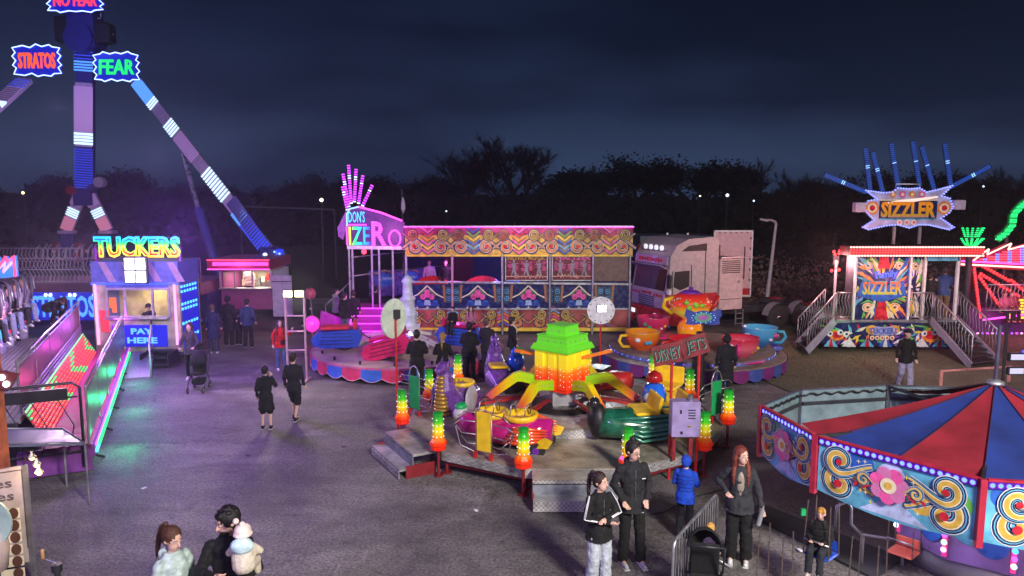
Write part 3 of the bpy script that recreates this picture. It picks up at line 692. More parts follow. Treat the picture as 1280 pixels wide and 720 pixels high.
for x, y, rz, h, lb, tp, bt, hr, st, hs_, ss in [
  (243, 432, 200, 1.8, 'tall figure in black hooded coat at the back of the kiosk queue', '#08080d', '#0a0a10', '#100a08', 'coat', 'hood', '#0c0c0c'),
  (268, 441, 190, 1.66, 'fair haired figure in long dark blue coat queuing at the kiosk', '#1c2040', '#272b45', '#5a4030', 'coat', 'short', '#c8c8c8'),
  (287, 432, 175, 1.78, 'figure in black hooded coat with pale shoulder strap in the kiosk queue', '#060609', '#08080c', '#0c0806', 'coat', 'hood', '#0c0c0c'),
  (311, 434, 185, 1.72, 'man in blue denim jacket standing last by the kiosk counter', '#26345c', '#08080c', '#1a100c', 'jacket', 'short', '#0c0c0c'),
  (299, 431, 160, 1.2, 'small dark child squeezed between coats in the kiosk queue', '#0c0c12', '#0c0c12', '#0c0806', 'jacket', 'short', '#909090'),
  (432, 424, 150, 1.75, 'man in black gilet over grey sleeves beside the pink steps', '#0a0a0e', '#555a66', '#1c110b', 'jacket', 'short', '#0c0c0c'),
  (421, 415, 120, 1.74, 'man in pale grey sweatshirt watching beside the pink steps', '#8a8790', '#101014', '#120b08', 'hoodie', 'short', '#0c0c0c'),
  (443, 418, 200, 1.7, 'figure in dark top behind the gilet man at the pink steps', '#14141a', '#101014', '#2a1a12', 'jacket', 'short', '#0c0c0c'),
  (470, 410, 160, 1.7, 'figure in black standing on the yard before the waltzer steps', '#0a0a0c', '#0a0a0c', '#0c0806', 'jacket', 'short', '#0c0c0c'),
  (387, 408, 100, 1.55, 'distant figure in dark clothes walking beyond the floodlight stand', '#18101a', '#0c0c12', '#1a100c', 'jacket', 'short', '#808080')]:
    person(at(x, y), R(rz), h, lb, tp, bt, hr, hs_, st, 'trousers', ss, fem='woman' in lb, group=None, pose=WALK if 'walking' in lb else None)
# watchers at the round car ride
WT = dict(le=(.25, -.05, 1.17), lw=(.12, -.25, 1.12), re=(-.25, -.05, 1.17), rw=(-.12, -.25, 1.12))
for x, y, rz, h, lb, tp, bt, hr, st, hs_, bs, ft in [
  (522, 494, 185, 1.75, 'man in black quilted jacket with back turned, by the scalloped ride', '#0a0a12', '#07070a', '#1c140f', 'puffer', 'short', 'trousers', 1.05),
  (554, 492, 178, 1.65, 'woman in black top and blue jeans, blonde ponytail, watching the ride', '#060608', '#2a4a80', '#a07840', 'jacket', 'pony', 'jeans', 1.0),
  (587, 478, 170, 1.72, 'broad person in loose black sweatshirt between two watchers', '#050507', '#0a0a0e', '#060404', 'hoodie', 'short', 'trousers', 1.3),
  (609, 474, 150, 1.80, 'balding man in dark grey jacket and olive trousers', '#1a1a24', '#22211c', '#5a4438', 'jacket', 'crop', 'trousers', 1.05)]:
    person(at(x, y), R(rz), h, lb, tp, bt, hr, hs_, st, bs, '#0c0c0c', pose=WT, fat=ft, fem='woman' in lb)
person(at(640, 464), R(110), 1.65, 'woman in black suit with white scarf striding past the decorated skirt', '#060608', '#060608', '#2c1a12', 'short', 'jacket', 'trousers', '#b0b0b0', dict(WALK, le=(.24, -.03, 1.17), lw=(.2, -.2, 1.05)), fem=True,
       extra=lambda T, p, up, hp, HQ, U: MB().tube([up((-.05, -.02, 1.5)), up((-.03, -.14, 1.4)), up((-.02, -.15, 1.25))], .03, cloth('#d0d0d0'), 8).build('scarf', T))
person(at(1130, 487), R(-15), 1.68, 'person in dark cap and black top with pale lilac trousers on the verge', '#0a0a10', '#9a94ac', '#1a100c', 'cap', 'jacket', 'wide', '#c8c8cc', dict(WALK, turn=30), fem=True)
person(at(906, 500), R(180), 1.72, 'figure in long navy hooded coat beside the teacup ride', '#0a0c24', '#0a0a14', '#0c0806', 'hood', 'coat', 'trousers', '#0c0c0c')
person(at(872, 498), R(200), 1.76, 'man in dark gilet with pale sleeves behind the ride name board', '#0a0c18', '#0a0a14', '#1a120c', 'short', 'jacket', 'trousers', '#0c0c0c', pose=WT)
# ================================================================ the round ride with arms (rainbow posts)
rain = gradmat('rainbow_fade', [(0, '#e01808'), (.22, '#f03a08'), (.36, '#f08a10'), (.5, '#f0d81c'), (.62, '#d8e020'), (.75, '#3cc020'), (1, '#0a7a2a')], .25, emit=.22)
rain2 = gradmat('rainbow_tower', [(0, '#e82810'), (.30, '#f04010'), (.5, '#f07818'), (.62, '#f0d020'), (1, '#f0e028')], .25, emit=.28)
armm = gradmat('arm_fade', [(0, '#c03070'), (.3, '#e07020'), (.6, '#f0d010'), (1, '#90e020')], .25)
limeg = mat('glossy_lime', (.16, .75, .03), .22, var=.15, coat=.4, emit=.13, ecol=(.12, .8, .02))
bulb = mat('clear_bulb', (.8, .8, .78), .15, emit=.5, ecol=(1, .95, .85))
JC = V((1.12, 15.65, 0)); JR = 3.45; DZ = .45
J = thing('arm_ride', 'round junior ride with rainbow tower, cars on bent arms and ribbed metal deck', 'fairground ride', JC)
def ang(k): return R(-75 + 30 * k)
verts = [(JR * cos(ang(k)), JR * sin(ang(k))) for k in range(12)]
deckm = tread('worn_deck_tread', (.32, .28, .22), (.46, .41, .32), 20, .15)
mb = MB(); mb.prism(verts, DZ - .04, DZ, deckm)
mb.build('deck', J)
mb = MB()
for k in range(12):
    a, b = V((*verts[k], 0)), V((*verts[(k + 1) % 12], 0)); n_ = ((a + b) / 2).normalized()
    mb.beam(a + n_ * .012 + V((0, 0, DZ - .09)), b + n_ * .012 + V((0, 0, DZ - .09)), .02, .17, alu)
mb.build('deck_edge', J)
mb = MB()
for k in range(12):
    a = V((*verts[k], 0)) * .97; mb.cyl((a.x, a.y, 0), (a.x, a.y, DZ - .04), .035, dred); mb.cyl((a.x, a.y, .0), (a.x, a.y, .03), .1, dred)
    mb.beam((0, 0, .28), (a.x, a.y, .28), .06, .12, dred)
    b = V((*verts[(k + 1) % 12], 0)) * .95; mb.beam((a.x, a.y, .2), (b.x, b.y, .2), .04, .08, dred)
mb.build('underframe', J)
# raised turntable trough
mb = MB(); mb.lathe([(1.75, DZ), (1.75, DZ + .17), (1.70, DZ + .18), (.8, DZ + .19)], (0, 0, 0), alu, 12, False, False); mb.lathe([(.82, DZ), (.80, DZ + .22), (.45, DZ + .25)], (0, 0, 0), black, 24, True)
mb.build('turntable', J)
# front steps
def steps(parent, k, name='step'):
    a, b = V((*verts[k], 0)), V((*verts[(k + 1) % 12], 0)); n_ = ((a + b) / 2).normalized(); t = (b - a).normalized(); c = (a + b) / 2; w = (b - a).length * .86
    mb = MB(); mb.X = frame(c, t, V((0, 0, 1)))
    mb.box((0, DZ - .03, .30), (w, .05, .5), alu); mb.box((0, DZ - .17, .555), (w, .2, .02), mat('scuffed_plate', (.25, .27, .3), .5, .5, var=.4)); mb.box((0, .18, .66), (w, .05, .34), alu); mb.box((0, .09, .835), (w, .13, .02), alu)
    for e_ in (-1, 1): mb.box((e_ * w / 2, .12, .4), (.03, .24, .6), dred)
    return mb.build(name, parent)
steps(J, 11); steps(J, 9)
# tower
tw = MB(); z0 = DZ + .32
tw.box((0, 0, DZ + .34), (.50, .50, .64), mat('brushed_plate', (.42, .42, .43), .4, .5), rz=R(5)); tw.build('tower_base', J)
tw = MB()
Q = M.Translation((0, 0, DZ)) @ M.Diagonal((.88, .88, .82, 1)) @ M.Translation((0, 0, -DZ)) @ M.Rotation(R(50), 4, "Z"); tw.X = Q
tw.box((0, 0, z0 + .95), (.90, .90, 1.10), rain2); 
for sx in (-1, 1):
    for sy in (-1, 1): tw.box((.37 * sx, .37 * sy, z0 + 1.0), (.27, .27, 1.02), rain2, bev=.015)
for sx in (-1, 1): tw.box((sx * .38, 0, z0 + 1.0), (.2, .2, 1.0), rain2); tw.box((0, sx * .38, z0 + 1.0), (.2, .2, 1.0), rain2)
bd = tw.build('tower_body', J)
tb = MB(); tb.X = Q; rr = random.Random(2)
for sx in (-1, 1):
    for ax in (0, 1):
        for cx in (-.36, 0, .36):
            for j in range(4):
                for i in (-1, 1):
                    off = cx + i * .05; d = .512 * sx; z = z0 + .60 + j * .14 + .03 * (i > 0)
                    tb.ell((off, d, z) if ax else (d, off, z), .011, bulb, 6, 4)
tb.build('bulbs', bd)
rf = MB(); rf.X = Q
def tier(zb, zt, w0, w1): rf.loft([[V((x * w, y * w, z)) for x, y in ((-1, -1), (1, -1), (1, 1), (-1, 1))] for z, w in ((zb, w0), (zt, w1))], limeg, True, False)
tier(z0 + 1.49, z0 + 1.53, .57, .58); tier(z0 + 1.53, z0 + 1.66, .57, .52); tier(z0 + 1.66, z0 + 1.86, .47, .44); tier(z0 + 1.86, z0 + 1.90, .46, .46); tier(z0 + 1.90, z0 + 2.13, .30, .27); tier(z0 + 2.13, z0 + 2.16, .29, .29)
rfo = rf.build('tower_roof', J)
tb = MB(); tb.X = Q
for w, z, n_ in ((.458, z0 + 1.76, 4), (.292, z0 + 2.01, 2)):
    for j in range(n_):
        for s_ in (-1, 1):
            u = (j - (n_ - 1) / 2) * .2; tb.ell((u, s_ * w, z), .02, steel, 8, 6); tb.ell((s_ * w, u, z), .02, steel, 8, 6)
tb.build('bulbs', rfo)
for s_ in (-1, 1): MB().beam((s_ * .42, -.12 * s_, z0 + .98), (s_ * 1.05, -.3 * s_, z0 + 1.12 + (.06 if s_ > 0 else -.06)), .07, .07, orng).build('bracket', J)
# arms
def cosq(a, r, z): return V((r * cos(a), r * sin(a), z))
ARMS = [-128, -62, -2, 52, 118, 176]
for A in ARMS:
    a = R(A); mb = MB(); t = V((-sin(a), cos(a), 0))
    pts = [cosq(a, .50, z0 + .50), cosq(a, 1.02, z0 + .66), cosq(a, 1.45, z0 + .22), cosq(a, 1.75, z0 - .08)]
    for q0, q1, w0 in zip(pts[:-1], pts[1:], (.2, .2, .15)): pass
    poly = [(.42, 1.08), (.42, 1.30), (.95, 1.40), (1.10, 1.36), (1.72, .86), (1.58, .76), (1.0, 1.18), (.9, 1.18)]
    mb.X = M((V((cos(a), sin(a), 0)), V((0, 0, 1)), -t)).transposed().to_4x4(); mb.prism(poly, -.07, .07, gradmat('arm_fade_h', [(0, '#80e020'), (.45, '#c8e018'), (.62, '#f0c810'), (.82, '#e87828'), (1, '#b03078')], .25, axis=0))
    mb2 = MB(); mb2.beam(cosq(a, .8, DZ + .36), cosq(a, 2.3, DZ + .12), .05, .05, redp); mb2.beam(cosq(a, .5, DZ + .42), cosq(a, 2.4, DZ + .25), .1, .04, dred)
    # orient: rebuild in radial frame so that the fade runs along the arm
    o = MB(); o.prism(poly, -.07, .07, MATS['arm_fade_h']); ob = o.build('arm', J); ob.matrix_basis = mb.X.copy()
    mb2.build('push_rod', J)
    bl = MB()
    for j in range(6):
        for s_ in (-.072, .072): bl.ell((.5 + j * .09, 1.21 + j * .015, s_), .012, steel, 6, 4); bl.ell((1.12 + j * .09, 1.22 - j * .07, s_), .012, steel, 6, 4)
    bl.build('bulbs', ob)
# rainbow posts
PL = {11: 'just beyond the front steps, beside the woman in tracksuit', 0: 'behind the tall figure in charcoal coat', 10: 'at the other side of the yellow gate panel', 9: 'nearest the outermost step of the deck', 8: 'behind the green oval gate panel at the scalloped ride side',
      1: 'nearest corner behind the control box and blue coated child', 2: 'farthest out on the control box side', 3: 'beside the bird car and navy hooded figure', 4: 'behind the tower towards the teacups', 5: 'behind the tower between dragon and striding woman', 6: 'furthest back behind the dragon car', 7: 'behind the crested dragon head'}
for k in range(12):
    vx, vy = verts[k]
    if k in (3,): vx -= .35
    if k == 8: vx += .35
    T = thing('light_post', 'rainbow light post ' + PL.get(k, ''), 'light post', (JC.x + vx * 1.03, JC.y + vy * 1.03, 0), R(15 * k), 'rainbow posts round the junior ride')
    MB().cyl((0, 0, 0), (0, 0, DZ + .05), .03, dred).cyl((0, 0, 0), (0, 0, .02), .09, dred).build('pole', T)
    mb = MB(); z = DZ + .05
    mb.lathe([(.10, 0), (.15, .03), (.14, .09), (.17, .12), (.16, .17), (.115, .24), (.105, .42), (.098, .60), (.085, .66), (.10, .68), (.095, .73), (.05, .75)], (0, 0, 0), rain, 8, False)
    o = mb.build('lantern', T, (0, 0, z))
    bl = MB()
    for q in range(8):
        for j in range(3 if q % 2 else 4): a = 2 * pi * q / 8 + pi / 8; bl.ell((.108 * cos(a), .108 * sin(a), .28 + j * .11), .014, bulb, 6, 4)
    bl.build('bulbs', o)
# gates with coloured panels
def gate(loc, rz, label, pm_, oval=False):
    T = thing('gate', label, 'gate', loc, rz, 'bent tube gates round the junior ride'); mb = MB(); w = .62
    for k, (z, e_) in enumerate(((.18, .50), (.36, .62), (.60, .66), (.78, .56))):
        mb.tube([(-.17, 0, z), (-e_ + .14, 0, z - .02), (-e_ , 0, z - .12 if z > .4 else z + .12)], .011, steel, 6); mb.tube([(.17, 0, z), (e_ - .14, 0, z - .02), (e_, 0, z - .12 if z > .4 else z + .12)], .011, steel, 6)
    mb.tube([(-.62, 0, .45), (-.52, 0, .1), (-.17, 0, .02)], .012, steel, 6); mb.tube([(.62, 0, .45), (.52, 0, .1), (.17, 0, .02)], .012, steel, 6)
    for e_ in (-1, 1): mb.tube([(.17 * e_, 0, -.08), (.17 * e_, 0, .84)] + ([(.10 * e_, 0, .98), (0, 0, 1.03)] if oval else [(.0, 0, .84)]), .013, steel, 6)
    mb.build('frame', T); MB().box((0, -.004, .43), (.30, .014, .74), pm_, bev=.006).build('panel', T)
    mb = MB()
    for e_ in (-1, 1): mb.box((.17 * e_, -.02, -.02), (.06, .06, .12), redp)
    mb.build('clamp', T); return T
def edge(k, t=.5, r=.985):
    a, b = V((*verts[k % 12], 0)), V((*verts[(k + 1) % 12], 0)); p = a.lerp(b, t) * r + JC; return V((p.x, p.y, DZ + .08)), atan2((b - a).y, (b - a).x)
p, a = edge(10); gate(p, a, 'yellow panelled tube gate between two rainbow posts at the front', yel)
p, a = edge(8, .55); gate(p, R(-42), 'green panelled tube gate with pointed top beside the tall red post', grn, True)
p, a = edge(2, .2); gate(p, R(38), 'green panelled tube gate behind the violet control box', grn, True)
p, a = edge(0, .35); 
# ride cars
def hull(mb, L, W_, H, m, m2, n=14, nose=.35):
    """a tub: lofted stations along x with open top"""
    rg = []
    for k in range(9):
        t = k / 8; x = -L / 2 + L * t; s_ = sin(pi * min(1, (t * .92 + .08))) ** .45 if t < .98 else .25
        w = W_ / 2 * max(.22, s_); h = H * (.75 + .25 * cos((t - .5) * 2)); rise = .10 * abs(t - .5) * 2
        rg.append([V((x, w * cos(a), rise + h * .5 + h * .5 * sin(a))) for a in [2 * pi * j / n for j in range(n)]])
    mb.loft(rg, m)
def place(deg, r=2.5): a = R(deg); return V((JC.x + r * cos(a), JC.y + r * sin(a), DZ)), a
# 1 racer car, magenta with orange wings
p, a = place(-122, 2.35); T = thing('ride_car', 'magenta and red racer ride car with yellow cockpits and orange fins', 'ride car', p, R(-20)); mb = MB()
mag = mat('glossy_magenta', (.45, .01, .18), .2, coat=.5); ror = mat('glossy_red_orange', (.85, .09, .02), .22, coat=.5, var=.3)
hull(mb, 1.9, .85, .55, mag, mag); mb.build('body', T)
mb = MB()
for k in range(5): mb.tube([(.1 + .05 * k, -.40 - .01 * k, .16 + .08 * k), (.5, -.46, .2 + .07 * k), (.95, -.3, .25 + .05 * k)], [.035, .05, .012], ror, 8); mb.tube([(.1 + .05 * k, .40, .16 + .08 * k), (.5, .46, .2 + .07 * k), (.95, .3, .25 + .05 * k)], [.035, .05, .012], ror, 8)
mb.build('flames', T)
mb = MB()
for x in (-.3, .32): mb.lathe([(.24, 0), (.33, .05), (.34, .14), (.27, .15), (.22, .02)], (x, 0, .5), yel, 16, True, False, sy=1.05); mb.disc((x, 0, .53), .24, black)
mb.build('cockpit', T)
mb = MB()
for x in (-.5, -.2, .15, .45): mb.tube([(x, -.18, .6), (x + .02, -.15, .82), (x + .06, .0, .86), (x + .02, .15, .82), (x, .18, .6)], .013, steel, 6)
mb.build('grab_bar', T)
for s_ in (-1, 1):
    mb = MB(); mb.prism([(0, 0), (.28, .05), (.36, .2), (.2, .24), (.05, .14)], -.03, .03, yel); o = mb.build('fin', T); o.location = (.72, .36 * s_, .1); o.rotation_euler = (pi / 2.3, 0, .3 * s_)
    mb = MB(); mb.cyl((.75, s_ * .28, .06), (.75, s_ * .40, .06), .16, rub, n=18); mb.cyl((.75, s_ * .27, .06), (.75, s_ * .41, .06), .07, purp, n=12); mb.build('wheel', T)
mb = MB(); mb.ell((-.95, 0, .5), (.16, .2, .17), mat('pale_grey_plastic', (.45, .42, .47), .3)); mb.ell((-.95, 0, .66), (.12, .15, .08), grn); mb.build('nose_cap', T)
# 2 green boat with yellow seat (the mouse figure of the photo is left out)
p, a = place(-48, 2.3); T = thing('ride_car', 'dark green swirled ride boat with yellow bench seats and black prow', 'ride car', p, R(8)); mb = MB()
dg = mat('glossy_dark_green', (.01, .11, .06), .2, coat=.5, var=.35); hull(mb, 2.05, .9, .62, dg, dg); mb.build('body', T)
mb = MB()
for k in range(6):
    for s_ in (-1, 1): mb.tube([(-.85 + .03 * k, .28 * s_, .42 + .02 * k), (-.2, (.46 - .015 * k) * s_, .10 + .09 * k), (.35, (.45 - .01 * k) * s_, .16 + .085 * k), (.95, .26 * s_, .34 + .05 * k)], [.02, .032, .035, .015], mat('glossy_mid_green', (.03, .2, .13), .2, coat=.5), 8)
mb.build('swirl', T)
mb = MB()
for x in (-.05, .55): mb.box((x, 0, .60), (.5, .74, .07), yel, bev=.03); mb.box((x + .24, 0, .76), (.07, .74, .34), yel, ry=.25, bev=.03)
mb.build('seat', T)
mb = MB(); mb.ell((-.98, 0, .42), (.2, .26, .36), black, 14, 10); mb.ell((-1.05, 0, .78), (.12, .14, .12), mat('glossy_black', (.015, .015, .018), .15, coat=.6)); mb.build('prow', T)
# 3 dragon
p, a = place(182, 2.35); T = thing('ride_car', 'purple scaly dragon ride car with gold ribbed belly raised upright', 'ride car', p + V((.05, -.15, 0)), R(66)); mb = MB()
pm2 = mat('glossy_purple', (.14, .05, .28), .25, coat=.4, var=.35, scale=14, bump=.6); gold = mat('gold_paint', (.45, .27, .05), .3, .5)
mb.tube([(.9, 0, .25), (.5, 0, .35), (0, 0, .38), (-.45, 0, .45), (-.62, 0, .8), (-.6, 0, 1.15)], [.12, .33, .40, .34, .24, .15], pm2, 14); mb.ell((-.68, 0, 1.25), (.2, .13, .13), pm2); mb.ell((-.84, 0, 1.22), (.12, .09, .07), pm2)
for s_ in (-1, 1): mb.tube([(-.58, .08 * s_, 1.33), (-.45, .12 * s_, 1.5)], [.035, .008], gold, 6)
rem(mb.build('body', T), .025, 2)
mb = MB()
for k in range(10): z = .28 + k * .085; mb.ell((-.72 - .05 * sin(k / 9 * pi) - .02 * (k < 4), 0, z), (.12, .2 - .011 * k, .055), gold, 12, 6)
mb.build('belly', T)
mb = MB()
for k in range(7): x = -.42 + .2 * k; mb.prism([(x - .07, .72 - .06 * k), (x + .07, .70 - .06 * k), (x + .05, .95 - .06 * k)], -.02, .02, gold)
o = mb.build('crest', T); o.rotation_euler = (pi / 2, 0, 0)
mb = MB(); mb.lathe([(.2, 0), (.3, .04), (.31, .12), (.24, .13), (.19, .02)], (.12, 0, .66), yel, 16, True, False); mb.build('cockpit', T)
MB().ell((-.2, -.42, .5), (.28, .05, .3), mat('wing_grey', (.4, .36, .42), .4)).ell((-.2, .42, .5), (.28, .05, .3), mat('wing_grey')).build('wing', T)
# 4 second creature behind, and blue figure car
p, a = place(128, 2.4); T = thing('ride_car', 'purple and gold seahorse shaped ride car at the back of the deck', 'ride car', p, R(-80)); mb = MB()
mb.tube([(.6, 0, .2), (0, 0, .35), (-.4, 0, .5), (-.5, 0, .85), (-.42, 0, 1.1)], [.1, .33, .3, .2, .14], pm2, 12); mb.ell((-.52, 0, 1.2), (.2, .12, .13), gold); rem(mb.build('body', T), .03, 2)
mb = MB(); mb.box((.1, 0, .68), (.5, .45, .08), yel, bev=.03); mb.build('seat', T)
mb = MB()
for k in range(5): mb.ell((-.35 + .03 * k, 0, 1.32 - .07 * k), (.05, .025, .08), pm2, 8, 6)
mb.build('mane', T)
p, a = place(95, 2.2); T = thing('ride_car', 'black ride car with glossy blue domed top behind the arms', 'ride car', p + V((-.9, -.6, 0)), R(-100)); mb = MB()
hull(mb, 1.3, .7, .5, black, black); mb.build('body', T); mb = MB(); mb.ell((-.45, 0, .72), (.22, .22, .24), mat('glossy_blue', (.02, .15, .8), .15, coat=.6)); mb.ell((-.3, 0, .98), (.12, .12, .12), mat('glossy_blue')); mb.build('dome', T)
# 5 car on the right with yellow tub (bird figure left out: plain red and blue bodywork)
p, a = place(0, 2.25); T = thing('ride_car', 'yellow tub ride car with plain red, white and blue front', 'ride car', p, R(60)); mb = MB()
hull(mb, 1.5, .85, .55, yel, yel); mb.build('body', T); mb = MB(); mb.box((.1, 0, .62), (.6, .66, .08), yel, bev=.03); mb.box((.4, 0, .82), (.08, .7, .4), yel, bev=.03); mb.build('seat', T)
mb = MB(); mb.lathe([(.05, 0), (.24, .06), (.27, .3), (.2, .5), (.06, .56)], (-.62, 0, .3), mat('glossy_blue'), 14); mb.lathe([(.05, 0), (.19, .05), (.16, .2), (.03, .27)], (-.62, 0, .84), mat('glossy_red', (.7, .02, .02), .2, coat=.6), 14); mb.ell((-.72, 0, .56), (.2, .2, .16), white); mb.build('nose', T)
p, a = place(60, 2.3); T = thing('ride_car', 'red ride car with chrome lamps, mostly behind the rainbow tower', 'ride car', p, R(150)); mb = MB(); hull(mb, 1.5, .8, .5, redp, redp); mb.build('body', T)
mb = MB(); mb.box((.1, 0, .55), (.5, .6, .08), black, bev=.03); mb.build('seat', T)
# control box and name board
cb = P(855, 545, 12.75); T = thing('control_box', 'violet steel control cabinet with louvres on a red post', 'control box', (cb.x, 12.75, DZ + .0)); lil = mat('lilac_steel', (.34, .27, .52), .4, .2)
MB().box((0, 0, .80), (.52, .26, .66), lil, bev=.012).build('cabinet', T)
mb = MB()
for z in (.98, .93, .88, .83): mb.box((.1, -.135, z), (.13, .012, .018), black)
mb.box((-.1, -.135, .95), (.03, .012, .07), black); mb.box((.06, -.135, .68), (.05, .012, .03), mat('brass', (.5, .35, .05), .3, .8)); mb.box((-.08, -.135, .56), (.04, .012, .05), black); mb.build('louvres', T)
MB().cyl((.1, 0, 1.13), (.1, 0, 1.23), .05, steel).build('beacon', T)
MB().box((.12, 0, .23), (.07, .07, .48), dred).box((-.18, .02, .23), (.06, .06, .48), dred).build('stand', T)
bp = P(852, 437, 12.9); T = thing('name_board', 'dark red name board with black ride name on two red posts', 'sign', (bp.x, 12.9, 0)); bz = bp.z
mb = MB(); mb.X = frame((0, 0, bz), (1, 0, .22), (-.22, 0, 1)); bm_ = mat('board_red', (.16, .012, .02), .5, var=.4); mb.box((-.28, -.02, 0), (.52, .38, .03), bm_); mb.box((.24, .02, .0), (.50, .38, .03), bm_, rz=.08); mb.build('board', T)
mb = MB(); X = frame((0, -.0, bz), (1, 0, .22), (-.22, 0, 1)); tm_ = mat('letter_dark_green', (.01, .05, .04), .3); ls = mat('letter_shadow', (.16, .3, .26), .4)
for off, m_, e_ in ((.012, ls, .004), (0, tm_, .009)):
    textmesh(mb, 'DISNEY', .47, .22, X @ M.Translation((-.27 + off, -.02 - off, .017)), m_, e_, .004); textmesh(mb, 'JETS', .37, .26, X @ M.Translation((.26 + off, .01 - off, .017)), m_, e_, .004)
mb.build('lettering', T)
MB().cyl((-.16, .05, 0), (-.16, .05, bz - .1), .028, redp).cyl((.34, .05, 0), (.34, .05, bz - .05), .028, redp).build('post', T)
bp = P(879, 397, 15.9); T = thing('sign', 'blue and green butterfly shaped pay sign on a thin black pole', 'sign', (bp.x, 15.9, 0)); mb = MB(); mb.X = frame((0, 0, bp.z), (1, 0, 0), (0, 0, 1))
out = [(-.18, .12), (-.38, .2), (-.42, .05), (-.36, -.03), (-.38, -.15), (-.2, -.17), (0, -.13), (.2, -.17), (.38, -.15), (.36, -.03), (.42, .05), (.38, .2), (.18, .12), (0, .16)]
mb.prism(out[::-1], -.02, 0, mat('sign_blue', (.02, .04, .25), .4)); mb.disc((0, 0, .004), .2, mat('sign_green', (.05, .3, .15), .4), 18, .11); mb.disc((0, 0, .008), .13, mat('sign_teal', (.25, .1, .3), .4), 18, .07); mb.build('board', T)
MB().cyl((.02, .05, 0), (.02, .05, bp.z), .018, dsteel).build('pole', T)
mb = MB()
for k in range(14): t = 2 * pi * k / 14; mb.dot((.26 * cos(t), -.03, bp.z + .12 * sin(t)), .012, L_ice)
mb.build('bulbs', T)
# round lamp signs on red poles
g = G(750, 463); T = thing('disc_lamp', 'round white disc on a red pole with a bright white lamp', 'lamp', (g.x, g.y, 0)); pz = P(750, 388, g.y)
mb = MB(); mb.cyl((0, -.02, pz.z), (0, .02, pz.z), .42, white, n=32, smooth=False); o = mb.build('disc', T)
MB().cyl((0, .04, 0), (0, .04, pz.z - .1), .03, redp).build('pole', T)
mb = MB()
for k in range(12): t = 2 * pi * k / 12; mb.cyl((.36 * cos(t), -.03, pz.z + .36 * sin(t)), (.36 * cos(t), -.02, pz.z + .36 * sin(t)), .02, black, n=8)
mb.build('screws', o); MB().box((0, -.10, pz.z + .08), (.26, .1, .2), black).box((0, -.155, pz.z + .08), (.24, .012, .18), led('flood', (.9, .95, 1), 40)).build('floodlight', T)
lamp('SPOT', (g.x, g.y - .35, pz.z + .08), 130, (.85, .92, 1), .15, (g.x, g.y - 6, -1), R(150), name='disc_flood')
g = G(495, 540); T = thing('disc_sign', 'pale green oval disc seen edge on, on a tall red pole', 'sign', (g.x, g.y, 0), R(62)); pz = P(495, 398, g.y)
mb = MB(); mb.cyl((0, -.02, pz.z), (0, .02, pz.z), .44, mat('pale_green_disc', (.6, .72, .6), .4), n=32, smooth=False); mb.build('disc', T); MB().cyl((0, -.05, 0), (0, -.05, pz.z + .02), .025, redp).build('pole', T); MB().box((0, -.09, pz.z + .1), (.1, .12, .2), dsteel).build('floodlight', T)

# ================================================================ teacup ride
TC = V((5.7, 22.6, 0)); TR = 2.9
T = thing('teacup_ride', 'round turning platform with purple and blue scalloped skirt for giant cups', 'fairground ride', TC)
plank = mat('deck_boards', (.20, .15, .13), .7, var=.4, scale=5)
MB().lathe([(TR, .25), (TR, .42), (TR - .02, .44), (.01, .44)], (0, 0, 0), plank, 48, False).lathe([(TR - .35, .44), (TR - .35, .58), (.01, .60)], (0, 0, 0), plank, 48, False).build('platform', T)
mb = MB(); N = 36
for k in range(N):
    a0, a1 = 2 * pi * k / N, 2 * pi * (k + 1) / N; m_ = (mat('skirt_purple', (.18, .02, .16), .5), mat('skirt_blue', (.05, .08, .32), .5))[k % 2]; vs = []
    for j in range(7): t = a0 + (a1 - a0) * j / 6; vs.append(V(((TR + .02) * cos(t), (TR + .02) * sin(t), .10 - .09 * sin(pi * j / 6) + .04)))
    top = [V((q.x, q.y, .42)) for q in vs[::-1]]; mb.poly(vs + top, m_)
mb.build('skirt', T)
mb = MB()
for k in range(60): t = 2 * pi * k / 60; mb.dot(((TR - .34) * cos(t), (TR - .34) * sin(t), .52), .018, L_ice if k % 3 else L_vio)
mb.build('rim_bulbs', T)
ob = MB(); ob.lathe([(TR - .34, .46), (TR - .34, .56)], (0, 0, 0), mat('rim_blue', (.12, .15, .4), .4), 48, False, False); ob.build('rim_band', T)
def decor(mb, r, z, cols, seed, n=10):
    q = random.Random(seed)
    for k in range(n):
        a = q.uniform(0, 2 * pi); zz = z + q.uniform(-.1, .1); s_ = q.uniform(.05, .11)
        mb.ell((r(zz) * cos(a), r(zz) * sin(a), zz), (s_, s_, s_ * .8), cols[k % len(cols)], 8, 6)
def cup(loc, rz, label, c, ci, saucer, hc, cols, seed):
    T = thing('teacup', label, 'teacup', loc, rz, 'giant cups on the teacup ride'); mb = MB()
    cm = gradmat('cup_%s' % label.split()[0], [(0, c[0]), (.55, c[1]), (1, c[2])], .25)
    mb.lathe([(.22, 0), (.24, .05), (.42, .18), (.52, .38), (.54, .60), (.56, .63), (.51, .62), (.48, .40), (.36, .16), (.02, .14)], (0, 0, .08), cm, 24, True, False); o = mb.build('bowl', T)
    mb = MB(); decor(mb, lambda z: .50 if z > .35 else .4, .42, cols, seed); mb.build('flowers', o)
    MB().lathe([(.485, .45), (.45, .25)], (0, 0, .08), mat('lining_' + ci, hexc(ci), .4), 24, True, False).lathe([(.01, .40), (.46, .40)], (0, 0, .08), mat('lining_' + ci), 24, False, False).build('lining', T)
    MB().lathe([(.3, .0), (.72, .05), (.74, .08), (.3, .06)], (0, 0, 0), saucer, 28).build('saucer', T)
    MB().tube([(.50 * 1, 0, .58), (.72, 0, .58), (.78, 0, .42), (.66, 0, .24), (.42, 0, .22)], .05, hc, 10).build('handle', T)
    return T
Z = .60
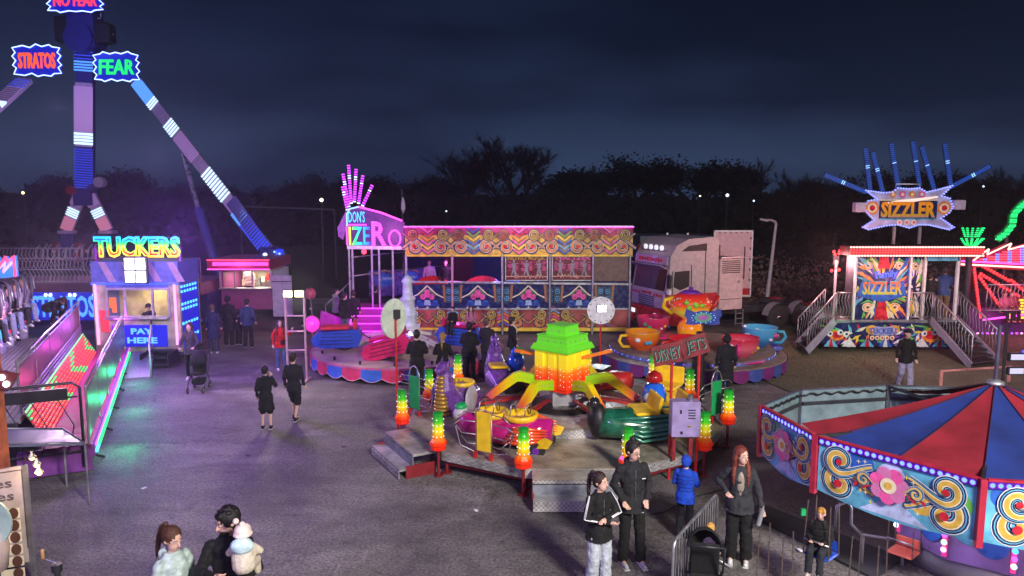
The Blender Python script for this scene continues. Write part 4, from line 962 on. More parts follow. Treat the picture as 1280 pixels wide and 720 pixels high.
cup(V((4.05, 22.0, .46)), R(195), 'orange cup with blue rim on the side nearest the disc lamp', ('#e06a18', '#e85a20', '#e8a020'), '#1c6ab8', cyanp, yel, [white, cyanp, yel, redp], 1)
cup(V((4.75, 23.9, Z)), R(90), 'raspberry pink cup with speckled flowers behind the orange cup', ('#a01848', '#c02058', '#e04070'), '#c02050', pinkp, pinkp, [grn, white, navy, yel], 2)
cup(V((5.15, 20.9, .46)), R(190), 'crimson cup with heart handle partly behind the name board', ('#a00818', '#c01020', '#d02030'), '#801020', yel, redp, [redp, pinkp], 3)
cup(V((6.75, 20.95, .46)), R(250), 'pink cup with red rim in front beside the navy hooded figure', ('#d0486a', '#e06a80', '#d82040'), '#a01020', pinkp, pinkp, [yel, orng, white], 4)
cup(V((7.85, 22.5, .5)), R(-20), 'pale blue cup with cyan rim at the outer side near the lorry wheels', ('#2060b0', '#4a9ad0', '#60b8e0'), '#2080c0', bluep, cyanp, [white, pinkp, cyanp], 5)
cp = P(866, 385, 22.6); T2 = thing('giant_teapot', 'big strawberry red and yellow teapot centrepiece above the cups', 'teapot', (cp.x, 22.9, .6)); mb = MB()
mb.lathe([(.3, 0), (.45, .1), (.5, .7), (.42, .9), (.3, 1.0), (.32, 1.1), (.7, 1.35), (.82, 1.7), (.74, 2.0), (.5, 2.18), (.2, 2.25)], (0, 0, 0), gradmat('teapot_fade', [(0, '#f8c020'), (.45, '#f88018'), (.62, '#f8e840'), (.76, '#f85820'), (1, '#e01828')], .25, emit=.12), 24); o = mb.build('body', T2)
T2.scale = (.80, .80, .74)
MB().tube([(-.7, 0, 2.0), (-1.05, -.05, 1.9), (-1.1, -.05, 1.6), (-.75, 0, 1.3)], .09, yel, 10).build('handle', T2)
MB().tube([(.68, 0, 1.5), (.98, -.05, 1.7), (1.08, -.08, 2.1)], [.16, .1, .07], redp, 10).build('spout', T2)
MB().lathe([(.45, 0), (.3, .1), (.08, .15), (.1, .25), (.01, .28)], (0, 0, 2.2), purp, 18).build('lid', T2)
mb = MB(); q = random.Random(8)
for k in range(26): a = q.uniform(-pi, 0); z = q.uniform(1.6, 2.05); mb.ell((.80 * cos(a), .80 * sin(a), z), .03, cream, 6, 4)
for k in range(6): a = -pi / 2 + q.uniform(-.5, .5); mb.ell((.80 * cos(a), .80 * sin(a), 1.75 + q.uniform(-.15, .15)), (.12, .05, .1), lime, 8, 5)
mb.build('pattern', o)

# ================================================================ arm ride with scalloped skirt (snowman figure of the photo left out)
OC = V((-3.35, 22.9, 0)); OR_ = 3.05
T = thing('jet_ride', 'low round ride deck with pink and blue scalloped skirt and slanting arms', 'fairground ride', OC)
MB().lathe([(OR_, .30), (OR_, .45), (OR_ - .03, .47), (.01, .47)], (0, 0, 0), mat('tan_deck', (.48, .38, .30), .6, var=.3, scale=2), 48, False).build('deck', T)
mb = MB(); mb.lathe([(OR_ + .03, .42), (OR_ + .03, .47), (OR_ - .02, .475)], (0, 0, 0), mat('trim_pink', (.5, .12, .25), .4), 48, False, False); mb.build('trim', T)
mb = MB(); N = 30
for k in range(N):
    a0, a1 = 2 * pi * k / N, 2 * pi * (k + 1) / N; m_ = (mat('skirt_pink', (.62, .04, .12), .5), mat('skirt_sky', (.04, .14, .55), .5))[k % 2]; vs = []; ed = []
    for j in range(9):
        t = a0 + (a1 - a0) * j / 8; z = .17 - .11 * sin(pi * j / 8); vs.append(V(((OR_ + .02) * cos(t), (OR_ + .02) * sin(t), z))); ed.append(V(((OR_ + .024) * cos(t), (OR_ + .024) * sin(t), z)))
    mb.poly(vs + [V((q.x, q.y, .43)) for q in vs[::-1]], m_); mb.tube(ed, .011, mat('skirt_edge', (.6, .35, .45), .5), 4)
mb.build('skirt', T)
MB().lathe([(.75, .47), (.7, .62), (.4, .7), (.38, 1.2)], (0, 0, 0), white, 20).build('hub', T)
mb = MB(); pw = mat('hub_white', (.62, .66, .78), .35); mb.lathe([(.36, 1.0), (.40, 1.05), (.30, 1.12), (.28, 1.5), (.33, 1.55), (.24, 1.62), (.22, 2.0), (.27, 2.05), (.17, 2.12), (.15, 2.55), (.2, 2.6), (.05, 2.8)], (0, 0, 0), pw, 18); cp_ = mb.build('centre_post', T)
mb = MB()
for k in range(40): t = 2 * pi * k / 40 * 5; mb.dot(((.30) * cos(t), .30 * sin(t), 1.3 + k * .012), .012, L_ice)
mb.build('bulbs', cp_)
JA = [(200, .55), (262, .35), (318, .3), (20, .45), (75, .4), (140, .5)]
for A, lift in JA:
    a = R(A); t = V((-sin(a), cos(a), 0)) * .09; mb = MB()
    for s_ in (-1, 1): mb.beam(cosq(a, .3, .95) + t * s_, cosq(a, 1.75, .62) + t * s_, .05, .07, mat('arm_white', (.6, .57, .52), .4))
    mb.beam(cosq(a, .9, .82) - t, cosq(a, .9, .82) + t, .04, .04, steel); mb.build('arm', T)
    MB().tube([cosq(a, 1.7, .62), cosq(a, 2.0, .52), cosq(a, 2.3, .60)], .03, dsteel, 6).build('spring', T)
mb = MB()
for k in range(16): a = 2 * pi * k / 16; mb.box(cosq(a, 2.72, .52), (.06, .06, .1), black)
mb.build('bollards', T)
# cars
def wedge_car(loc, rz, label, m1, m2, tilt=0):
    T = thing('ride_car', label, 'ride car', loc, rz, 'padded cars on the scalloped ride'); T.rotation_euler = (0, tilt, rz); mb = MB()
    prof = [(-.75, .0), (-.82, .22), (-.62, .42), (.6, .5), (.72, .25), (.6, -.05), (-.4, -.08)]
    mb.X = M.Rotation(pi / 2, 4, 'X'); mb.prism(prof, -.34, .34, m1); o = mb.build('body', T); bv = o.modifiers.new('b', 'BEVEL'); bv.width = .06; bv.segments = 3
    mb = MB()
    for j in range(4): mb.box((-.05, -.345, .06 + j * .11), (1.1 - .1 * j, .012, .018), black); mb.box((-.05, .345, .06 + j * .11), (1.1 - .1 * j, .012, .018), black)
    mb.build('grooves', T); MB().box((-.1, 0, .53), (.9, .6, .10), m2, bev=.04).box((.5, 0, .62), (.12, .6, .3), m2, bev=.04).build('seat', T); return T
gb = mat('padded_blue', (.01, .06, .42), .35, coat=.3); gp = mat('padded_pink', (.6, .01, .10), .35, coat=.3); gr = mat('padded_red', (.65, .03, .05), .4)
wedge_car(OC + V((-2.05, -.75, .72)), R(8), 'blue padded ride car with red seat at the outer end of its arm', gb, gr)
wedge_car(OC + V((-.25, -1.75, .66)), R(-4), 'pink wedge shaped ride car behind the pale green disc', gp, gp, -.25)
kid = wedge_car(OC + V((1.75, -.55, .75)), R(160), 'blue ride car with pink nose carrying two children', bluep, gp)
def seatkid(loc, rz, label, top, hair, hs='short'):
    return person(loc, rz, 1.15, label, top, '#1a1c2a', hair, hs, 'hoodie', 'trousers', '#505050', SIT, feet=False)
seatkid(OC + V((1.5, -.6, 1.24)), R(-20), 'child in dark helmet-like hair and black top riding the blue pink nosed car', '#08080c', '#0c0806')
seatkid(OC + V((2.05, -.45, 1.24)), R(10), 'child in pale pink jumper riding the blue pink nosed car', '#b06a8a', '#3a1c10', 'long')
# ================================================================ decorative helpers
def spiral(cx, cy, s, fl=1, up_=1, turns=1.35, tail=1.5):
    pts = []; n = 20
    for k in range(n + 1):
        u = k / n; th = -pi / 2 - 2 * pi * turns * (1 - u); r = s * (.10 + .38 * u); pts.append((r * cos(th), -r * sin(th)))
    x0, y0 = pts[-1]
    for k in range(1, 11):
        u = k / 10; pts.append((x0 + tail * s * u, y0 - s * .62 * (1 - cos(u * pi * .8)) * .6 + s * .10 * u * u))
    return [(cx + fl * x, cy + up_ * y) for x, y in pts]
def scroll(mb, cx, cy, s, fl, up_, cols, z=.004, w=.17, turns=1.35, tail=1.5):
    p = spiral(cx, cy, s, fl, up_, turns, tail); n = len(p)
    base = [s * w * (.35 + .65 * sin(pi * min(1, (k / (n - 1)) * 1.05) ** .8)) for k in range(n)]
    for i, (m_, ex, f) in enumerate(cols):
        mb.rib(p, [b * f + s * ex for b in base], m_, z + .003 * i)
def star(mb, x, y, r, m, z, n=4):
    mb.add([(x + (r if k % 2 == 0 else r * .25) * cos(pi * k / n), y + (r if k % 2 == 0 else r * .25) * sin(pi * k / n), z) for k in range(2 * n)], [list(range(2 * n))], m)
pgold = mat('print_gold', (.62, .40, .07), .25, var=.3); porange = mat('print_orange', (.80, .26, .04), .25, var=.35); pcream = mat('print_cream', (.78, .70, .48), .3)
pnavy = mat('print_navy', (.012, .02, .10), .25); pwhite = mat('print_white', (.75, .75, .78), .3); pred = mat('print_red', (.55, .02, .04), .25, var=.4); psky = mat('print_sky', (.12, .42, .62), .3, var=.5, scale=3)
pgreen = mat('print_green', (.12, .45, .08), .3, var=.4, scale=3); ppurp = mat('print_purple', (.22, .04, .35), .3, var=.4); pblue = mat('print_blue', (.03, .12, .5), .3, var=.3); ppink = mat('print_pink', (.75, .10, .35), .3, var=.3); pyel = mat('print_yellow', (.85, .62, .06), .3, var=.2)
pgrey = mat('print_grey', (.25, .24, .26), .4); pmaroon = mat('print_maroon', (.14, .008, .02), .35); pteal = mat('print_teal', (.02, .25, .30), .3, var=.4)
def railing(mb, a, b, h, m, n=12, wavy=0.05, r=.015, low=.12):
    a = V(a); b = V(b); u = V((0, 0, h)); mb.tube([a + u, b + u], r * 1.5, m, 6); mb.tube([a + V((0, 0, low)), b + V((0, 0, low))], r * 1.2, m, 6)
    d = (b - a).normalized()
    for k in range(n + 1):
        p = a.lerp(b, k / n)
        if wavy and k not in (0, n): mb.tube([p + V((0, 0, low)), p + d * wavy + V((0, 0, low + (h - low) * .3)), p - d * wavy + V((0, 0, low + (h - low) * .7)), p + u], r * .7, m, 4)
        else: mb.tube([p + V((0, 0, 0 if k in (0, n) else low)), p + u], r if k in (0, n) else r * .7, m, 5)

# ================================================================ waltzer
WY = 27.6
def wx(px, Y=WY): return (px - 640) / F * (Y * .9925 + 2.8 * .122 + .2)
x0, x1 = wx(508), wx(789); DT = 1.0
zt = P(640, 284, WY).z; zb = P(640, 319, WY).z
T = WZ = thing('waltzer', 'long covered ride with pink bulb lined scroll fascia and painted skirt below dark openings', 'fairground ride', ((x0 + x1) / 2, WY, 0))
W2 = (x1 - x0) / 2
def xl(px): return wx(px) - (x0 + x1) / 2
mb = MB(); mb.lathe([(W2 - .1, DT - .1), (W2 - .1, DT), (.01, DT + .01)], (0, 4.6, 0), plank, 36, False); mb.build('platform', T)
bk = mat('back_scene', (.01, .014, .08), .6, var=.5, scale=1.2); mb = MB()
for k in range(9):
    a0, a1 = R(8 + k * 18), R(8 + (k + 1) * 18); q0, q1 = [V((5.2 * cos(a), 4.6 + 4.6 * sin(a), 0)) for a in (a0, a1)]
    mb.beam(q0 + V((0, 0, 2.0)), q1 + V((0, 0, 2.0)), .05, 2.0, bk if k % 3 else pmaroon)
mb.build('back_panels', T)
mb = MB(); mb.prism([(-W2, .1), (W2, .1), (W2 - .8, 7), (0, 9), (-W2 + .8, 7)], zb + .05, zb + .12, mat('canvas_top', (.03, .03, .04), .8)); mb.build('roof', T)
# fascia: chevron fields between scrolls
UW = (2 * W2) / 5.0
mb = MB(); mb.X = frame((-W2, -.03, zb), (1, 0, 0), (0, 0, 1)); H_ = zt - zb
mb.add([(0, 0, 0), (2 * W2, 0, 0), (2 * W2, H_, 0), (0, H_, 0)], [(0, 1, 2, 3)], pgold)
mb.add([(0, H_ * .72, .002), (2 * W2, H_ * .72, .002), (2 * W2, H_, .002), (0, H_, .002)], [(0, 1, 2, 3)], mat('print_rose', (.42, .03, .14), .25, var=.5, scale=1.5))
cols = [(pnavy, .05, 1.0), (pcream, .02, .8), (pnavy, 0, .6), (porange, 0, .42)]
for u in range(5):
    cx = UW * (u + .5) ; chs = [(ppink, pyel, ppink, porange, pred), (pblue, psky, pblue, pyel, pgreen)][(u // 1) % 2]
    for j in range(6):
        m_ = chs[j % 5]; y = H_ * (.12 + .15 * j); 
        mb.rib([(cx - .26, y + .14), (cx, y - .06), (cx + .26, y + .14)], .07, m_, .006)
        mb.rib([(cx - .26, y + .07), (cx, y - .13), (cx + .26, y + .07)], .03, pnavy, .007)
    for fl in (-1, 1):
        scroll(mb, cx + fl * .50, H_ * .30, .50, fl, 1, [(pnavy, .17, 1.15), (pcream, .03, .9), (pnavy, 0, .62), (porange, 0, .38)], .005, .26, tail=1.0); scroll(mb, cx + fl * .60, H_ * .74, .40, fl, -1, [(pnavy, .14, 1.1), (pyel if fl > 0 else porange, .0, .9), (pnavy, 0, .4)], .018, .26, tail=.9)
        mb.disc((cx + fl * .52, H_ * .30, .030), .07, pred, 12)
mb.build('fascia', T)
mb = MB(); n = 86
for k in range(n): mb.box((-W2 + 2 * W2 * k / (n - 1), -.06, zt + .01), (.055, .04, .05), L_mag if k % 2 else L_pink)
mb.build('fascia_bulbs', T)
MB().box((0, -.02, zt + .03), (2 * W2, .07, .05), steel).box((0, -.03, zb - .02), (2 * W2, .06, .05), pyel).build('fascia_trim', T)
# skirt panels
SK0, SK1, SK2 = .12, 1.02, 1.95
mb = MB(); mb.X = frame((-W2, .0, 0), (1, 0, 0), (0, 0, 1)); LU = xl(629) - xl(566)
mb.add([(0, SK0, 0), (2 * W2, SK0, 0), (2 * W2, SK1, 0), (0, SK1, 0)], [(0, 1, 2, 3)], mat('print_sunset', (.34, .07, .06), .3, var=.6, scale=1.6))
mb.add([(0, SK0, .003), (2 * W2, SK0, .003), (2 * W2, SK0 + .14, .003), (0, SK0 + .14, .003)], [(0, 1, 2, 3)], pyel)
mb.add([(0, SK1, 0), (2 * W2, SK1, 0), (2 * W2, SK2 + .12, 0), (0, SK2 - .0, 0)][:4], [(0, 1, 2, 3)], pnavy)
offs = xl(566) + W2; k = -1
while offs + k * LU < 2 * W2 - .05:
    c = offs + k * LU; mid = c + LU / 2
    if c > .2:
        for j in range(6): mb.rib([(c - .22, SK0 + .22 + .12 * j), (c, SK0 + .36 + .12 * j), (c + .22, SK0 + .22 + .12 * j)], .06, [pblue, pyel, ppink, porange, psky, ppurp][j], .006)
        for fl in (-1, 1):   # loudspeaker stacks
            if 0.3 < c + fl * .28 < 2 * W2 - .2:
                mb.add([(c + fl * .14 - .12, SK1 + .2, .005), (c + fl * .14 + .12, SK1 + .2, .005), (c + fl * .14 + .12, SK2 - .1, .005), (c + fl * .14 - .12, SK2 - .1, .005)], [(0, 1, 2, 3)], mat('print_slate', (.03, .07, .10), .3))
                for q in (.38, .66): mb.disc((c + fl * .14, SK1 + q, .009), .095, psky, 14); mb.disc((c + fl * .14, SK1 + q, .012), .07, pnavy, 14); mb.disc((c + fl * .14, SK1 + q, .015), .03, psky, 10)
                mb.add([(c + fl * .30 - .04, SK1 + .25, .005), (c + fl * .30 + .04, SK1 + .25, .005), (c + fl * .34 + .05, SK2 - .02, .005), (c + fl * .34 - .05, SK2 - .02, .005)], [(0, 1, 2, 3)], mat('print_brown', (.35, .14, .05), .4))
    if .5 < mid < 2 * W2 - .5:
        for fl in (-1, 1):
            scroll(mb, mid + fl * .42, SK0 + .36, .44, -fl, 1, [(pnavy, .14, 1.1), (pgold, .02, .95), (pnavy, 0, .55), (porange, 0, .35)], .006, .26, tail=1.0)
            scroll(mb, mid + fl * .50, SK0 + .66, .36, -fl, -1, [(pnavy, .14, 1.1), (pyel, .0, .95), (pnavy, 0, .35)], .020, .26, tail=1.0)
            mb.rib([(mid, SK2 - .05), (mid + fl * .35, SK1 + .55), (mid + fl * .62, SK1 + .42)], .05, pcream, .006)
            mb.rib([(mid + fl * .06, SK2 - .18), (mid + fl * .30, SK1 + .48)], .03, pgreen, .007)
            scroll(mb, mid + fl * .16, SK1 + .44, .20, -fl, 1, [(pmaroon, .05, 1.), (ppink, .0, .9)], .009, .4, tail=.6)
            mb.disc((mid + fl * .30, SK1 + .27, .012), .10, pblue, 12, .05)
        mb.add([(mid - .5, SK1 + .08, .004), (mid + .5, SK1 + .08, .004), (mid + .38, SK1 + .26, .004), (mid - .38, SK1 + .26, .004)], [(0, 1, 2, 3)], mat('print_deepblue', (.02, .06, .3), .3))
        mb.add([(mid - .13, SK1 + .12, .015), (mid + .13, SK1 + .12, .015), (mid + .10, SK1 + .32, .015), (mid - .10, SK1 + .32, .015)], [(0, 1, 2, 3)], mat('print_paleblue', (.35, .5, .7), .3))
        mb.disc((mid, SK1 + .58, .02), .12, ppink, 12, .16)
        for q in (-.4, 0, .4): star(mb, mid + q, SK1 + .03, .08, pcream, .018)
    k += 1
mb.build('skirt', T)
MB().box((0, -.02, SK2 + .06), (2 * W2, .08, .07), steel, ry=.012).box((0, .05, DT), (2 * W2, .2, .06), steel).build('rail', T)
for px in (509, 566, 628, 687, 740, 786):
    MB().cyl((xl(px), -.09, .0), (xl(px), -.09, zb + .02), .045, steel if px != 566 else mat('pink_post', (.6, .3, .4), .4, .4)).build('post', T)
# text panels in the two right-hand openings
def band_panel(pa, pb, word, wcol):
    mb = MB(); a, b = xl(pa), xl(pb); w = b - a; z0, z1 = SK2 + .15, zb - .05; h = z1 - z0; mb.X = frame(((a + b) / 2, .06, (z0 + z1) / 2), (1, 0, 0), (0, 0, 1))
    mb.box((0, 0, -.02), (w, h, .03), pmaroon); q = random.Random(pa)
    for j in range(7):
        for i in range(6):
            if q.random() < .75: mb.box((-w * .42 + i * w * .165 + q.uniform(0, .05), h * (.26 - .055 * j), .002), (q.uniform(.08, .2), .022, .004), ppink)
    for i in range(3):
        cx = -w * .3 + i * w * .3; mb.disc((cx, h * .30, .008), .045, pgrey, 10, .06); mb.add([(cx - .09, h * .22, .006), (cx + .10, h * .22, .006), (cx + .05, -h * .05, .006), (cx + .13, -h * .33, .006), (cx + .03, -h * .33, .006), (cx, -h * .1, .006), (cx - .09, -h * .33, .006), (cx - .12, -h * .33, .006), (cx - .05, -h * .02, .006)], [list(range(9))], pgrey)
    pts = [(-w / 2 + w * k / 60, -h * .33 + (q.uniform(-.09, .09) if 8 < k < 54 and k % 10 > 2 else q.uniform(-.02, .02))) for k in range(61)]; mb.rib(pts, .03, mat('print_wave', (.75, .42, .3), .4), .010)
    textmesh(mb, word, w * .9, .15, M.Translation((0, h * .44, .004)), wcol, .006, .03); o = mb.build('printed_panel', T)
    f = MB(); f.X = mb.X
    for s_ in (-1, 1): f.box((s_ * w / 2, 0, .01), (.04, h + .04, .04), steel); f.box((0, s_ * h / 2, .01), (w, .04, .04), steel)
    f.build('panel_frame', o)
band_panel(632, 684, 'RETRO ROCK', pgold); band_panel(690, 740, 'WALTZER', ppink)
MB().box(((xl(742) + xl(786)) / 2, .06, (SK2 + zb) / 2 + .05), (xl(786) - xl(742), .04, zb - SK2 - .15), mat('brown_board', (.16, .09, .07), .5, var=.4)).build('end_board', T)
# left section with steps, lit sign and slatted stair lights
LX0 = wx(437, 27.9) - (x0 + x1) / 2; LX1 = -W2
SZB = P(440, 311, 27.8).z; 
top = [(437, 268), (441, 260), (452, 258), (506, 277)]
mb = MB(); sb = mat('sign_back', (.10, .02, .16), .4, var=.4)
def SP(px, py, d=0): return ((wx(px, 27.8) - (x0 + x1) / 2), P(px, py, 27.8).z)
pl = [SP(436, 311), SP(506, 311), SP(508, 278), SP(480, 266), SP(452, 257), SP(441, 260), SP(436, 270)]
mb.X = frame((0, .2, 0), (1, 0, 0), (0, 0, 1)); mb.prism(pl, -.06, 0, sb); mb.rib([SP(436, 309), SP(508, 310)], .14, pwhite, .004)
sg = mb.build('sign_board', T)
mb = MB(); mb.X = frame((0, .2, 0), (1, 0, 0), (0, 0, 1))
def tube2(pts, m, r=.03):
    mb.tube([(x, y, .03) for x, y in pts], r, m, 6)
tube2([SP(437, 283), SP(437, 268), SP(441, 261), SP(452, 258.5)], L_ice); tube2([SP(452, 258.5), SP(480, 266), SP(505, 276)], L_pink, .035); tube2([SP(437, 281), SP(461, 281)], L_mag)
tube2([SP(436.5, 306), SP(436.5, 284)], L_pink)
mb.build('border_lights', sg)
mb = MB(); X = frame((0, .2, 0), (1, 0, 0), (0, 0, 1))
def word(s, pa, pb, ya, yb, m, e=.03, b=.0):
    a = SP(pa, yb); c = SP(pb, ya); textmesh(mb, s, c[0] - a[0], c[1] - a[1], X @ M.Translation(((a[0] + c[0]) / 2, (a[1] + c[1]) / 2, .01)), m, e, b)
word("DON'S", 439, 459, 264, 278, L_cyan); 
word('IZE', 439, 465, 283.5, 306, gradmat('rainbow_led', [(0, '#ffe020'), (.25, '#30ff60'), (.55, '#10c0c0'), (1, '#3050ff')], .4, 1.6, axis=0), .03, .01)
mb.build('lettering', sg)
mb = MB(); xa, ya = SP(467, 307); xb, yb = SP(485, 277); mb.X = X
textmesh(mb, 'R', xb - xa, yb - ya, M.Translation(((xa + xb) / 2, (ya + yb) / 2, .01)), L_pink, .03, .02)
for j in range(10): mb.box(((xa + xb) / 2, ya + (yb - ya) * j / 10, .045), (xb - xa, .022, .012), sb)
cx, cy = SP(495.5, 298); rx = .22; 
mb.tube([(cx + rx * cos(t), cy + .31 * sin(t), .03) for t in [2 * pi * k / 20 for k in range(20)]], .03, L_pink, 6, True)
mb.build('bulb_letters', sg)
# fan of light bars on the corner
for (ax, ay, bx, by) in [(438, 262, 433, 234), (440, 258, 434, 218), (443, 254, 441, 207), (447, 252, 450, 212), (452, 254, 458, 220), (457, 257, 469, 232)]:
    a = SP(ax, ay); b = SP(bx, by); mb = MB(); mb.X = X; d = V((b[0] - a[0], b[1] - a[1], 0)); mb.beam((a[0], a[1], 0), (b[0], b[1], 0), .12, .05, purp, (0, 0, 1))
    n = int(d.length / .085)
    for k in range(n):
        p = V((a[0], a[1], .05)).lerp(V((b[0], b[1], .05)), k / (n - 1)); mm = L_white if .66 < k / (n - 1) < .8 or k == 0 else L_mag; mb.box((p.x, p.y, .04), (.11, .035, .03), mm, rz=atan2(d.y, d.x) - pi / 2)
    mb.build('light_bar', T)
mb = MB(); a = SP(434, 262); b = SP(424, 300); mb.X = X; mb.prism([SP(436, 262), SP(424, 285), SP(425, 296), SP(431, 300), SP(436, 282)], -.2, -.1, mat('wing_print', (.35, .08, .35), .3, var=.6, scale=3)); mb.build('side_wing', T)
# steel frame and steps of the left section
mb = MB()
for px in (438, 442, 466, 475, 492): mb.cyl((wx(px, 27.8) - (x0 + x1) / 2, .25, DT if px > 445 else 0), (wx(px, 27.8) - (x0 + x1) / 2, .25, SZB), .045, steel)
for z in (2.95, 2.2): mb.tube([(LX0, .5, z), (LX0 + 1, 2.5, z), (LX0 + 3.5, 5.5, z)], .03, steel, 6)
mb.build('frame', T)
mb = MB(); mb.X = frame((LX0 + .4, 3.2, DT), (1, .55, 0), (0, 0, 1)); pv = mat('print_violet', (.10, .04, .26), .3, var=.5)
mb.box((1.1, .6, 0), (2.6, 1.15, .04), pv)
for j in range(2):
    mb.disc((.5 + j * 1.2, .75, .025), .42, pblue, 16, .3); textmesh(mb, ['ALL THE FUN', 'OF THE FAIR'][j], .62, .12, M.Translation((.5 + j * 1.2, .8, .03)), pwhite, .005)
    mb.rib([(.1 + j * 1.2, 1.0), (.5 + j * 1.2, 1.18), (.9 + j * 1.2, 1.0)], .05, pgold, .03)
mb.build('corner_panel', T)
mb = MB(); led_m = L_mag; mgs = mat('magenta_riser', (.30, .02, .25), .35, emit=.12, ecol=(.7, .02, .6))
for j in range(4):
    z = .25 * (j + 1); y = .55 - .3 * (3 - j) - .3; xx = -W2 - 1.55 + .08 * j
    mb.box((xx, y + .6, z - .125), (1.9 - .12 * j, 1.2, .25), mgs); mb.box((xx, y - .01, z - .02), (1.9 - .12 * j, .03, .035), L_mag)
mb.tube([(-W2 - 2.1, -.5, .35), (-W2 - 2.15, .1, .75), (-W2 - 2.5, .9, 1.1)], .03, L_mag, 6)
mb.build('steps', T)
mb = MB(); mb.prism([(-.9, 0), (.3, 0), (.1, .55), (-.75, .95)], -.03, .03, mat('magenta_panel', (.45, .02, .4), .3)); o = mb.build('stair_side', T); o.matrix_basis = frame((-W2 - 2.45, -.35, .1), (1, .5, 0), (0, 0, 1))
mb = MB(); railing(mb, (-W2 - 3.2, .3, .15), (-W2 - 2.3, 1.0, 1.05), .95, steel, 3, 0, .02); mb.build('handrail', T)
lamp('POINT', (WZ.location.x - W2 - 1.1, WY - 1.1, 1.0), 60, (.9, .05, 1), .3, name='stair_light'); lamp('POINT', (WZ.location.x - W2 - .6, WY - 1.0, SZB + .6), 70, (1, .25, .9), .4, name='sign_light')
lamp('AREA', (WZ.location.x, WY - .9, zt + .25), 62, (1, .70, .85), 3, (WZ.location.x, WY, 1.2), name='fascia_light').data.shape = 'SQUARE'
lamp('POINT', (WZ.location.x - .9, WY + 2.2, zb - .35), 260, (.15, .2, 1), .2, name='inner_blue'); lamp('POINT', (WZ.location.x - 2.6, WY + 1.6, zb - .4), 80, (.9, .1, .9), .2, name='inner_pink')
lamp('POINT', (WZ.location.x + 2.2, WY + 2.4, zb - .4), 30, (1, .1, .15), .2, name='inner_red')
# tubs and riders inside
def tub(loc, rz, label, m_):
    T = thing('waltzer_car', label, 'ride car', loc, rz, 'tubs inside the covered ride'); rg = MB(); vs = []
    n = 14
    for z, r0, r1 in ((0, .62, .62), (.35, .7, .66), (.95, .8, .74)):
        for k in range(n + 1):
            a = R(-50 + 280 * k / n); vs.append((r0 * cos(a), r0 * sin(a), z * (.55 + .45 * max(0, sin(a)))))
    rg.add(vs, [(i * (n + 1) + j, i * (n + 1) + j + 1, (i + 1) * (n + 1) + j + 1, (i + 1) * (n + 1) + j) for i in range(2) for j in range(n)], m_, True); o = rg.build('tub', T)
    s_ = o.modifiers.new('s', 'SOLIDIFY'); s_.thickness = .06; MB().lathe([(.62, .0), (.62, .4), (.2, .42)], (0, .1, 0), black, 16).build('seat', T); return T
ox = WZ.location.x
tub((ox + xl(603) * 1.03, WY + 1.3, DT + .12), R(0), 'red waltzer tub with two riders in the blue lit opening', redp); tub((ox + xl(535) * 1.03, WY + 1.3, DT + .12), R(-10), 'red waltzer tub in the pink lit opening', redp)
tub((ox + .3, WY + 4.4, DT + .2), R(20), 'waltzer tub deeper inside in the blue shadow', bluep)
for px, dy, h, lb, tp, hr, hs_, ps, z in [(592, 1.35, 1.2, 'rider in black hoodie in the red waltzer tub', '#08080c', '#140c08', 'short', SIT, .72), (610, 1.35, 1.2, 'rider in red top in the red waltzer tub', '#a01018', '#3a2010', 'short', SIT, .72), (530, 1.4, 1.2, 'rider in black cap seated in the pink lit tub', '#101018', '#140c08', 'short', SIT, .70), (541, 1.4, 1.1, 'small rider in magenta light beside the black capped rider', '#c040a0', '#5a3018', 'long', SIT, .70),
    (538, 2.4, 1.7, 'attendant in pale pink lit shirt standing inside the covered ride', '#b07ab0', '#3a2418', 'short', None, DT), (558, 1.9, 1.75, 'attendant in black shirt with white emblem standing inside the covered ride', '#060608', '#0c0806', 'short', None, DT)]:
    person((ox + xl(px) * (1 + dy / 28), WY + dy, z + (.0 if ps is None else .45)), R(rnd.uniform(-20, 20)), h, lb, tp, '#14161c', hr, hs_, 'hoodie', 'trousers', '#303030', ps, feet=ps is None)
# flag on the roof
p = P(503, 278, 29); T = thing('flag', 'limp pale flag on a thin pole above the pink sign', 'flag', (p.x, 29, 0)); zt_ = P(503, 237, 29).z
MB().cyl((0, 0, 0), (0, 0, zt_), .025, dsteel, n=6).build('pole', T); mb = MB(); mb.loft([[V((.04 + .16 * f * cos(t) * .6, .05 * sin(t), z)) for t in [2 * pi * k / 10 for k in range(10)]] for z, f in ((zt_ - .95, .15), (zt_ - .75, 1), (zt_ - .5, .8), (zt_ - .3, .2))], mat('flag_cloth', (.4, .38, .4), .9)); mb.build('cloth', T)
# rear loudspeaker-like boxes: red light bar under sign
MB().ell((0, 0, 0), .1, led('redspot', (1, .02, .05), 8), 8, 6).build('red_spot', WZ, (xl(455), .3, SZB - .12))

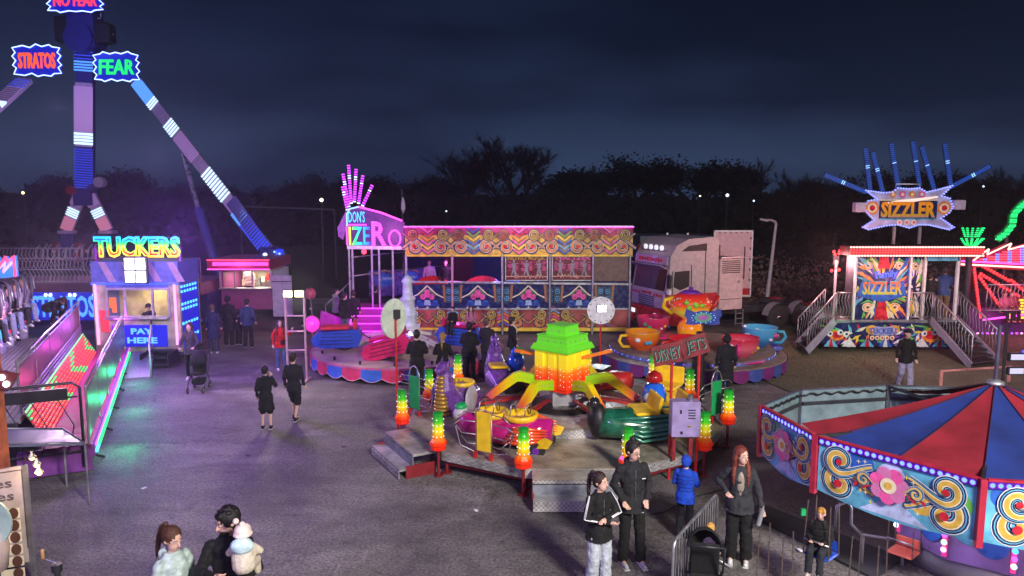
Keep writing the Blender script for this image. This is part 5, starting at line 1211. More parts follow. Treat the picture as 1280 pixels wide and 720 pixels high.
# ================================================================ lorry
cr0 = V((5.75, 26.6, 0)); fd = V((-.93, -.36, 0)); sd = V((.36, -.93, 0))   # fd: forward, sd: towards the camera side
LX = M((-fd, -sd, V((0, 0, 1)))).transposed().to_4x4(); LX.translation = cr0   # local: x back along the cab, y away (across), z up
T = thing('lorry', 'pink lit white tractor lorry with red bumper, lamp bar and empty rear chassis', 'lorry'); T.matrix_basis = LX
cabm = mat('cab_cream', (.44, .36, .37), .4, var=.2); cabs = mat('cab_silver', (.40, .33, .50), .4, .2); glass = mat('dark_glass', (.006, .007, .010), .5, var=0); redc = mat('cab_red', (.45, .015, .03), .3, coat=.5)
SX = M((V((1, 0, 0)), V((0, 0, 1)), V((0, -1, 0)))).transposed().to_4x4()
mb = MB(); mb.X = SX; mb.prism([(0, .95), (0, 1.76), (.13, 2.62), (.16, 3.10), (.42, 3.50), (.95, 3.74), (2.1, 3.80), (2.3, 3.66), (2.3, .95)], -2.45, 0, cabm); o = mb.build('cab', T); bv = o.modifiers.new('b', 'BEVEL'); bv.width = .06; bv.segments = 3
mb = MB(); mb.X = SX; mb.prism([(-.03, 1.80), (.10, 2.60), (.2, 2.60), (.07, 1.80)], -2.3, -.15, glass); o = mb.build('windscreen', T)
MB().beam((-.01, .9, 1.84), (.03, 1.2, 2.2), .02, .02, black).beam((-.01, 1.7, 1.84), (.03, 2.0, 2.2), .02, .02, black).build('wiper', o)
mb = MB(); mb.X = SX; mb.prism([(.30, 1.95), (.34, 2.52), (1.0, 2.55), (1.0, 1.95), (.6, 1.82)], 0, .012, glass); mb.build('side_window', T)
mb = MB(); mb.X = SX; mb.prism([(.62, 3.28), (.95, 3.48), (1.75, 3.56), (1.75, 3.28)], 0, .012, glass); mb.build('roof_window', T)
mb = MB(); mb.box((-.05, 1.22, 1.42), (.1, 2.42, .62), cabs, bev=.03)
for j in range(6): mb.box((-.105, 1.22, 1.16 + .07 * j), (.02, 1.1, .035), black)
for j in range(4): mb.box((-.105, .18 + .16 * j, 1.60), (.012, .1, .10), redc); mb.box((-.105, 1.75 + .16 * j, 1.60), (.012, .1, .10), redc)
mb.box((-.105, 1.22, 1.64), (.012, .7, .10), redc); mb.build('grille', T)
mb = MB(); mb.box((-.06, 1.22, .72), (.24, 2.48, .72), redc, bev=.05); mb.box((.6, -.01, .78), (1.1, .06, .62), redc, bev=.02); mb.box((1.14, -.012, 1.42), (2.26, .03, .50), redc); mb.box((.55, -.03, 1.44), (.9, .012, .22), pyel); mb.box((-.185, 1.22, .46), (.02, 1.6, .12), black); mb.build('bumper', T)
for y in (.35, 2.1): MB().box((-.185, y, .84), (.03, .36, .16), mat('headlamp', (.7, .7, .75), .1, emit=1.0, ecol=(.9, .9, 1))).build('headlight', T)
mb = MB(); mb.box((-.12, 1.22, 2.70), (.34, 2.4, .05), cabs, ry=.45, bev=.02); mb.box((.08, 1.22, 2.92), (.06, 2.3, .36), cabs, ry=.1, bev=.02)
for j in range(9): mb.box((.04, .45 + .19 * j, 2.92), (.02, .12, .16 if j % 3 else .10), redc, ry=.1)
mb.build('sun_visor', T)
mb = MB(); mb.tube([(.4, .3, 3.25), (.22, .5, 3.30), (.22, 1.95, 3.30), (.4, 2.2, 3.25)], .03, steel, 8); o = mb.build('lamp_bar', T)
for k in range(4): MB().cyl((.14, .65 + .38 * k, 3.38), (.2, .65 + .38 * k, 3.38), .10, mat('spot_glass', (.8, .8, .85), .1, emit=.8, ecol=(.9, .9, 1)), n=14).build('spot_lamp', o)
mb = MB(); mb.beam((.05, -.05, 2.45), (-.1, -.3, 2.45), .04, .04, black); mb.box((-.08, -.3, 2.2), (.12, .2, .5), black, bev=.03); mb.box((-.08, -.3, 1.8), (.12, .2, .2), white, bev=.03); mb.build('mirror', T)
mb = MB(); mb.box((1.08, -.015, 2.0), (.02, .02, 1.5), black); mb.box((.25, -.015, 1.9), (.02, .02, 1.3), black); mb.box((1.7, -.015, 2.3), (.02, .02, 2.2), black); mb.box((1.0, -.03, 1.78), (.14, .03, .04), black); mb.box((1.35, -.012, 2.3), (.5, .012, .9), cabm); mb.build('door_trim', T)
mb = MB()
for y in (.65, 1.75): mb.box((4.6, y, .82), (5.2, .12, .26), dsteel)
for x in (3., 4.4, 5.8, 7.1): mb.box((x, 1.2, .82), (.12, 1.1, .2), dsteel)
mb.box((6.9, -.0 + .35, .95), (.3, .5, .1), redc); mb.box((6.9, 2.05, .95), (.3, .5, .1), redc); mb.build('chassis', T)
def wheel(T, x, y, out=-1, r=.50):
    w_ = MB(); w_.lathe([(.28, -.14), (r - .06, -.15), (r, -.11), (r, .11), (r - .06, .15), (.28, .14)], (0, 0, 0), rub, 28); o = w_.build('wheel', T); o.matrix_basis = M.Translation((x, y, r)) @ M.Rotation(pi / 2, 4, 'X')
    h = MB(); h.lathe([(.28, .13), (.24, .06), (.10, .04), (.10, .16), (.04, .17)], (0, 0, 0), mat('chrome', (.6, .6, .62), .15, 1.), 20, True); h.X = M.Rotation(0, 4, 'Z')
    for k in range(8): h.cyl((.17 * cos(k * pi / 4), .17 * sin(k * pi / 4), .06), (.17 * cos(k * pi / 4), .17 * sin(k * pi / 4), .10), .02, steel, n=6)
    h.build('rim', o)
for x in (1.2, 5.35, 6.55):
    for y in (.14, 2.28): wheel(T, x, y)
mb = MB()
for x in (5.35, 6.55):
    vs = [];
    for k in range(9):
        a = R(10 + 160 * k / 8); vs += [(x + .6 * cos(a), -.02, .5 + .6 * sin(a)), (x + .6 * cos(a), .36, .5 + .6 * sin(a))]
    mb.add(vs, [(2 * k, 2 * k + 1, 2 * k + 3, 2 * k + 2) for k in range(8)], mat('mudguard', (.25, .24, .27), .4), True)
mb.build('mudguard', T)
mb = MB(); mb.beam((3.15, -.05, .35), (3.15, -.05, .95), .04, .04, steel); mb.beam((3.5, -.05, .35), (3.5, -.05, .95), .04, .04, steel)
for z in (.4, .6, .8): mb.beam((3.15, -.06, z), (3.5, -.06, z), .04, .03, steel)
mb.build('ladder', T)
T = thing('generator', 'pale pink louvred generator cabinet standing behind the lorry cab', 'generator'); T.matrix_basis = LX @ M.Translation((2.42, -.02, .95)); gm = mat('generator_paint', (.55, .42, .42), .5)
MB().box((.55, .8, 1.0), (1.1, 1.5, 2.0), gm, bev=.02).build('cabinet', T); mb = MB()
for k in range(7): mb.box((.5, .045, 1.9 - .075 * k), (.85, .02, .035), black)
mb.box((.52, .042, .42), (.95, .012, .02), black); mb.box((.9, .04, 1.1), (.1, .02, .12), steel); mb.build('louvres', T)
MB().cyl((.15, .4, 2.0), (.15, .4, 2.5), .07, black).build('exhaust', T); MB().beam((-.1, -.1, 2.05), (1.4, -.1, 2.05), .04, .04, steel).beam((1.0, -.1, 1.2), (1.0, -.1, 2.45), .04, .03, dsteel).build('bar', T)
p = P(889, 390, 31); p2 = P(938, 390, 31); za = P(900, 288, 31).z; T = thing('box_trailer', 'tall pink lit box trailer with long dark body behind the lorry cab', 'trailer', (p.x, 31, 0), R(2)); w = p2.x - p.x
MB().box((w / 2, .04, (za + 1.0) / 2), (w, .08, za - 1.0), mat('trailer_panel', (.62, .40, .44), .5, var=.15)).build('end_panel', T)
mb = MB(); 
for z in (1.05, za - .03): mb.box((w / 2, -.015, z), (w, .04, .07), white)
for x in (.03, w - .03): mb.box((x, -.015, (za + 1) / 2), (.06, .04, za - 1), white)
for k in range(6): mb.box((w - .10, -.03, 1.3 + k * .45), (.04, .03, .1), black); mb.box((.25 + k * .24, -.03, za - .1), (.06, .03, .04), black)
mb.box((w * .75, -.015, 1.2), (w * .45, .03, .35), redc); mb.build('frame', T)
mb = MB(); xb = P(788, 300, 33).x - p.x; mb.box((xb / 2 + .1, 1.4, (za - .25 + 2.6) / 2), (-xb, 2.4, za - .25 - 2.6), mat('trailer_dark', (.05, .06, .09), .5)); mb.box((xb / 2 + .1, .15, za - .4), (-xb, .04, .25), mat('trailer_dark')); mb.box((xb * .8, .1, za - 1.0), (-xb * .4, .05, .8), redc)
for k in (.35, .62): mb.box((xb * k, .0, za - .45), (.08, .06, .7), steel)
mb.build('body', T)
mb = MB()
for x in (.3, w - .3): mb.box((x, .5, .5), (.1, .1, 1.0), dsteel)
mb.build('leg', T)
for k in (0, 1): wheel(T, -1.2 - 1.2 * k, 2.0)
# leaning street lamp
g = P(957, 388, 31.5); T = thing('street_lamp', 'leaning grey lamp post with bent unlit head behind the lorry chassis', 'street lamp', (g.x, 31.5, 0)); a = P(957, 388, 31.5) - V((g.x, 31.5, 0)); b = P(970, 280, 31.5) - V((g.x, 31.5, 0)); c = P(958, 275, 31.2) - V((g.x, 31.5, 0))
MB().tube([(a.x - .1, 0, 0), a, b, b + V((-.04, 0, .1)), b.lerp(c, .5) + V((0, 0, .08)), c], [.1, .1, .06, .06, .05, .05], mat('lamp_grey', (.35, .33, .36), .5), 10).build('post', T)
MB().box(c + V((-.1, 0, 0)), (.4, .16, .1), mat('lamp_grey'), ry=.2, bev=.03).build('lamp_head', T)

# ================================================================ right-hand pay booth and its ride
BY = 24.3
def bx(px, Y=BY, z=2.): return (px - 640) / F * (Y * .9925 + (CAMZ - z) * .122)
DZ2 = P(1100, 400, BY).z; RZ0, RZ1 = P(1100, 319, BY).z, P(1100, 308, BY).z
T = SB = thing('pay_booth', 'pay booth with red bulb canopy and cartoon fish panels on a raised deck', 'pay booth', (bx(1067), BY, 0)); o0 = bx(1067)
def lx(px, z=2.): return bx(px, BY, z) - o0
mb = MB(); mb.box((lx(1125), 1.6, DZ2 - .05), (lx(1200) - lx(1045), 3.2, .1), steel); mb.build('deck', T)
W3 = lx(1135) - lx(1067)
def sizz(mb, w, h, word1, word2, seed, eyes):
    mb.add([(0, 0, 0), (w, 0, 0), (w, h, 0), (0, h, 0)], [(0, 1, 2, 3)], pnavy); q = random.Random(seed)
    # burst of stripes
    for k in range(64):
        a = q.uniform(0, 2 * pi); r0, r1 = q.uniform(.1, .5) * w, q.uniform(.5, .8) * w; m_ = q.choice([psky, pgreen, pyel, porange, ppurp, pwhite, pblue, pcream])
        x0_, y0_ = w / 2 + r0 * cos(a), h / 2 + r0 * sin(a) * h / w; x1_, y1_ = w / 2 + r1 * cos(a + .15), h / 2 + r1 * sin(a + .15) * h / w
        x1_ = min(max(x1_, .05), w - .05); y1_ = min(max(y1_, .05), h - .05); mb.rib([(x0_, y0_), ((x0_ + x1_) / 2 + .05, (y0_ + y1_) / 2), (x1_, y1_)], [.01, .12, .01], m_, .003 + .0005 * k)
    for ex, ey, s in eyes:
        for j, (r_, m_) in enumerate([(1.5, pnavy), (1.35, pcream), (1.1, porange), (.8, pwhite), (.55, pgold), (.3, pnavy)]): mb.disc((ex * w, ey * h, .02 + .003 * j), s * r_, m_, 16, s * r_ * .85)
        mb.rib([(ex * w - s * 1.8, ey * h + s * .9), (ex * w, ey * h + s * 1.7), (ex * w + s * 1.6, ey * h + s)], [.02, .07, .02], pgreen, .04)
mb = MB(); mb.X = frame((0, -.02, DZ2), (1, 0, 0), (0, 0, 1)); hh = RZ0 - DZ2
sizz(mb, W3, hh, '', '', 4, [(.22, .84, .12), (.80, .84, .12), (.26, .2, .14), (.76, .2, .14)])
mb.add([(W3 * .38, h_ * hh, .045) for h_ in ()] or [(W3 * .40, hh * .80, .045), (W3 * .62, hh * .80, .045), (W3 * .58, hh, .045), (W3 * .42, hh, .045)], [(0, 1, 2, 3)], pred)
mb.add([(W3 * .38, 0.02, .045), (W3 * .64, 0.02, .045), (W3 * .56, hh * .36, .045), (W3 * .46, hh * .36, .045)], [(0, 1, 2, 3)], pred)
mb.rib([(W3 * .08, hh * .50), (W3 * .5, hh * .40), (W3 * .92, hh * .50)], hh * .24, pblue, .048)
textmesh(mb, 'SIZZLER', W3 * .74, hh * .22, M.Translation((W3 * .5, hh * .5, .052)), psky, .01, .05); textmesh(mb, 'SIZZLER', W3 * .72, hh * .20, M.Translation((W3 * .5, hh * .5, .064)), gradmat('sizz_fill', [(.30, '#30a040'), (.45, '#e0d020'), (.55, '#e07020')], .3), .004, .02)
textmesh(mb, 'Family', W3 * .40, hh * .14, M.Translation((W3 * .56, hh * .70, .052)) @ M.Rotation(.1, 4, 'Z'), led('signblue', (.08, .12, 1), 2), .01, .03)
mb.build('front_panel', T)
mb = MB()
for x in (0, W3): mb.box((x, -.05, DZ2 + hh / 2), (.07, .08, hh), white)
mb.box((W3 / 2, -.05, DZ2 - .02), (W3 + .1, .09, .08), steel); mb.box((W3 / 2, .35, (DZ2 + RZ0) / 2), (W3, .6, hh - .05), mat('booth_wall', (.05, .05, .07), .6)); mb.build('walls', T)
mb = MB(); X = frame((W3 + .1, .25, DZ2), (1, 0, 0), (0, 0, 1)); mb.X = X; w_ = lx(1155) - W3 - .1; sizz(mb, w_, hh, '', '', 7, [(.5, .82, .12), (.4, .25, .09)]); mb.build('side_panel', T)
mb = MB()
for x in (lx(1156), lx(1197)): mb.box((x, .1, (DZ2 + RZ0) / 2), (.08, .1, hh), white)
mb.box((lx(1177), .1, RZ0 - .1), (lx(1197) - lx(1156), .1, .2), psky); mb.build('doorway', T)
R0, R1 = lx(1055), lx(1217); mb = MB(); mb.box(((R0 + R1) / 2, .1, (RZ0 + RZ1) / 2), (R1 - R0, .8, RZ1 - RZ0), mat('canopy_dark', (.12, .01, .015), .5)); mb.build('canopy', T)
mb = MB(); n = 46
for k in range(n + 1):
    x = R0 + (R1 - R0) * k / n
    for j, m_ in enumerate((led('warmpink', (1, .42, .36), 3.5), L_red, L_red, led('warmpink', (1, .42, .36), 3.5))): mb.box((x, -.33, RZ0 + (RZ1 - RZ0) * (j + .5 - .0) / 4 + (-.03 if j == 0 else .03 if j == 3 else 0)), (.055, .04, .05), m_)
mb.build('canopy_bulbs', T)
# skirt below deck
mb = MB(); mb.X = frame((0, -.12, 0), (1, 0, 0), (0, 0, 1)); xa, xb_ = lx(1000, .5), lx(1200, .5)
pl_ = [(lx(1010, .2), .35), (lx(1200, .2), .12), (lx(1212, .2), .15), (lx(1150), DZ2 - .08), (lx(1045), DZ2 - .08)]; mb.prism(pl_, -.03, 0, pnavy); q = random.Random(3)
for k in range(90):
    cx, cz = q.uniform(lx(1020), lx(1190)), q.uniform(.3, DZ2 - .2); a_ = q.choice([.5, 2.6, 1.2, 2.0, 0]); L_ = q.uniform(.15, .38)
    if cz > DZ2 - .3 and (cx < lx(1052) or cx > lx(1145)): continue
    if cx < lx(1036) and cz > .55: continue
    if cx > lx(1172) and cz > .6: continue
    mb.rib([(cx - L_ / 2 * cos(a_), max(.2, cz - L_ / 2 * sin(a_))), (cx, cz), (cx + L_ / 2 * cos(a_), min(DZ2 - .1, cz + L_ / 2 * sin(a_)))], [.01, .10, .01], q.choice([psky, pgreen, pyel, porange, ppurp, pwhite, pred, pcream]), .0005 + .00003 * k)
for k in range(9):
    cx = lx(1040) + k * .62; m_ = [psky, pwhite, psky, pblue][k % 4]; mb.add([(cx - .25, .22, .004), (cx + .25, .2, .004), (cx, .52, .004)], [(0, 1, 2)], m_); mb.add([(cx - .08, .2, .008), (cx + .08, .2, .008), (cx, .6, .008)], [(0, 1, 2)], pwhite if k % 2 else pred)
for cx, s in ((lx(1047), .2), (lx(1165), .26)):
    mb.disc((cx, .62, .01), s * 1.3, porange, 16, s); mb.disc((cx, .62, .013), s * .9, pred, 12, s * .6)
    for dx in (-.25, .1, .3): mb.disc((cx + dx, .74 - abs(dx) * .3, .016), .10, pwhite, 12); mb.disc((cx + dx + .02, .74 - abs(dx) * .3, .02), .045, pnavy, 10)
    mb.rib([(cx - .6, .95), (cx - .1, .88), (cx - .3, .8), (cx + .1, .8)], .05, pgreen, .014)
for cx in (lx(1090), lx(1118)): mb.disc((cx, .8, .012), .2, pgold, 16, .16); mb.disc((cx, .8, .016), .12, porange, 12, .1); mb.disc((cx, .8, .02), .05, pwhite, 10)
mb.rib([(lx(1092), .78), (lx(1104), .74), (lx(1117), .78)], .3, mat('print_lavender', (.35, .35, .6), .4), .024); textmesh(mb, 'TUCKERS', .95, .2, M.Translation((lx(1104), .76, .03)), pblue, .006, .03)
for k in range(5): mb.disc((lx(1091) + k * .17, .52, .02), .08, pcream, 12); mb.disc((lx(1091) + k * .17, .52, .024), .04, pred, 10)
mb.build('skirt', T)
# stairs, both sides
def stair(name, a, b, wd, n, parent):
    """a: top front corner, b: bottom front corner; wd: vector across"""
    a = V(a); b = V(b); wd = V(wd); mb = MB()
    for k in range(n):
        p = a.lerp(b, (k + .5) / n); q = p + wd; dd = (b - a).normalized(); dd.z = 0; dd.normalize(); L_ = (b - a).length / n * .6
        mb.beam(p - dd * L_ * .6 + wd * .0, p + dd * L_ * .6, .02, .02, steel); vs = [p - dd * L_, p + dd * L_, q + dd * L_, q - dd * L_]; mb.add(vs + [v - V((0, 0, .03)) for v in vs], [(0, 1, 2, 3), (4, 5, 6, 7)[::-1], (0, 1, 5, 4), (1, 2, 6, 5), (2, 3, 7, 6), (3, 0, 4, 7)], dsteel)
    ls_ = mat('lilac_stringer', (.42, .38, .5), .45, .3); mb.beam(a, b, .05, .26, ls_); mb.beam(a + wd, b + wd, .05, .26, ls_); o = mb.build(name, parent)
    r_ = MB(); railing(r_, a, b, .95, steel, n + 5, .05, .018); railing(r_, a + wd, b + wd, .95, steel, n + 5, .05, .018); r_.build('handrail', o); return o
sg_ = G(1213, 461); stair('stairs', (lx(1163), -.15, DZ2), (sg_.x - o0, sg_.y - BY, .1), (1.15, .45, 0), 8, T); lamp('POINT', (sg_.x + .2, sg_.y - .8, 2.2), 45, (1, .6, .85), .3, name='stair_fill'); lamp('POINT', (o0 + 1.2, BY - 3.2, 2.6), 95, (1, .78, .74), .4, name='booth_front_fill')  # two fills added to brighten stairs and booth front; no fixtures stand there
stair('stairs', (lx(1043), -.15, DZ2), (lx(1000, .3), -.6, .15), (.1, 1.1, 0), 5, T)
mb = MB(); railing(mb, (lx(1138), -.1, DZ2), (lx(1166), -.1, DZ2), .95, steel, 7, .05, .016); railing(mb, (lx(1045), -.1, DZ2), (lx(1064), -.1, DZ2), .95, steel, 5, .05, .016); mb.build('railing', T)
lamp('AREA', (o0 + 1.5, BY - 1.2, RZ1 + .3), 60, (1, .35, .35), 1.5, (o0 + 1.5, BY, 1.4), name='canopy_light'); lamp('POINT', (o0 + lx(1055), BY - .8, 1.2), 7, (.1, 1, .3), .1, name='stair_green')
# red lit post cluster left of booth
lamp('POINT', (11.3, 24.8, 3.1), 260, (1, .42, .40), .3, name='red_cluster_light')
p = P(1044, 350, 25.5); T = thing('traffic_lamp', 'short post carrying clusters of red lights beside the booth canopy', 'lamp', (p.x, 25.5, 0)); mb = MB()
zz = P(1044, 318, 25.5).z; MB().cyl((0, 0, 0), (0, 0, zz - .2), .05, mat('lamp_grey')).build('pole', T)
for x, z in ((-.06, .0), (.08, .03), (-.1, .1), (.1, .12), (0, -.5), (-.14, -.58), (.12, -.55), (.02, -.46)): mb.ell((x, 0, zz + z), .06, L_red, 6, 5)
mb.build('red_lights', T); MB().box((0, .03, zz - .22), (.2, .08, .3), dsteel).build('lamp_box', T)
# butterfly-like sign with light spikes
SY = 25.6; T = thing('light_sign', 'winged sign with blue bulb outline and fan of blue spikes on the booth roof', 'sign', (bx(1137, SY, 4), SY, 0)); oo = bx(1137, SY, 4)
def S2(px, py): q = P(px, py, SY); return (q.x - oo, q.z)
X = frame((0, 0, 0), (1, 0, 0), (0, 0, 1)); out = [(1078, 284), (1092, 275), (1084, 266), (1079, 258), (1085, 251), (1096, 249), (1082, 238), (1104, 241), (1115, 240), (1122, 235), (1136, 236), (1149, 235), (1158, 240), (1172, 237), (1190, 232), (1177, 245), (1187, 248), (1191, 258), (1186, 266), (1176, 273), (1192, 284), (1186, 287), (1160, 281), (1148, 281), (1136, 285), (1122, 281), (1108, 282), (1085, 287)]
pts = [S2(*q) for q in out]; mb = MB(); mb.X = X; mb.prism(pts, -.12, 0, mat('sign_lilac', (.42, .40, .62), .4, var=.4, scale=3)); bd = mb.build('board', T)
mb = MB(); mb.X = X
for k in range(len(pts)):
    a, b = V((*pts[k], .03)), V((*pts[(k + 1) % len(pts)], .03)); n = max(2, int((b - a).length / .085))
    for j in range(n): p_ = a.lerp(b, j / n); mb.box(p_, (.045, .045, .03), led('bluewhite', (.25, .3, 1), 2.2))
mb.build('bulb_outline', bd)
mb = MB(); mb.X = X; a = S2(1098, 274); b = S2(1172, 250)
mb.add([(a[0], a[1], .006), (b[0], a[1], .006), (b[0], b[1], .006), (a[0], b[1], .006)], [(0, 1, 2, 3)], pnavy)
mb.rib([a, (b[0], a[1])], .05, psky, .01); mb.rib([(a[0], b[1]), b], .05, pcream, .01)
c = ((a[0] + b[0]) / 2, (a[1] + b[1]) / 2); textmesh(mb, 'SIZZLER', (b[0] - a[0]) * .94, (b[1] - a[1]) * .84, M.Translation((c[0], c[1], .012)), gradmat('sizz_led', [(0, '#2040d0'), (.3, '#a07810'), (.6, '#d08010'), (1, '#b01820')], .4, .5, axis=2), .02, .04)
for px in (1090, 1180):
    p_ = S2(px, 260)
    for r_, m_ in ((.24, porange), (.17, pcream), (.1, pred)): mb.disc((p_[0], p_[1], .02 + (.24 - r_) * .05), r_, m_, 16)
for px in (1124, 1133, 1142): p_ = S2(px, 278); mb.disc((p_[0], p_[1], .02), .1, pcream, 12); mb.disc((p_[0], p_[1], .024), .05, ppink, 10)
for px in (1116, 1128, 1140, 1152): p_ = S2(px, 243); mb.disc((p_[0], p_[1], .02), .12, porange if px % 8 else ppink, 12); mb.disc((p_[0], p_[1], .024), .06, pcream, 10)
mb.rib([S2(1104, 254), S2(1130, 252), S2(1172, 246)], [.04, .14, .05], led('painted_reflection', (1, .7, .6), 1.2), .03)  # glowing strip laid across the sign as a painted reflection
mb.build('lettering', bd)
for (ax, ay, bx2, by2) in [(1088, 238, 1082, 184), (1104, 240, 1091, 189), (1123, 234, 1114, 178), (1150, 232, 1141, 176), (1168, 236, 1152, 182), (1189, 232, 1181, 178), (1083, 240, 1030, 218), (1190, 233, 1239, 207)]:
    a, b = S2(ax, ay), S2(bx2, by2); mb = MB(); mb.X = X; d = V((b[0] - a[0], b[1] - a[1], 0)); mb.beam((a[0], a[1], -.04), (b[0], b[1], -.04), .17, .04, mat('spike_blue', (.01, .03, .14), .4), (0, 0, 1)); n = int(d.length / .07)
    for k in range(n):
        p_ = V((a[0], a[1], 0)).lerp(V((b[0], b[1], 0)), k / n); mb.box(p_, (.13, .025, .02), L_ice if abs(k / n - .55) < .04 else led('spikeblue', (.02, .12, .7), .8 * 1.0), rz=atan2(d.y, d.x) - pi / 2)
    mb.build('light_spike', T)
mb = MB()
for px in (1118, 1150): a = S2(px, 283); mb.box((a[0], .0, (a[1] + RZ1) / 2), (.08, .08, a[1] - RZ1), steel)
mb.build('support', T)
mb = MB(); a, b = S2(1120, 230), S2(1150, 230); mb.tube([(a[0], 0, a[1] - .15), (a[0], 0, a[1]), (b[0], 0, b[1]), (b[0], 0, b[1] - .15)], .025, steel, 6); mb.build('top_rail', T)
for px in (1074, 1198): a = S2(px, 259 if px < 1100 else 256); MB().box((a[0], 0, a[1]), (.36, .3, .34), mat('flood_box', (.45, .38, .5), .4), bev=.02).build('side_box', T)
# people on the right booth deck
person((o0 + lx(1168), BY + .3, DZ2), R(120), 1.55, 'boy in dark clothes raising his arm in the booth doorway', '#0c0a10', '#08080c', '#2a1810', 'short', 'hoodie', 'trousers', '#101010', dict(re=(-.25, -.15, 1.3), rw=(-.12, -.25, 1.45)))
person((o0 + lx(1191), BY + .5, DZ2), R(150), 1.75, 'person in blue hooded jacket and khaki trousers beside the booth doorway', '#1c3a78', '#6a5230', '#2a2420', 'short', 'hoodie', 'trousers', '#303030', WT)
person((o0 + lx(1150), BY + 1.2, DZ2), R(0), 1.3, 'child looking out between the booth panel and doorway', '#33384c', '#101018', '#3a2818', 'short', 'hoodie', 'trousers', '#303030')

# ================================================================ red lit spinning ride at the right edge
RY = 28.0
def rx_(px, z=2.): return (px - 640) / F * (RY * .9925 + (CAMZ - z) * .122)
T = thing('spinning_ride', 'red and magenta bulb covered ride with green spiral at the right edge', 'fairground ride', (rx_(1260), RY, 0)); o1 = rx_(1260)
def S3(px, py, Y=RY): q = P(px, py, Y); return (q.x - o1, q.y - RY, q.z)
mb = MB(); a, b = S3(1205, 420), S3(1330, 420); c = S3(1240, 408); mb.box(((a[0] + b[0]) / 2, 2.4, .5), (b[0] - a[0], 5, 1.0), mat('ride_plinth', (.12, .03, .15), .5)); mb.build('platform', T)
mb = MB()
for (x0_, y0_, x1_, y1_) in [(1216, 336, 1224, 400), (1226, 332, 1262, 352), (1224, 342, 1275, 372), (1222, 345, 1250, 385), (1262, 350, 1300, 380)]:
    p0, p1 = V(S3(x0_, y0_)), V(S3(x1_, y1_)); mb.beam(p0, p1, .14, .14, dred); n = int((p1 - p0).length / .13)
    for k in range(n):
        p_ = p0.lerp(p1, k / n); mb.box((p_.x, p_.y - .1, p_.z), (.07, .04, .10), L_red); 
mb.build('lit_arms', T)
mb = MB()
for j, (y0_, y1_, m_) in enumerate([(330, 335, led('warmpink', (1, .42, .36), 3.5)), (326, 331, L_pink)]):
    p0, p1 = V(S3(1200, y0_)), V(S3(1300, y1_)); n = 50
    for k in range(n): p_ = p0.lerp(p1, k / n); mb.box((p_.x, p_.y - .12 - .03 * j, p_.z), (.06, .05, .06), m_)
p0, p1 = V(S3(1198, 327)), V(S3(1300, 334)); mb.beam(p0 + V((0, .1, 0)), p1 + V((0, .1, 0)), .1, .35, dred); mb.build('rim', T)
mb = MB(); L2 = led('crimson', (1, .04, .08), 3); qq = random.Random(1)
out = [S3(1214, 326), S3(1234, 311), S3(1232, 318), S3(1262, 304), S3(1258, 312), S3(1310, 298), S3(1310, 330)]
mb.X = frame((0, 0, 0), (1, 0, 0), (0, 0, 1)); mb.prism([(q_[0], q_[2]) for q_ in out][::-1], -.3, -.2, mat('crest_red', (.25, .02, .05), .4)); mb.X = M.Identity(4)
for i in range(34):
    for j in range(8):
        px, py = 1218 + i * 2.2, 327 - j * 3.0
        if py < 326 - (px - 1216) * .30: continue
        p_ = V(S3(px, py)); mb.box((p_.x, p_.y - .15 + .1, p_.z), (.045, .04, .06), L2 if i % 7 < 5 else led('royal', (.1, .15, 1), 3))
for q0, q1 in zip(out[:-2], out[1:-1]): mb.tube([V(q0) + V((0, -.1, 0)), V(q1) + V((0, -.1, 0))], .03, led('warmpink', (1, .42, .36), 3.5), 6)
mb.build('crest', T)
mb = MB(); mb.X = M.Identity(4); tri = [(1232, 418, 1252, 372), (1252, 416, 1290, 376)]
a, b = S3(1252, 402), S3(1300, 370); mb.box(((a[0] + b[0]) / 2, -.2, (a[2] + b[2]) / 2), (b[0] - a[0], .1, b[2] - a[2]), dred)
for px in (1258, 1272, 1286):
    for k in range(7): p_ = S3(px, 374 + k * 3.6); mb.box((p_[0], -.28, p_[2]), (.12 if k % 3 else .26, .05, .07), L_yel)
mb.build('yellow_letters', T)
mb = MB()
for k in range(40): p_ = S3(1222 + k * 2, 398 - k * .25); mb.box((p_[0], -.35, p_[2]), (.05, .05, .06), L_pink)
for k in range(26): p_ = S3(1206 + k * 3, 414 + (k % 2) * 2); mb.box((p_[0], -.5, p_[2]), (.06, .05, .07), [L_mag, L_vio, led('palepink', (1, .4, .85), 2.5)][k % 3])
mb.build('bulb_string', T)
mb = MB(); railing(mb, (S3(1212, 400)[0], -.9, .9), (S3(1310, 400)[0], -.9, .9), 1.1, steel, 20, .06, .018); mb.build('railing', T)
T2 = thing('light_column', 'green bulb crown standing on the red crest', 'lamp', (S3(1207, 300)[0] + o1, RY - .3, 0)); mb = MB()
zA = P(1207, 306, RY).z; zB = P(1207, 286, RY).z; zM = (zA + zB) / 2
for k in range(7):
    a = pi + pi * (k + .5) / 7
    for j in range(5): f = j / 4; rr = .26 + .14 * f; mb.box((rr * cos(a), rr * sin(a), zM + .04 + (zB - zM) * f), (.06, .06, .045), L_green); rr = .20 + .22 * f; mb.box((rr * cos(a), rr * sin(a), zA + (zM - zA - .05) * f), (.06, .06, .045), L_green)
mb.build('green_bulbs', T2); MB().cyl((0, 0, .0), (0, 0, P(1207, 290, RY).z), .12, dsteel).build('column', T2)
T2 = thing('light_strip', 'thick green zigzag light rising at the right edge', 'lamp', (o1, RY, 0)); mb = MB(); path = [(1248, 299), (1258, 292), (1266, 282), (1268, 268), (1280, 255), (1300, 246)]; bk_ = MB()
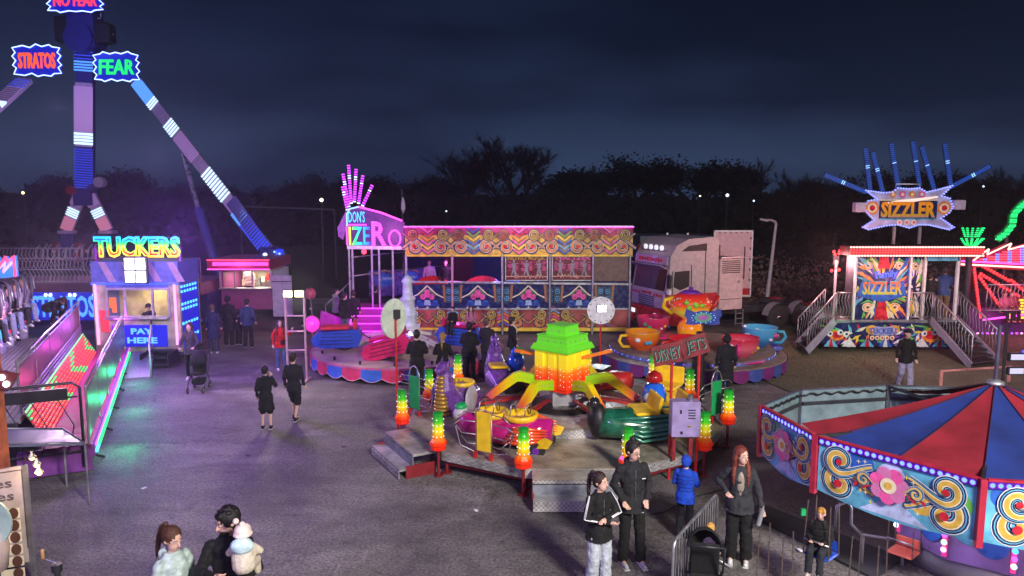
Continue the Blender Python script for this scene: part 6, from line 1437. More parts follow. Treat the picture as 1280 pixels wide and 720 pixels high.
for q0, q1 in zip(path[:-1], path[1:]):
    p0, p1 = V(S3(*q0)), V(S3(*q1)); bk_.beam(p0 + V((0, .1, 0)), p1 + V((0, .1, 0)), .1, .3, grn); n = int((p1 - p0).length / .09)
    for k in range(n):
        for s_ in (-1, 0, 1): p_ = p0.lerp(p1, k / n); mb.box((p_.x + s_ * .09, p_.y, p_.z + (k % 2) * .03), (.05, .04, .07), L_green)
bk_.cyl((0, .3, 0), (0, .3, S3(1266, 282)[2]), .08, dsteel); bk_.build('backing', T2); mb.build('green_bulbs', T2)
lamp('POINT', (o1 - .5, RY - 2.2, 2.2), 200, (1, .12, .25), .5, name='red_ride_light'); lamp('POINT', (o1 + 2.2, RY - 2, 4.4), 30, (.1, 1, .3), .3, name='green_strip_light'); lamp('POINT', (o1 + .4, RY - 2.5, 1.2), 40, (.8, .2, 1), .4, name='plinth_light')
for px, lb, tp in ((1249, 'rider in pink light beside another rider above the yellow letters', '#c07088'), (1257, 'rider with fair hair in red light above the yellow letters', '#a05060')):
    q_ = S3(px, 362); person((q_[0] + o1, RY - .35, q_[2] - .85), R(0), 1.5, lb, tp, '#20202a', '#6a4a2a', 'short', 'hoodie', 'trousers', '#303030', SIT, feet=False)
# foreground right: speaker/lamp stand and pink barrier
p = P(1258, 420, 17.5); T = thing('light_stand', 'dark tripod stand with two small work lamps beside the pink rail', 'light stand', (p.x, 17.5, 0)); 
MB().cyl((0, 0, .3), (0, 0, P(1262, 405, 17.5).z), .035, dsteel).build('pole', T)
for a in (0, 120, 240): MB().tube([(0, 0, .6), (.5 * cos(R(a)), .5 * sin(R(a)), .02)], .018, dsteel, 6).build('leg', T)
for z in (1.35, 1.0): o = MB().box((.25, -.06, z), (.42, .1, .22), dsteel, bev=.02).build('work_lamp', T); MB().box((.25, -.115, z), (.34, .012, .14), mat('lamp_glass', (.5, .5, .55), .1, emit=.6, ecol=(.7, .65, 1))).build('glass', o)
MB().ell((.34, -.16, 1.5), .035, L_blue, 6, 5).build('blue_light', T)
a, b = G(1174, 484), G(1262, 478); T = thing('barrier', 'low pink and white rail barrier by the stairs', 'barrier', (a.x, a.y, 0), atan2(b.y - a.y, b.x - a.x)); L_ = (b - a).length
MB().box((L_ / 2, 0, .46), (L_, .03, .05), mat('coral_paint', (.75, .3, .28), .5)).build('rail', T); 
for x in (.04, L_ - .04): MB().box((x, 0, .22), (.09, .03, .44), mat('coral_paint')).build('post', T)

# ================================================================ swing ride in the right foreground
D = 3.2; RZ = CAMZ - D
PV = [(1.217, 3.41), (1.296, 2.967), (1.69, 2.48), (2.35, 2.36), (2.85, 2.72), (2.95, 3.3), (2.55, 3.72), (2.03, 3.80), (1.51, 3.70)]
PV = [V((x * D, y * D, RZ)) for x, y in PV]; ctr = V((2.145 * D, 3.12 * D, 2.62)); SWC = V((ctr.x, ctr.y, 0)); PH = .74
T = SW = thing('swing_ride', 'chair swing ride with scroll painted rim, violet bulbs and red and blue canopy', 'fairground ride', SWC)
def loc_(v): return V(v) - SWC
rimred = mat('rim_red', (.40, .02, .05), .35); inner = mat('panel_back', (.13, .19, .21), .6, var=.25)
scols = [(pwhite, .10, 1.15), (pnavy, .06, 1.1), (psky, .02, .95), (pnavy, 0, .82), (pcream, 0, .62), (pgold, 0, .38)]
for k in range(9):
    a, b = loc_(PV[k]), loc_(PV[(k + 1) % 9]); d = b - a; w = d.length - .10; o_ = a + d.normalized() * .05
    X = frame(o_ - V((0, 0, PH)), d, V((0, 0, 1)))
    mb = MB(); mb.X = X; low = [(w * t, -.10 * sin(pi * t)) for t in [j / 12 for j in range(13)]]; mb.prism(low + [(w, PH), (0, PH)], -.03, 0, psky)
    o = mb.build('panel', T)
    bkp = MB(); bkp.X = X; bkp.add([(x, y + .005, -.034) for x, y in low[::-1]] + [(0, PH, -.034), (w, PH, -.034)], [list(range(15))], inner); bkp.beam((0, PH * .72, -.06), (w, PH * .72, -.06), .04, .05, dsteel); bkp.beam((0, .05, -.06), (w, .05, -.06), .04, .05, dsteel)
    bkp.tube([(w * t, PH - .05 - .02 * sin(40 * t), -.07) for t in [j / 24 for j in range(25)]], .016, black, 5); bkp.build('panel_back', o)
    art = MB(); art.X = X; q = random.Random(k)
    for j in range(5): cx = w * (.1 + .2 * j); art.disc((cx, PH * q.uniform(.2, .8), .002 + .0004 * j), .17, [pgreen, mat('print_mint', (.2, .5, .35), .3, var=.5), pblue, mat('print_lilac', (.42, .5, .75), .3, var=.4), pgold][(j + k) % 5], 16, .16)
    art.add([(w * .3, -.06, .003), (w * .52, PH * .3, .003), (w * .75, -.06, .003)], [(0, 1, 2)], mat('print_lilac'))
    for fl, cx in ((1, w * .16), (-1, w * .84)):
        scroll(art, cx, PH * .27, .40, fl, 1, scols, .006, .40, 1.0, 1.15); scroll(art, cx, PH * .68, .34, fl, -1, scols, .030, .40, 1.0, 1.25); scroll(art, cx + fl * .33, PH * .48, .16, fl, 1, scols, .052, .34, 1.1, .9)
        art.disc((cx, PH * .26, .052), .055, pred, 14); art.disc((cx, PH * .66, .052), .042, pred, 14)
        for j in range(3): art.add([(cx + fl * (.2 + .12 * j), PH * .30, .054), (cx + fl * (.32 + .12 * j), PH * .42, .054), (cx + fl * (.22 + .12 * j), PH * .40, .054)], [(0, 1, 2)], pred)
        for j in range(5): star(art, w / 2 + fl * q.uniform(.2, .4), PH * q.uniform(.1, .85), .035, pcream if j % 2 else pyel, .056)
    # plain flower stands in for the cartoon face
    cxx = w * .5
    for j in range(7): a_ = 2 * pi * j / 7 + .2; art.disc((cxx + .15 * cos(a_), PH * .5 + .15 * sin(a_), .058 + .001 * j), .095, ppink if j % 2 else mat('print_rose2', (.6, .18, .4), .3), 14)
    art.disc((cxx, PH * .5, .070), .10, pcream, 16); art.disc((cxx, PH * .5, .073), .05, pgold, 12)
    art.build('artwork', o)
    lb = MB(); lb.X = X; lb.box((w / 2, PH - .045, .015), (w, .09, .02), mat('bulb_band', (.05, .01, .25), .3)); n = int(w / .085)
    lb.build('bulb_band', o); lb = MB(); lb.X = X
    for j in range(n): lb.add([((j + .5) * w / n + .027 * cos(t), PH - .045 + .027 * sin(t), .028) for t in [2 * pi * i / 8 for i in range(8)]], [list(range(8))], led('rimblue', (.12, .28, 1), 2.6))
    for j in range(n): lb.add([((j + .5) * w / n + .035 * cos(t), PH - .045 + .035 * sin(t), .0265) for t in [2 * pi * i / 8 for i in range(8)]], [list(range(8))], led('rimviolet', (.2, .02, 1), 2.2))
    lb.build('bulbs', o)
    rm_ = rimred if k in (0, 1, 2, 3) else mat('rim_dark', (.06, .06, .08), .5); fr = MB(); fr.beam(a - V((0, 0, PH + .06)), a + V((0, 0, .02)), .09, .07, rm_, d); fr.beam(o_ + V((0, 0, .01)), o_ + d.normalized() * w + V((0, 0, .01)), .05, .03, rm_); fr.build('frame', T)
    if k in range(1, 8): fr = MB(); fr.beam(a, V((0, 0, 2.1)) - V((0, 0, .05)), .04, .04, dsteel); fr.build('spoke', T)
# canopy
tb_ = mat('canvas_blue', (.006, .024, .17), .85, var=.35, scale=1.5, bump=.5); tr_ = mat('canvas_red', (.24, .007, .02), .85, var=.3, scale=2, bump=.3)
mb = MB(); NS = 18; mb2 = None; pk = V((0, 0, ctr.z)); ringp = []
for k in range(9):
    a, b = loc_(PV[k]), loc_(PV[(k + 1) % 9]); ringp += [a * 1, a.lerp(b, .5)]
for k in range(1, 14):
    a, b = ringp[k], ringp[(k + 1) % 18]; m_ = tr_ if k % 2 else tb_; rows = []
    for j in range(7):
        t = j / 6; s_ = .93; pa = V((a.x * s_, a.y * s_, a.z - .04)).lerp(pk, t); pb = V((b.x * s_, b.y * s_, b.z - .04)).lerp(pk, t); sag = -.07 * sin(pi * t)
        mid = pa.lerp(pb, .5) + V((0, 0, sag - .04 * (1 - t) )); rows.append([pa + V((0, 0, sag * .6)), mid, pb + V((0, 0, sag * .6))])
    vs = [p_ for r_ in rows for p_ in r_]; mb.add(vs, [(3 * j + i, 3 * j + i + 1, 3 * j + i + 4, 3 * j + i + 3) for j in range(6) for i in (0, 1)], m_, True)
mb.build('canopy', T)
mb = MB()
for k in range(2, 15):
    a = ringp[k % 18]; pts_ = [V((a.x * .93, a.y * .93, a.z - .03)).lerp(pk, j / 6) + V((0, 0, -.07 * .6 * sin(pi * j / 6) + .008)) for j in range(7)]; mb.tube(pts_, .007, mat('seam_dark', (.03, .01, .04), .8), 4)
mb.build('canopy_seams', T)
MB().cyl((0, 0, 2.0), (0, 0, 3.45), .028, mat('lilac_pole', (.07, .06, .10), .5, .3)).lathe([(.12, 0), (.11, .04), (.04, .07)], (0, 0, ctr.z - .02), steel, 16).build('centre_pole', T)
# drum with lit panels
mb = MB(); mb.lathe([(1.22, .35), (1.22, 1.75)], (0, 0, 0), mat('drum_print', (.22, .14, .36), .3, var=.5, scale=2), 10, False); dr = mb.build('drum', T)
mb = MB(); skm = mat('print_peach', (.62, .35, .3), .3, var=.2)
for k in range(10):
    a = 2 * pi * (k + .5) / 10; c = V((1.165 * cos(a), 1.165 * sin(a), 0)); X = frame(c + V((0, 0, .5)), V((-sin(a), cos(a), 0)), V((0, 0, 1))); mb.X = X
    for j, (cx, cy, r_, m_) in enumerate([(-.12, .75, .2, ppink), (.14, .62, .16, mat('print_lilac')), (0, .95, .12, skm), (-.1, .35, .22, psky), (.15, .2, .18, pblue)]): mb.disc((cx, cy, .01 + .004 * j), r_, m_, 16)
    scroll(mb, 0, .5, .25, 1, 1, [(pmaroon, .03, 1), (porange, 0, .8)], .035, .25)
mb.build('artwork', dr)
for k in range(10):
    a = 2 * pi * k / 10; mb = MB()
    for j in range(13):
        m_ = [L_white, led('palepink', (1, .4, .85), 2.5), led('palegreen', (.4, 1, .7), 2.2), L_vio, L_cyan][(j + k) % 5]; mb.ell((1.27 * cos(a), 1.27 * sin(a), .5 + j * .105), .038, m_, 8, 5)
    mb.build('bulb_strip', dr); MB().beam((1.24 * cos(a), 1.24 * sin(a), .4), (1.24 * cos(a), 1.24 * sin(a), 1.8), .06, .03, mat('pink_trim', (.5, .03, .2), .4, emit=.6, ecol=(1, .05, .3)), (cos(a), sin(a), 0)).build('trim', dr)
MB().lathe([(1.12, 0), (1.12, .3), (1.03, .35)], (0, 0, 0), mat('base_grey', (.2, .2, .22), .5), 24).build('base', T)
lamp('POINT', (SWC.x - 1.6, SWC.y - .8, 1.1), 26, (.85, .75, 1), .25, name='drum_light'); lamp('POINT', (SWC.x - .6, SWC.y - 1.9, .9), 20, (1, .6, .9), .25, name='drum_light')
# chains and chairs
chm = mat('chain', (.22, .17, .14), .5, .7)
def chair(px, py, Y, m_, seat=True, label=''):
    c = P(px, py, Y); T = thing('swing_chair', label, 'swing chair', (c.x, c.y, 0), R(-50), 'chairs hanging from the swing ride'); zs = c.z
    ch = MB()
    for e_ in (-1, 1):
        for yy in (-.14, .14):
            q0, q1 = V((.17 * e_, yy, zs + .02)), V((.15 * e_, yy * .8, 1.30))
            n = 26
            for k in range(n): p_ = q0.lerp(q1, k / n); ch.box(p_, (.016, .006, .04) if k % 2 else (.006, .016, .04), chm)
    ch.build('chain', T)
    sm_ = MB(); sm_.box((0, 0, zs), (.34, .32, .035), m_, bev=.015); sm_.build('seat', T)
    MB().box((0, .15, zs + .1), (.32, .03, .14), m_, bev=.012).build('backrest', T); MB().tube([(-.17, -.14, zs + .2), (.17, -.14, zs + .2)], .014, steel, 6).build('bar', T); return T
chair(1026, 692, 9.0, bluep, label='blue swing chair carrying a small child'); chair(1129, 690, 9.6, mat('seat_coral', (.75, .16, .10), .35), label='empty coral red swing chair near the drum')
chair(966, 765, 8.2, bluep, label='blue swing chair at the bottom edge below the scroll rim'); chair(1080, 790, 8.0, redp, label='red swing chair just below the picture edge')
c = P(1024, 690, 9.0); 
def tod(T, p, up, hp, HQ, U):
    MB().box(up((0, -.14, 1.2)), (.2, .012, .03), mat('white_stripe', (.8, .8, .8), .7, var=0)).build('chest_stripe', T)
person((c.x, c.y, c.z + .02), R(-35), 1.08, 'toddler in black padded jacket and fluffy golden hat seated in the blue swing chair', '#0b0b0f', '#20222a', '#7a4a20', 'beanie', 'puffer', 'trousers', '#c9c9c0', SIT, near=True, hatc='#b9853a', fat=1.3, extra=tod)
c2 = P(1004, 640, 9.2); MB().box((0, 0, 0), (.06, .04, .09), grn).build('x').name = 'tag_block'
o = bpy.data.objects['tag_block']; o.location = c2; tag(o, 'small green switch box hanging on a cord below the rim', 'switch')
# tube barrier inside the swing ride
a, b = P(1044, 640, 9.4), P(1150, 668, 9.9); T = thing('barrier', 'curved grey tube barrier under the painted rim of the swing ride', 'barrier'); mb = MB()
mb.tube([P(1044, 658, 9.6), P(1046, 632, 9.6), P(1060, 627, 9.6), P(1064, 634, 9.6), P(1064, 655, 9.6), P(1076, 668, 9.7), P(1100, 672, 9.8), P(1155, 680, 10)], .022, steel, 8); mb.build('rail', T)
for px in (1079, 1130): p_ = P(px, 671, 9.75); MB().cyl((p_.x, p_.y, 0), p_, .022, steel).build('post', T)
# crowd barrier
a, b = V((1.99, 8.42, 0)), V((2.95, 9.9, 0)); T = thing('crowd_barrier', 'galvanised crowd barrier with upright bars beside the red haired woman', 'barrier', a, atan2(b.y - a.y, b.x - a.x)); L_ = (b - a).length
MB().tube([(0, 0, .05), (0, 0, .92), (.03, 0, .98), (.09, 0, 1.02), (L_ - .09, 0, 1.02), (L_ - .03, 0, .98), (L_, 0, .92), (L_, 0, .05)], .021, steel, 8).tube([(0, 0, .2), (L_, 0, .2)], .016, steel, 6).build('frame', T)
mb = MB()
for k in range(1, 17): mb.cyl((L_ * k / 17, 0, .2), (L_ * k / 17, 0, 1.01), .008, steel, n=6)
mb.build('bars', T)
for x in (.12, L_ - .12): MB().tube([(x, -.28, .01), (x, 0, .12), (x, .28, .01)], .018, steel, 6).build('foot', T)
# ================================================================ tall swinging ride on the left skyline
TY = 42.0
T = thing('swinging_tower_ride', 'very tall swinging ride with slanting lilac legs, hanging arm and lit word signs', 'fairground ride', (P(107, 60, TY).x, TY, 0)); ox = T.location.x
def S4(px, py, Y=TY): q = P(px, py, Y); return V((q.x - ox, q.y - TY, q.z))
lil2 = mat('lilac_steel_ride', (.34, .22, .46), .45, emit=.22, ecol=(.42, .2, .62)); navy2 = mat('navy_steel', (.02, .02, .16), .4, emit=.12, ecol=(.05, .05, .5)); lil2 = mat('lilac_box_steel', (.40, .30, .52), .45, .1, var=.15)
navy2 = mat('navy_box_steel', (.03, .03, .22), .4, .2)
def boxleg(name, pa, pb, w, m, rung=None, n=0, span=(0, 1), r2=None):
    mb = MB(); mb.beam(pa, pb, w, w * .35, m, (0, -1, 0)); o = mb.build(name, T)
    d = (pb - pa).normalized(); sd_ = d.cross(V((0, -1, 0))).normalized()
    rb = MB(); c = 0
    for (t0, t1, k, mm, th) in rung or []:
        for j in range(k):
            p_ = pa.lerp(pb, t0 + (t1 - t0) * (j + .5) / k) + V((0, -w * .175 - .05, 0)); rb.beam(p_ - sd_ * w * .56, p_ + sd_ * w * .56, th, .05, mm, (0, -1, 0)); c += 1
    if c: rb.build('light_rungs', o)
    return o
Lb = led('legwhite', (.6, .82, 1), 1.5); Lrib = mat('rib_lilac', (.5, .35, .62), .4, emit=.20, ecol=(.5, .25, .75)); Lnv = led('navyrib', (.03, .06, .8), 1.0)
boxleg('hanging_arm', S4(107, 42), S4(107, 240), .95, navy2, [(.00, .17, 8, Lnv, .06), (.17, .24, 4, led('skyrib', (.08, .3, 1), 1.4), .09), (.33, .62, 24, Lrib, .10), (.62, .70, 4, Lb, .13), (.72, .98, 16, Lnv, .06)])
MB().beam(S4(107, 104) + V((0, -.17, 0)), S4(107, 184) + V((0, -.17, 0)), .97, .06, lil2, (0, -1, 0)).build('arm_cover', T)
# gondola arms and riders
for s_, (x0_, x1_) in ((-1, (101, 84)), (1, (113, 135))):
    boxleg('gondola_arm', S4(x0_, 244), S4(x1_, 288), .62, lil2, [(.0, .3, 7, Lrib, .06), (.38, .62, 4, Lb, .075), (.65, 1, 8, mat('rib_rose', (.6, .3, .4), .4, emit=.35, ecol=(.8, .25, .4)), .08)])
    MB().box(S4(x1_, 290) + V((0, 0, 0)), (.8, .6, .18), lil2).build('foot_plate', T)
MB().box(S4(107, 246), (1.0, .8, 1.0), navy2).cyl(S4(96, 238) + V((0, -.4, 0)), S4(96, 238) + V((0, -.7, 0)), .24, dred).cyl(S4(130, 228) + V((0, -.2, 0)), S4(130, 228) + V((0, -.6, 0)), .30, mat('motor_grey', (.3, .25, .4), .4)).beam(S4(112, 236), S4(130, 228), .5, .3, navy2).build('drive_unit', T)
MB().beam(S4(84, 291), S4(84, 330), .55, .4, navy2, (0, -1, 0)).beam(S4(133, 291), S4(133, 330), .3, .3, dsteel, (0, -1, 0)).build('gondola_stem', T)
mb = MB()
for k in range(7): c = S4(55 + k * 14, 326); mb.box(c + V((0, 0, -.1)), (.55, .5, .16), black); mb.box(c + V((0, .3, .5)), (.5, .14, 1.1), dred if k % 2 else black, bev=.04); mb.tube([c + V((-.22, .1, .95)), c + V((-.2, -.3, .7)), c + V((-.18, -.4, .2))], .05, steel, 6); mb.tube([c + V((.22, .1, .95)), c + V((.2, -.3, .7)), c + V((.18, -.4, .2))], .05, steel, 6)
mb.build('gondola_seats', T)
for k, (tp, lb) in enumerate([('#2a2a35', 'rider in dark top second from the outer end of the gondola'), ('#181820', 'rider in black near the gondola stem'), ('#8a1c22', 'rider in red top below the gondola stem'), ('#101018', 'rider in dark clothes in the middle of the gondola'), ('#a03038', 'rider in rose red top towards the booth end of the gondola')]):
    c = S4(55 + (k + 1) * 14, 326); person((c.x + ox, TY - .12, c.z - .16), 0, 1.6, lb, tp, '#1a1c28', '#140c08', 'short', 'hoodie', 'trousers', '#a0a0a0', SIT, feet=False)
# hub, frames, legs
MB().box(S4(107, 36), (1.5, 1.3, 2.4), navy2, bev=.1).box(S4(84, 38), (1.0, 1., 1.4), black, bev=.1).box(S4(131, 42), (.9, .9, 1.1), black, bev=.1).cyl(S4(107, 50) + V((0, -.8, 0)), S4(107, 50) + V((0, .8, 0)), .8, navy2, n=20).build('hub', T)
mb = MB(); mb.tube([S4(79, 22), S4(79, 12)], .06, steel); mb.tube([S4(126, 22), S4(126, 12)], .06, steel); mb.tube([S4(79, 21), S4(126, 23)], .06, steel); mb.tube([S4(125, 43), S4(142, 43)], .06, steel); mb.build('hub_frame', T)
Lb = led('legwhite', (.6, .82, 1), 1.5)
boxleg('leg', S4(32, 100, 41), S4(-80, 200, 35), .75, lil2, [(.0, .12, 4, Lnv, .1), (.30, .36, 4, Lb, .14), (.1, .3, 8, Lrib, .06), (.6, .7, 6, Lb, .14)])
boxleg('leg', S4(166, 96, 41.5), S4(334, 312, 33.5), .60, lil2, [(.03, .16, 10, led('skyrib', (.08, .3, 1), 1.4), .10), (.16, .20, 3, Lb, .075), (.30, .37, 5, Lb, .08), (.38, .52, 14, Lrib, .05), (.59, .74, 10, Lb, .09), (.80, .86, 5, led('skyrib', (.08, .3, 1), 1.4), .10), (.86, 1., 12, Lnv, .10)])
MB().beam(S4(290, 250, 35.3) + V((0, -.10, 0)), S4(334, 312, 33.5) + V((0, -.10, 0)), .62, .06, navy2, (0, -1, 0)).build('leg_cover', T)
mb = MB(); q0, q1, q2 = S4(229, 192, 38.5), S4(248, 262, 36.5), S4(283, 372, 33); mb.cyl(q0, q1, .11, mat('ram_steel', (.4, .38, .5), .3, .6)); mb.cyl(q1, q2, .21, mat('ram_blue', (.05, .05, .30), .4)); mb.build('hydraulic_ram', T)
mb = MB(); f = S4(338, 318, 33.4); mb.box(f + V((0, 0, 0)), (.9, .8, .7), navy2, bev=.1); mb.beam(f, V((f.x + .3, f.y, 0)), .8, .7, navy2, (0, -1, 0)); mb.beam(f + V((-1.2, .2, -.3)), f + V((.6, .2, -.2)), .4, .5, mat('pivot_grey', (.3, .25, .45), .4)); mb.build('leg_foot', T)
mb = MB(); c = S4(350, 326, 33.2)
for k in range(12): mb.ell(c + V((.16 * cos(k), -.3, .45 * sin(k * .9))), .05, L_ice if k % 2 else L_blue, 6, 4)
mb.ell(S4(336, 318, 33) + V((0, -.5, 0)), .11, L_white, 8, 5); mb.box(c, (.3, .4, 1.1), L_blue if False else mat('blue_lit_panel', (.02, .03, .3), .4, emit=.8, ecol=(.02, .05, 1)), bev=.05); mb.build('foot_lights', T)
def jag_sign(cx, cy, w, h, word, lm, label, seed, Y=41.0):
    c = P(cx, cy, Y); T2 = thing('light_sign', label, 'sign', (c.x, c.y - .5, c.z)); s_ = (w / 900) * (Y + 1); hh = (h / 900) * (Y + 1); q = random.Random(seed); pts = []
    for k in range(28):
        a = 2 * pi * k / 28; e_ = 1 if k % 2 else .86; x = max(-1, min(1, 1.25 * cos(a))) * s_ / 2 * e_; z = max(-1, min(1, 1.3 * sin(a))) * hh / 2 * (e_ + q.uniform(-.06, .06)); pts.append((x, z))
    mb = MB(); mb.X = frame((0, 0, 0), (1, 0, 0), (0, 0, 1)); mb.prism(pts, -.15, 0, mat('sign_deep_blue', (.01, .015, .35), .4, emit=.35, ecol=(.01, .03, 1))); bd = mb.build('board', T2)
    mb = MB(); mb.X = frame((0, 0, 0), (1, 0, 0), (0, 0, 1)); mb.tube([(x, y, .05) for x, y in pts], .035, led('icewhite', (.4, .55, 1), 2.6), 6, True); mb.build('border_bulbs', bd)
    mb = MB(); textmesh(mb, word, s_ * .76, hh * .50, frame((0, -.02, 0), (1, 0, 0), (0, 0, 1)), lm, .08, .02, .1); mb.build('lettering', bd)
    mb = MB(); mb.beam((0, .2, 0), (1.0 if cx < 107 else -1.0, .6, -.1), .2, .2, dsteel); mb.build('bracket', T2)
jag_sign(54, 78, 57, 36, 'STRATOS', led('orangeword', (1, .09, .02), 1.5), 'orange lit word STRATOS in a jagged blue sign on the tower ride', 1)
jag_sign(152, 86, 54, 34, 'FEAR', led('greenword', (.01, 1, .2), 1.1), 'green lit word FEAR in a jagged blue sign on the tower ride', 2)
jag_sign(101, 4, 66, 26, 'NO FEAR', led('redword', (1, .05, .12), 1.3), 'topmost jagged blue sign cut by the upper picture edge', 3)
lamp('POINT', (ox + 1, TY - 3, P(107, 60, TY).z), 90, (.15, .2, 1), .6, name='hub_glow_lamp'); lamp('POINT', (P(230, 200, 36).x, 33, P(230, 200, 36).z), 140, (.8, .6, 1), .5, name='leg_lamp'); lamp('POINT', (ox, TY - 3, P(107, 140, TY).z), 120, (.8, .6, 1), .5, name='arm_lamp'); lamp('POINT', (ox + 1, TY - 3, P(107, 300, TY).z), 60, (1, .4, .5), .5, name='gondola_lamp')
lamp('POINT', (P(20, 160, 36).x, 33, P(20, 160, 36).z), 60, (.8, .6, 1), .5, name='leg_lamp')

# platform with curved rails and blue word panel behind the booth
PY = 29.0; c = P(90, 360, PY); T = thing('ride_platform', 'raised platform with wavy rails and blue lit word panel behind the booth', 'platform', (c.x, PY, 0))
def S5(px, py, Y=PY): q = P(px, py, Y); return V((q.x - c.x, q.y - PY, q.z))
a, b = S5(-60, 354), S5(250, 352); zd = a.z; mb = MB(); mb.box(((a.x + b.x) / 2, 1.5, zd - .25), (b.x - a.x, 3, .5), mat('plum_edge', (.13, .03, .08), .5)); mb.box(((a.x + b.x) / 2, 1.8, (zd - .5) / 2), (b.x - a.x, 2.4, zd - .5), mat('ride_navy', (.02, .02, .12), .5)); mb.build('deck', T)
mb = MB(); railing(mb, V((a.x, .1, zd)), V((b.x, .1, zd)), 1.0, mat('rail_mauve', (.4, .3, .42), .4, .6), 62, .10, .02, .06); railing(mb, V((a.x, 2.5, zd + .25)), V((S5(60, 350).x, 2.5, zd + .25)), 1.0, MATS['rail_mauve'], 24, .10, .02, .06); mb.build('railing', T)
mb = MB(); p0, p1 = S5(44, 396), S5(120, 369); mb.box(((p0.x + p1.x) / 2, -.06, (p0.z + p1.z) / 2), (p1.x - p0.x + .5, .08, p1.z - p0.z + .25), mat('blue_lit_board', (.01, .01, .3), .4, emit=.45, ecol=(.01, .03, 1))); textmesh(mb, 'STRATOS', p1.x - p0.x, p1.z - p0.z, frame(((p0.x + p1.x) / 2, -.11, (p0.z + p1.z) / 2), (1, 0, 0), (0, 0, 1)), led('wordblue', (.08, .35, 1), 1.4), .03, .02); mb.build('word_panel', T)
mb = MB()
for px in (60, 66, 90, 96, 120): p_ = S5(px, 368); mb.ell((p_.x, -.15, p_.z), .07, L_white, 6, 5)
mb.build('spot_bulbs', T)


# ================================================================ booth with rainbow letters
QY = 22.6
T = PB = thing('pay_booth', 'blue pay booth with rainbow letters on top and an attendant behind the window', 'pay booth', (P(172, 400, QY).x, QY, 0)); ox = T.location.x
def S6(px, py, Y=QY): q = P(px, py, Y); return V((q.x - ox, q.y - QY, q.z))
x0_, x1_ = S6(118, 400).x, S6(226, 400).x; zf = S6(170, 440).z; zr0, zr1 = S6(170, 353).z, S6(170, 327).z; wl = mat('booth_patterned', (.34, .33, .22), .4, var=.4, scale=3); stripe = mat('booth_blue', (.10, .13, .42), .35, coat=.3)
mb = MB(); mb.box(((x0_ + x1_) / 2, .74, (zr0 + zr1) / 2), (x1_ - x0_, 1.5, zr1 - zr0), stripe); o = mb.build('roof', T)
mb = MB(); mb.X = frame((x0_, -.016, zr0), (1, 0, 0), (0, 0, 1)); h = zr1 - zr0
for k in range(4): xx = .25 + k * .72; mb.add([(xx, h - .02, .003), (xx + .22, h - .02, .003), (xx + .55, .02, .003), (xx + .30, .02, .003)], [(0, 1, 2, 3)], mat('stripe_mauve', (.35, .25, .38), .4))
mb.build('roof_stripes', o)
wx0, wx1, wz0, wz1 = S6(135, 400).x, S6(213, 400).x, S6(170, 396).z, S6(170, 361).z
mb = MB(); mb.box(((x0_ + wx0) / 2, .05, (zf + zr0) / 2), (wx0 - x0_, .1, zr0 - zf), wl).box(((x1_ + wx1) / 2, .05, (zf + zr0) / 2), (x1_ - wx1, .1, zr0 - zf), wl).box(((wx0 + wx1) / 2, .05, (zf + wz0) / 2), (wx1 - wx0, .1, wz0 - zf), wl).box(((wx0 + wx1) / 2, .05, (zr0 + wz1) / 2), (wx1 - wx0, .1, zr0 - wz1), stripe)
mb.box((x0_ + .05, .75, (zf + zr0) / 2), (.1, 1.3, zr0 - zf), stripe).box((x1_ - .05, .75, (zf + zr0) / 2), (.1, 1.3, zr0 - zf), stripe).box(((x0_ + x1_) / 2, 1.4, (zf + zr0) / 2), (x1_ - x0_, .1, zr0 - zf), mat('booth_inside', (.50, .42, .20), .6)).box(((x0_ + x1_) / 2, .75, zf - .05), (x1_ - x0_, 1.5, .1), dsteel); mb.build('walls', T)
mb = MB(); fr = mat('window_frame', (.45, .42, .5), .4, .5)
for f_ in (0, .30, .74, 1): x = wx0 + (wx1 - wx0) * f_; mb.box((x, -.02, (wz0 + wz1) / 2), (.06, .06, wz1 - wz0), fr)
for z in (wz0, wz1): mb.box(((wx0 + wx1) / 2, -.02, z), (wx1 - wx0, .08, .07), fr)
mb.box(((wx0 + wx1) / 2, -.12, wz0 - .03), (wx1 - wx0, .22, .04), steel); mb.build('window_frame', T)
lamp('AREA', (ox + (wx0 + wx1) / 2, QY + .8, zr0 - .12), 26, (1, .85, .5), .6, (ox + (wx0 + wx1) / 2, QY + .7, 0), name='booth_lamp')
mb = MB()
for x in (x0_ + .12, x1_ - .12): mb.box((x, -.06, (zf + .2 + zr0) / 2), (.06, .05, zr0 - zf - .3), led('tubepink', (1, .3, .85), 2.2))
mb.box(((x0_ + x1_) / 2, -.06, zr0 - .04), (x1_ - x0_, .05, .05), L_blue); mb.build('light_tubes', T)
p0, p1 = S6(143, 433), S6(209, 406); X = frame(((p0.x + p1.x) / 2, -.05, (p0.z + p1.z) / 2), (1, 0, 0), (0, 0, 1)); mb = MB(); mb.X = X; w, h = p1.x - p0.x, p1.z - p0.z
mb.box((0, 0, -.02), (w, h, .05), mat('blue_lit_board')); mb.box((-w * .42, 0, .012), (w * .12, h, .02), mat('pink_print_edge', (.5, .04, .3), .4, emit=.3, ecol=(1, .05, .5))); mb.v and None
textmesh(mb, 'PAY', w * .40, h * .27, M.Translation((.08, h * .22, .012)), led('wordice', (.1, .4, 1), 1.8), .02, .03); textmesh(mb, 'HERE', w * .55, h * .27, M.Translation((.08, -h * .20, .012)), led('wordice', (.1, .4, 1), 1.8), .02, .03); mb.build('pay_sign', T)
mb = MB()
for x, z, r_ in ((wx0 + .18, wz0 + .45, .2), (wx0 + .22, wz0 + .25, .14)): mb.box((x, -.03 + .05, z), (r_, .03, r_ * 1.6), led('flamered', (1, .12, .02), 1.6))
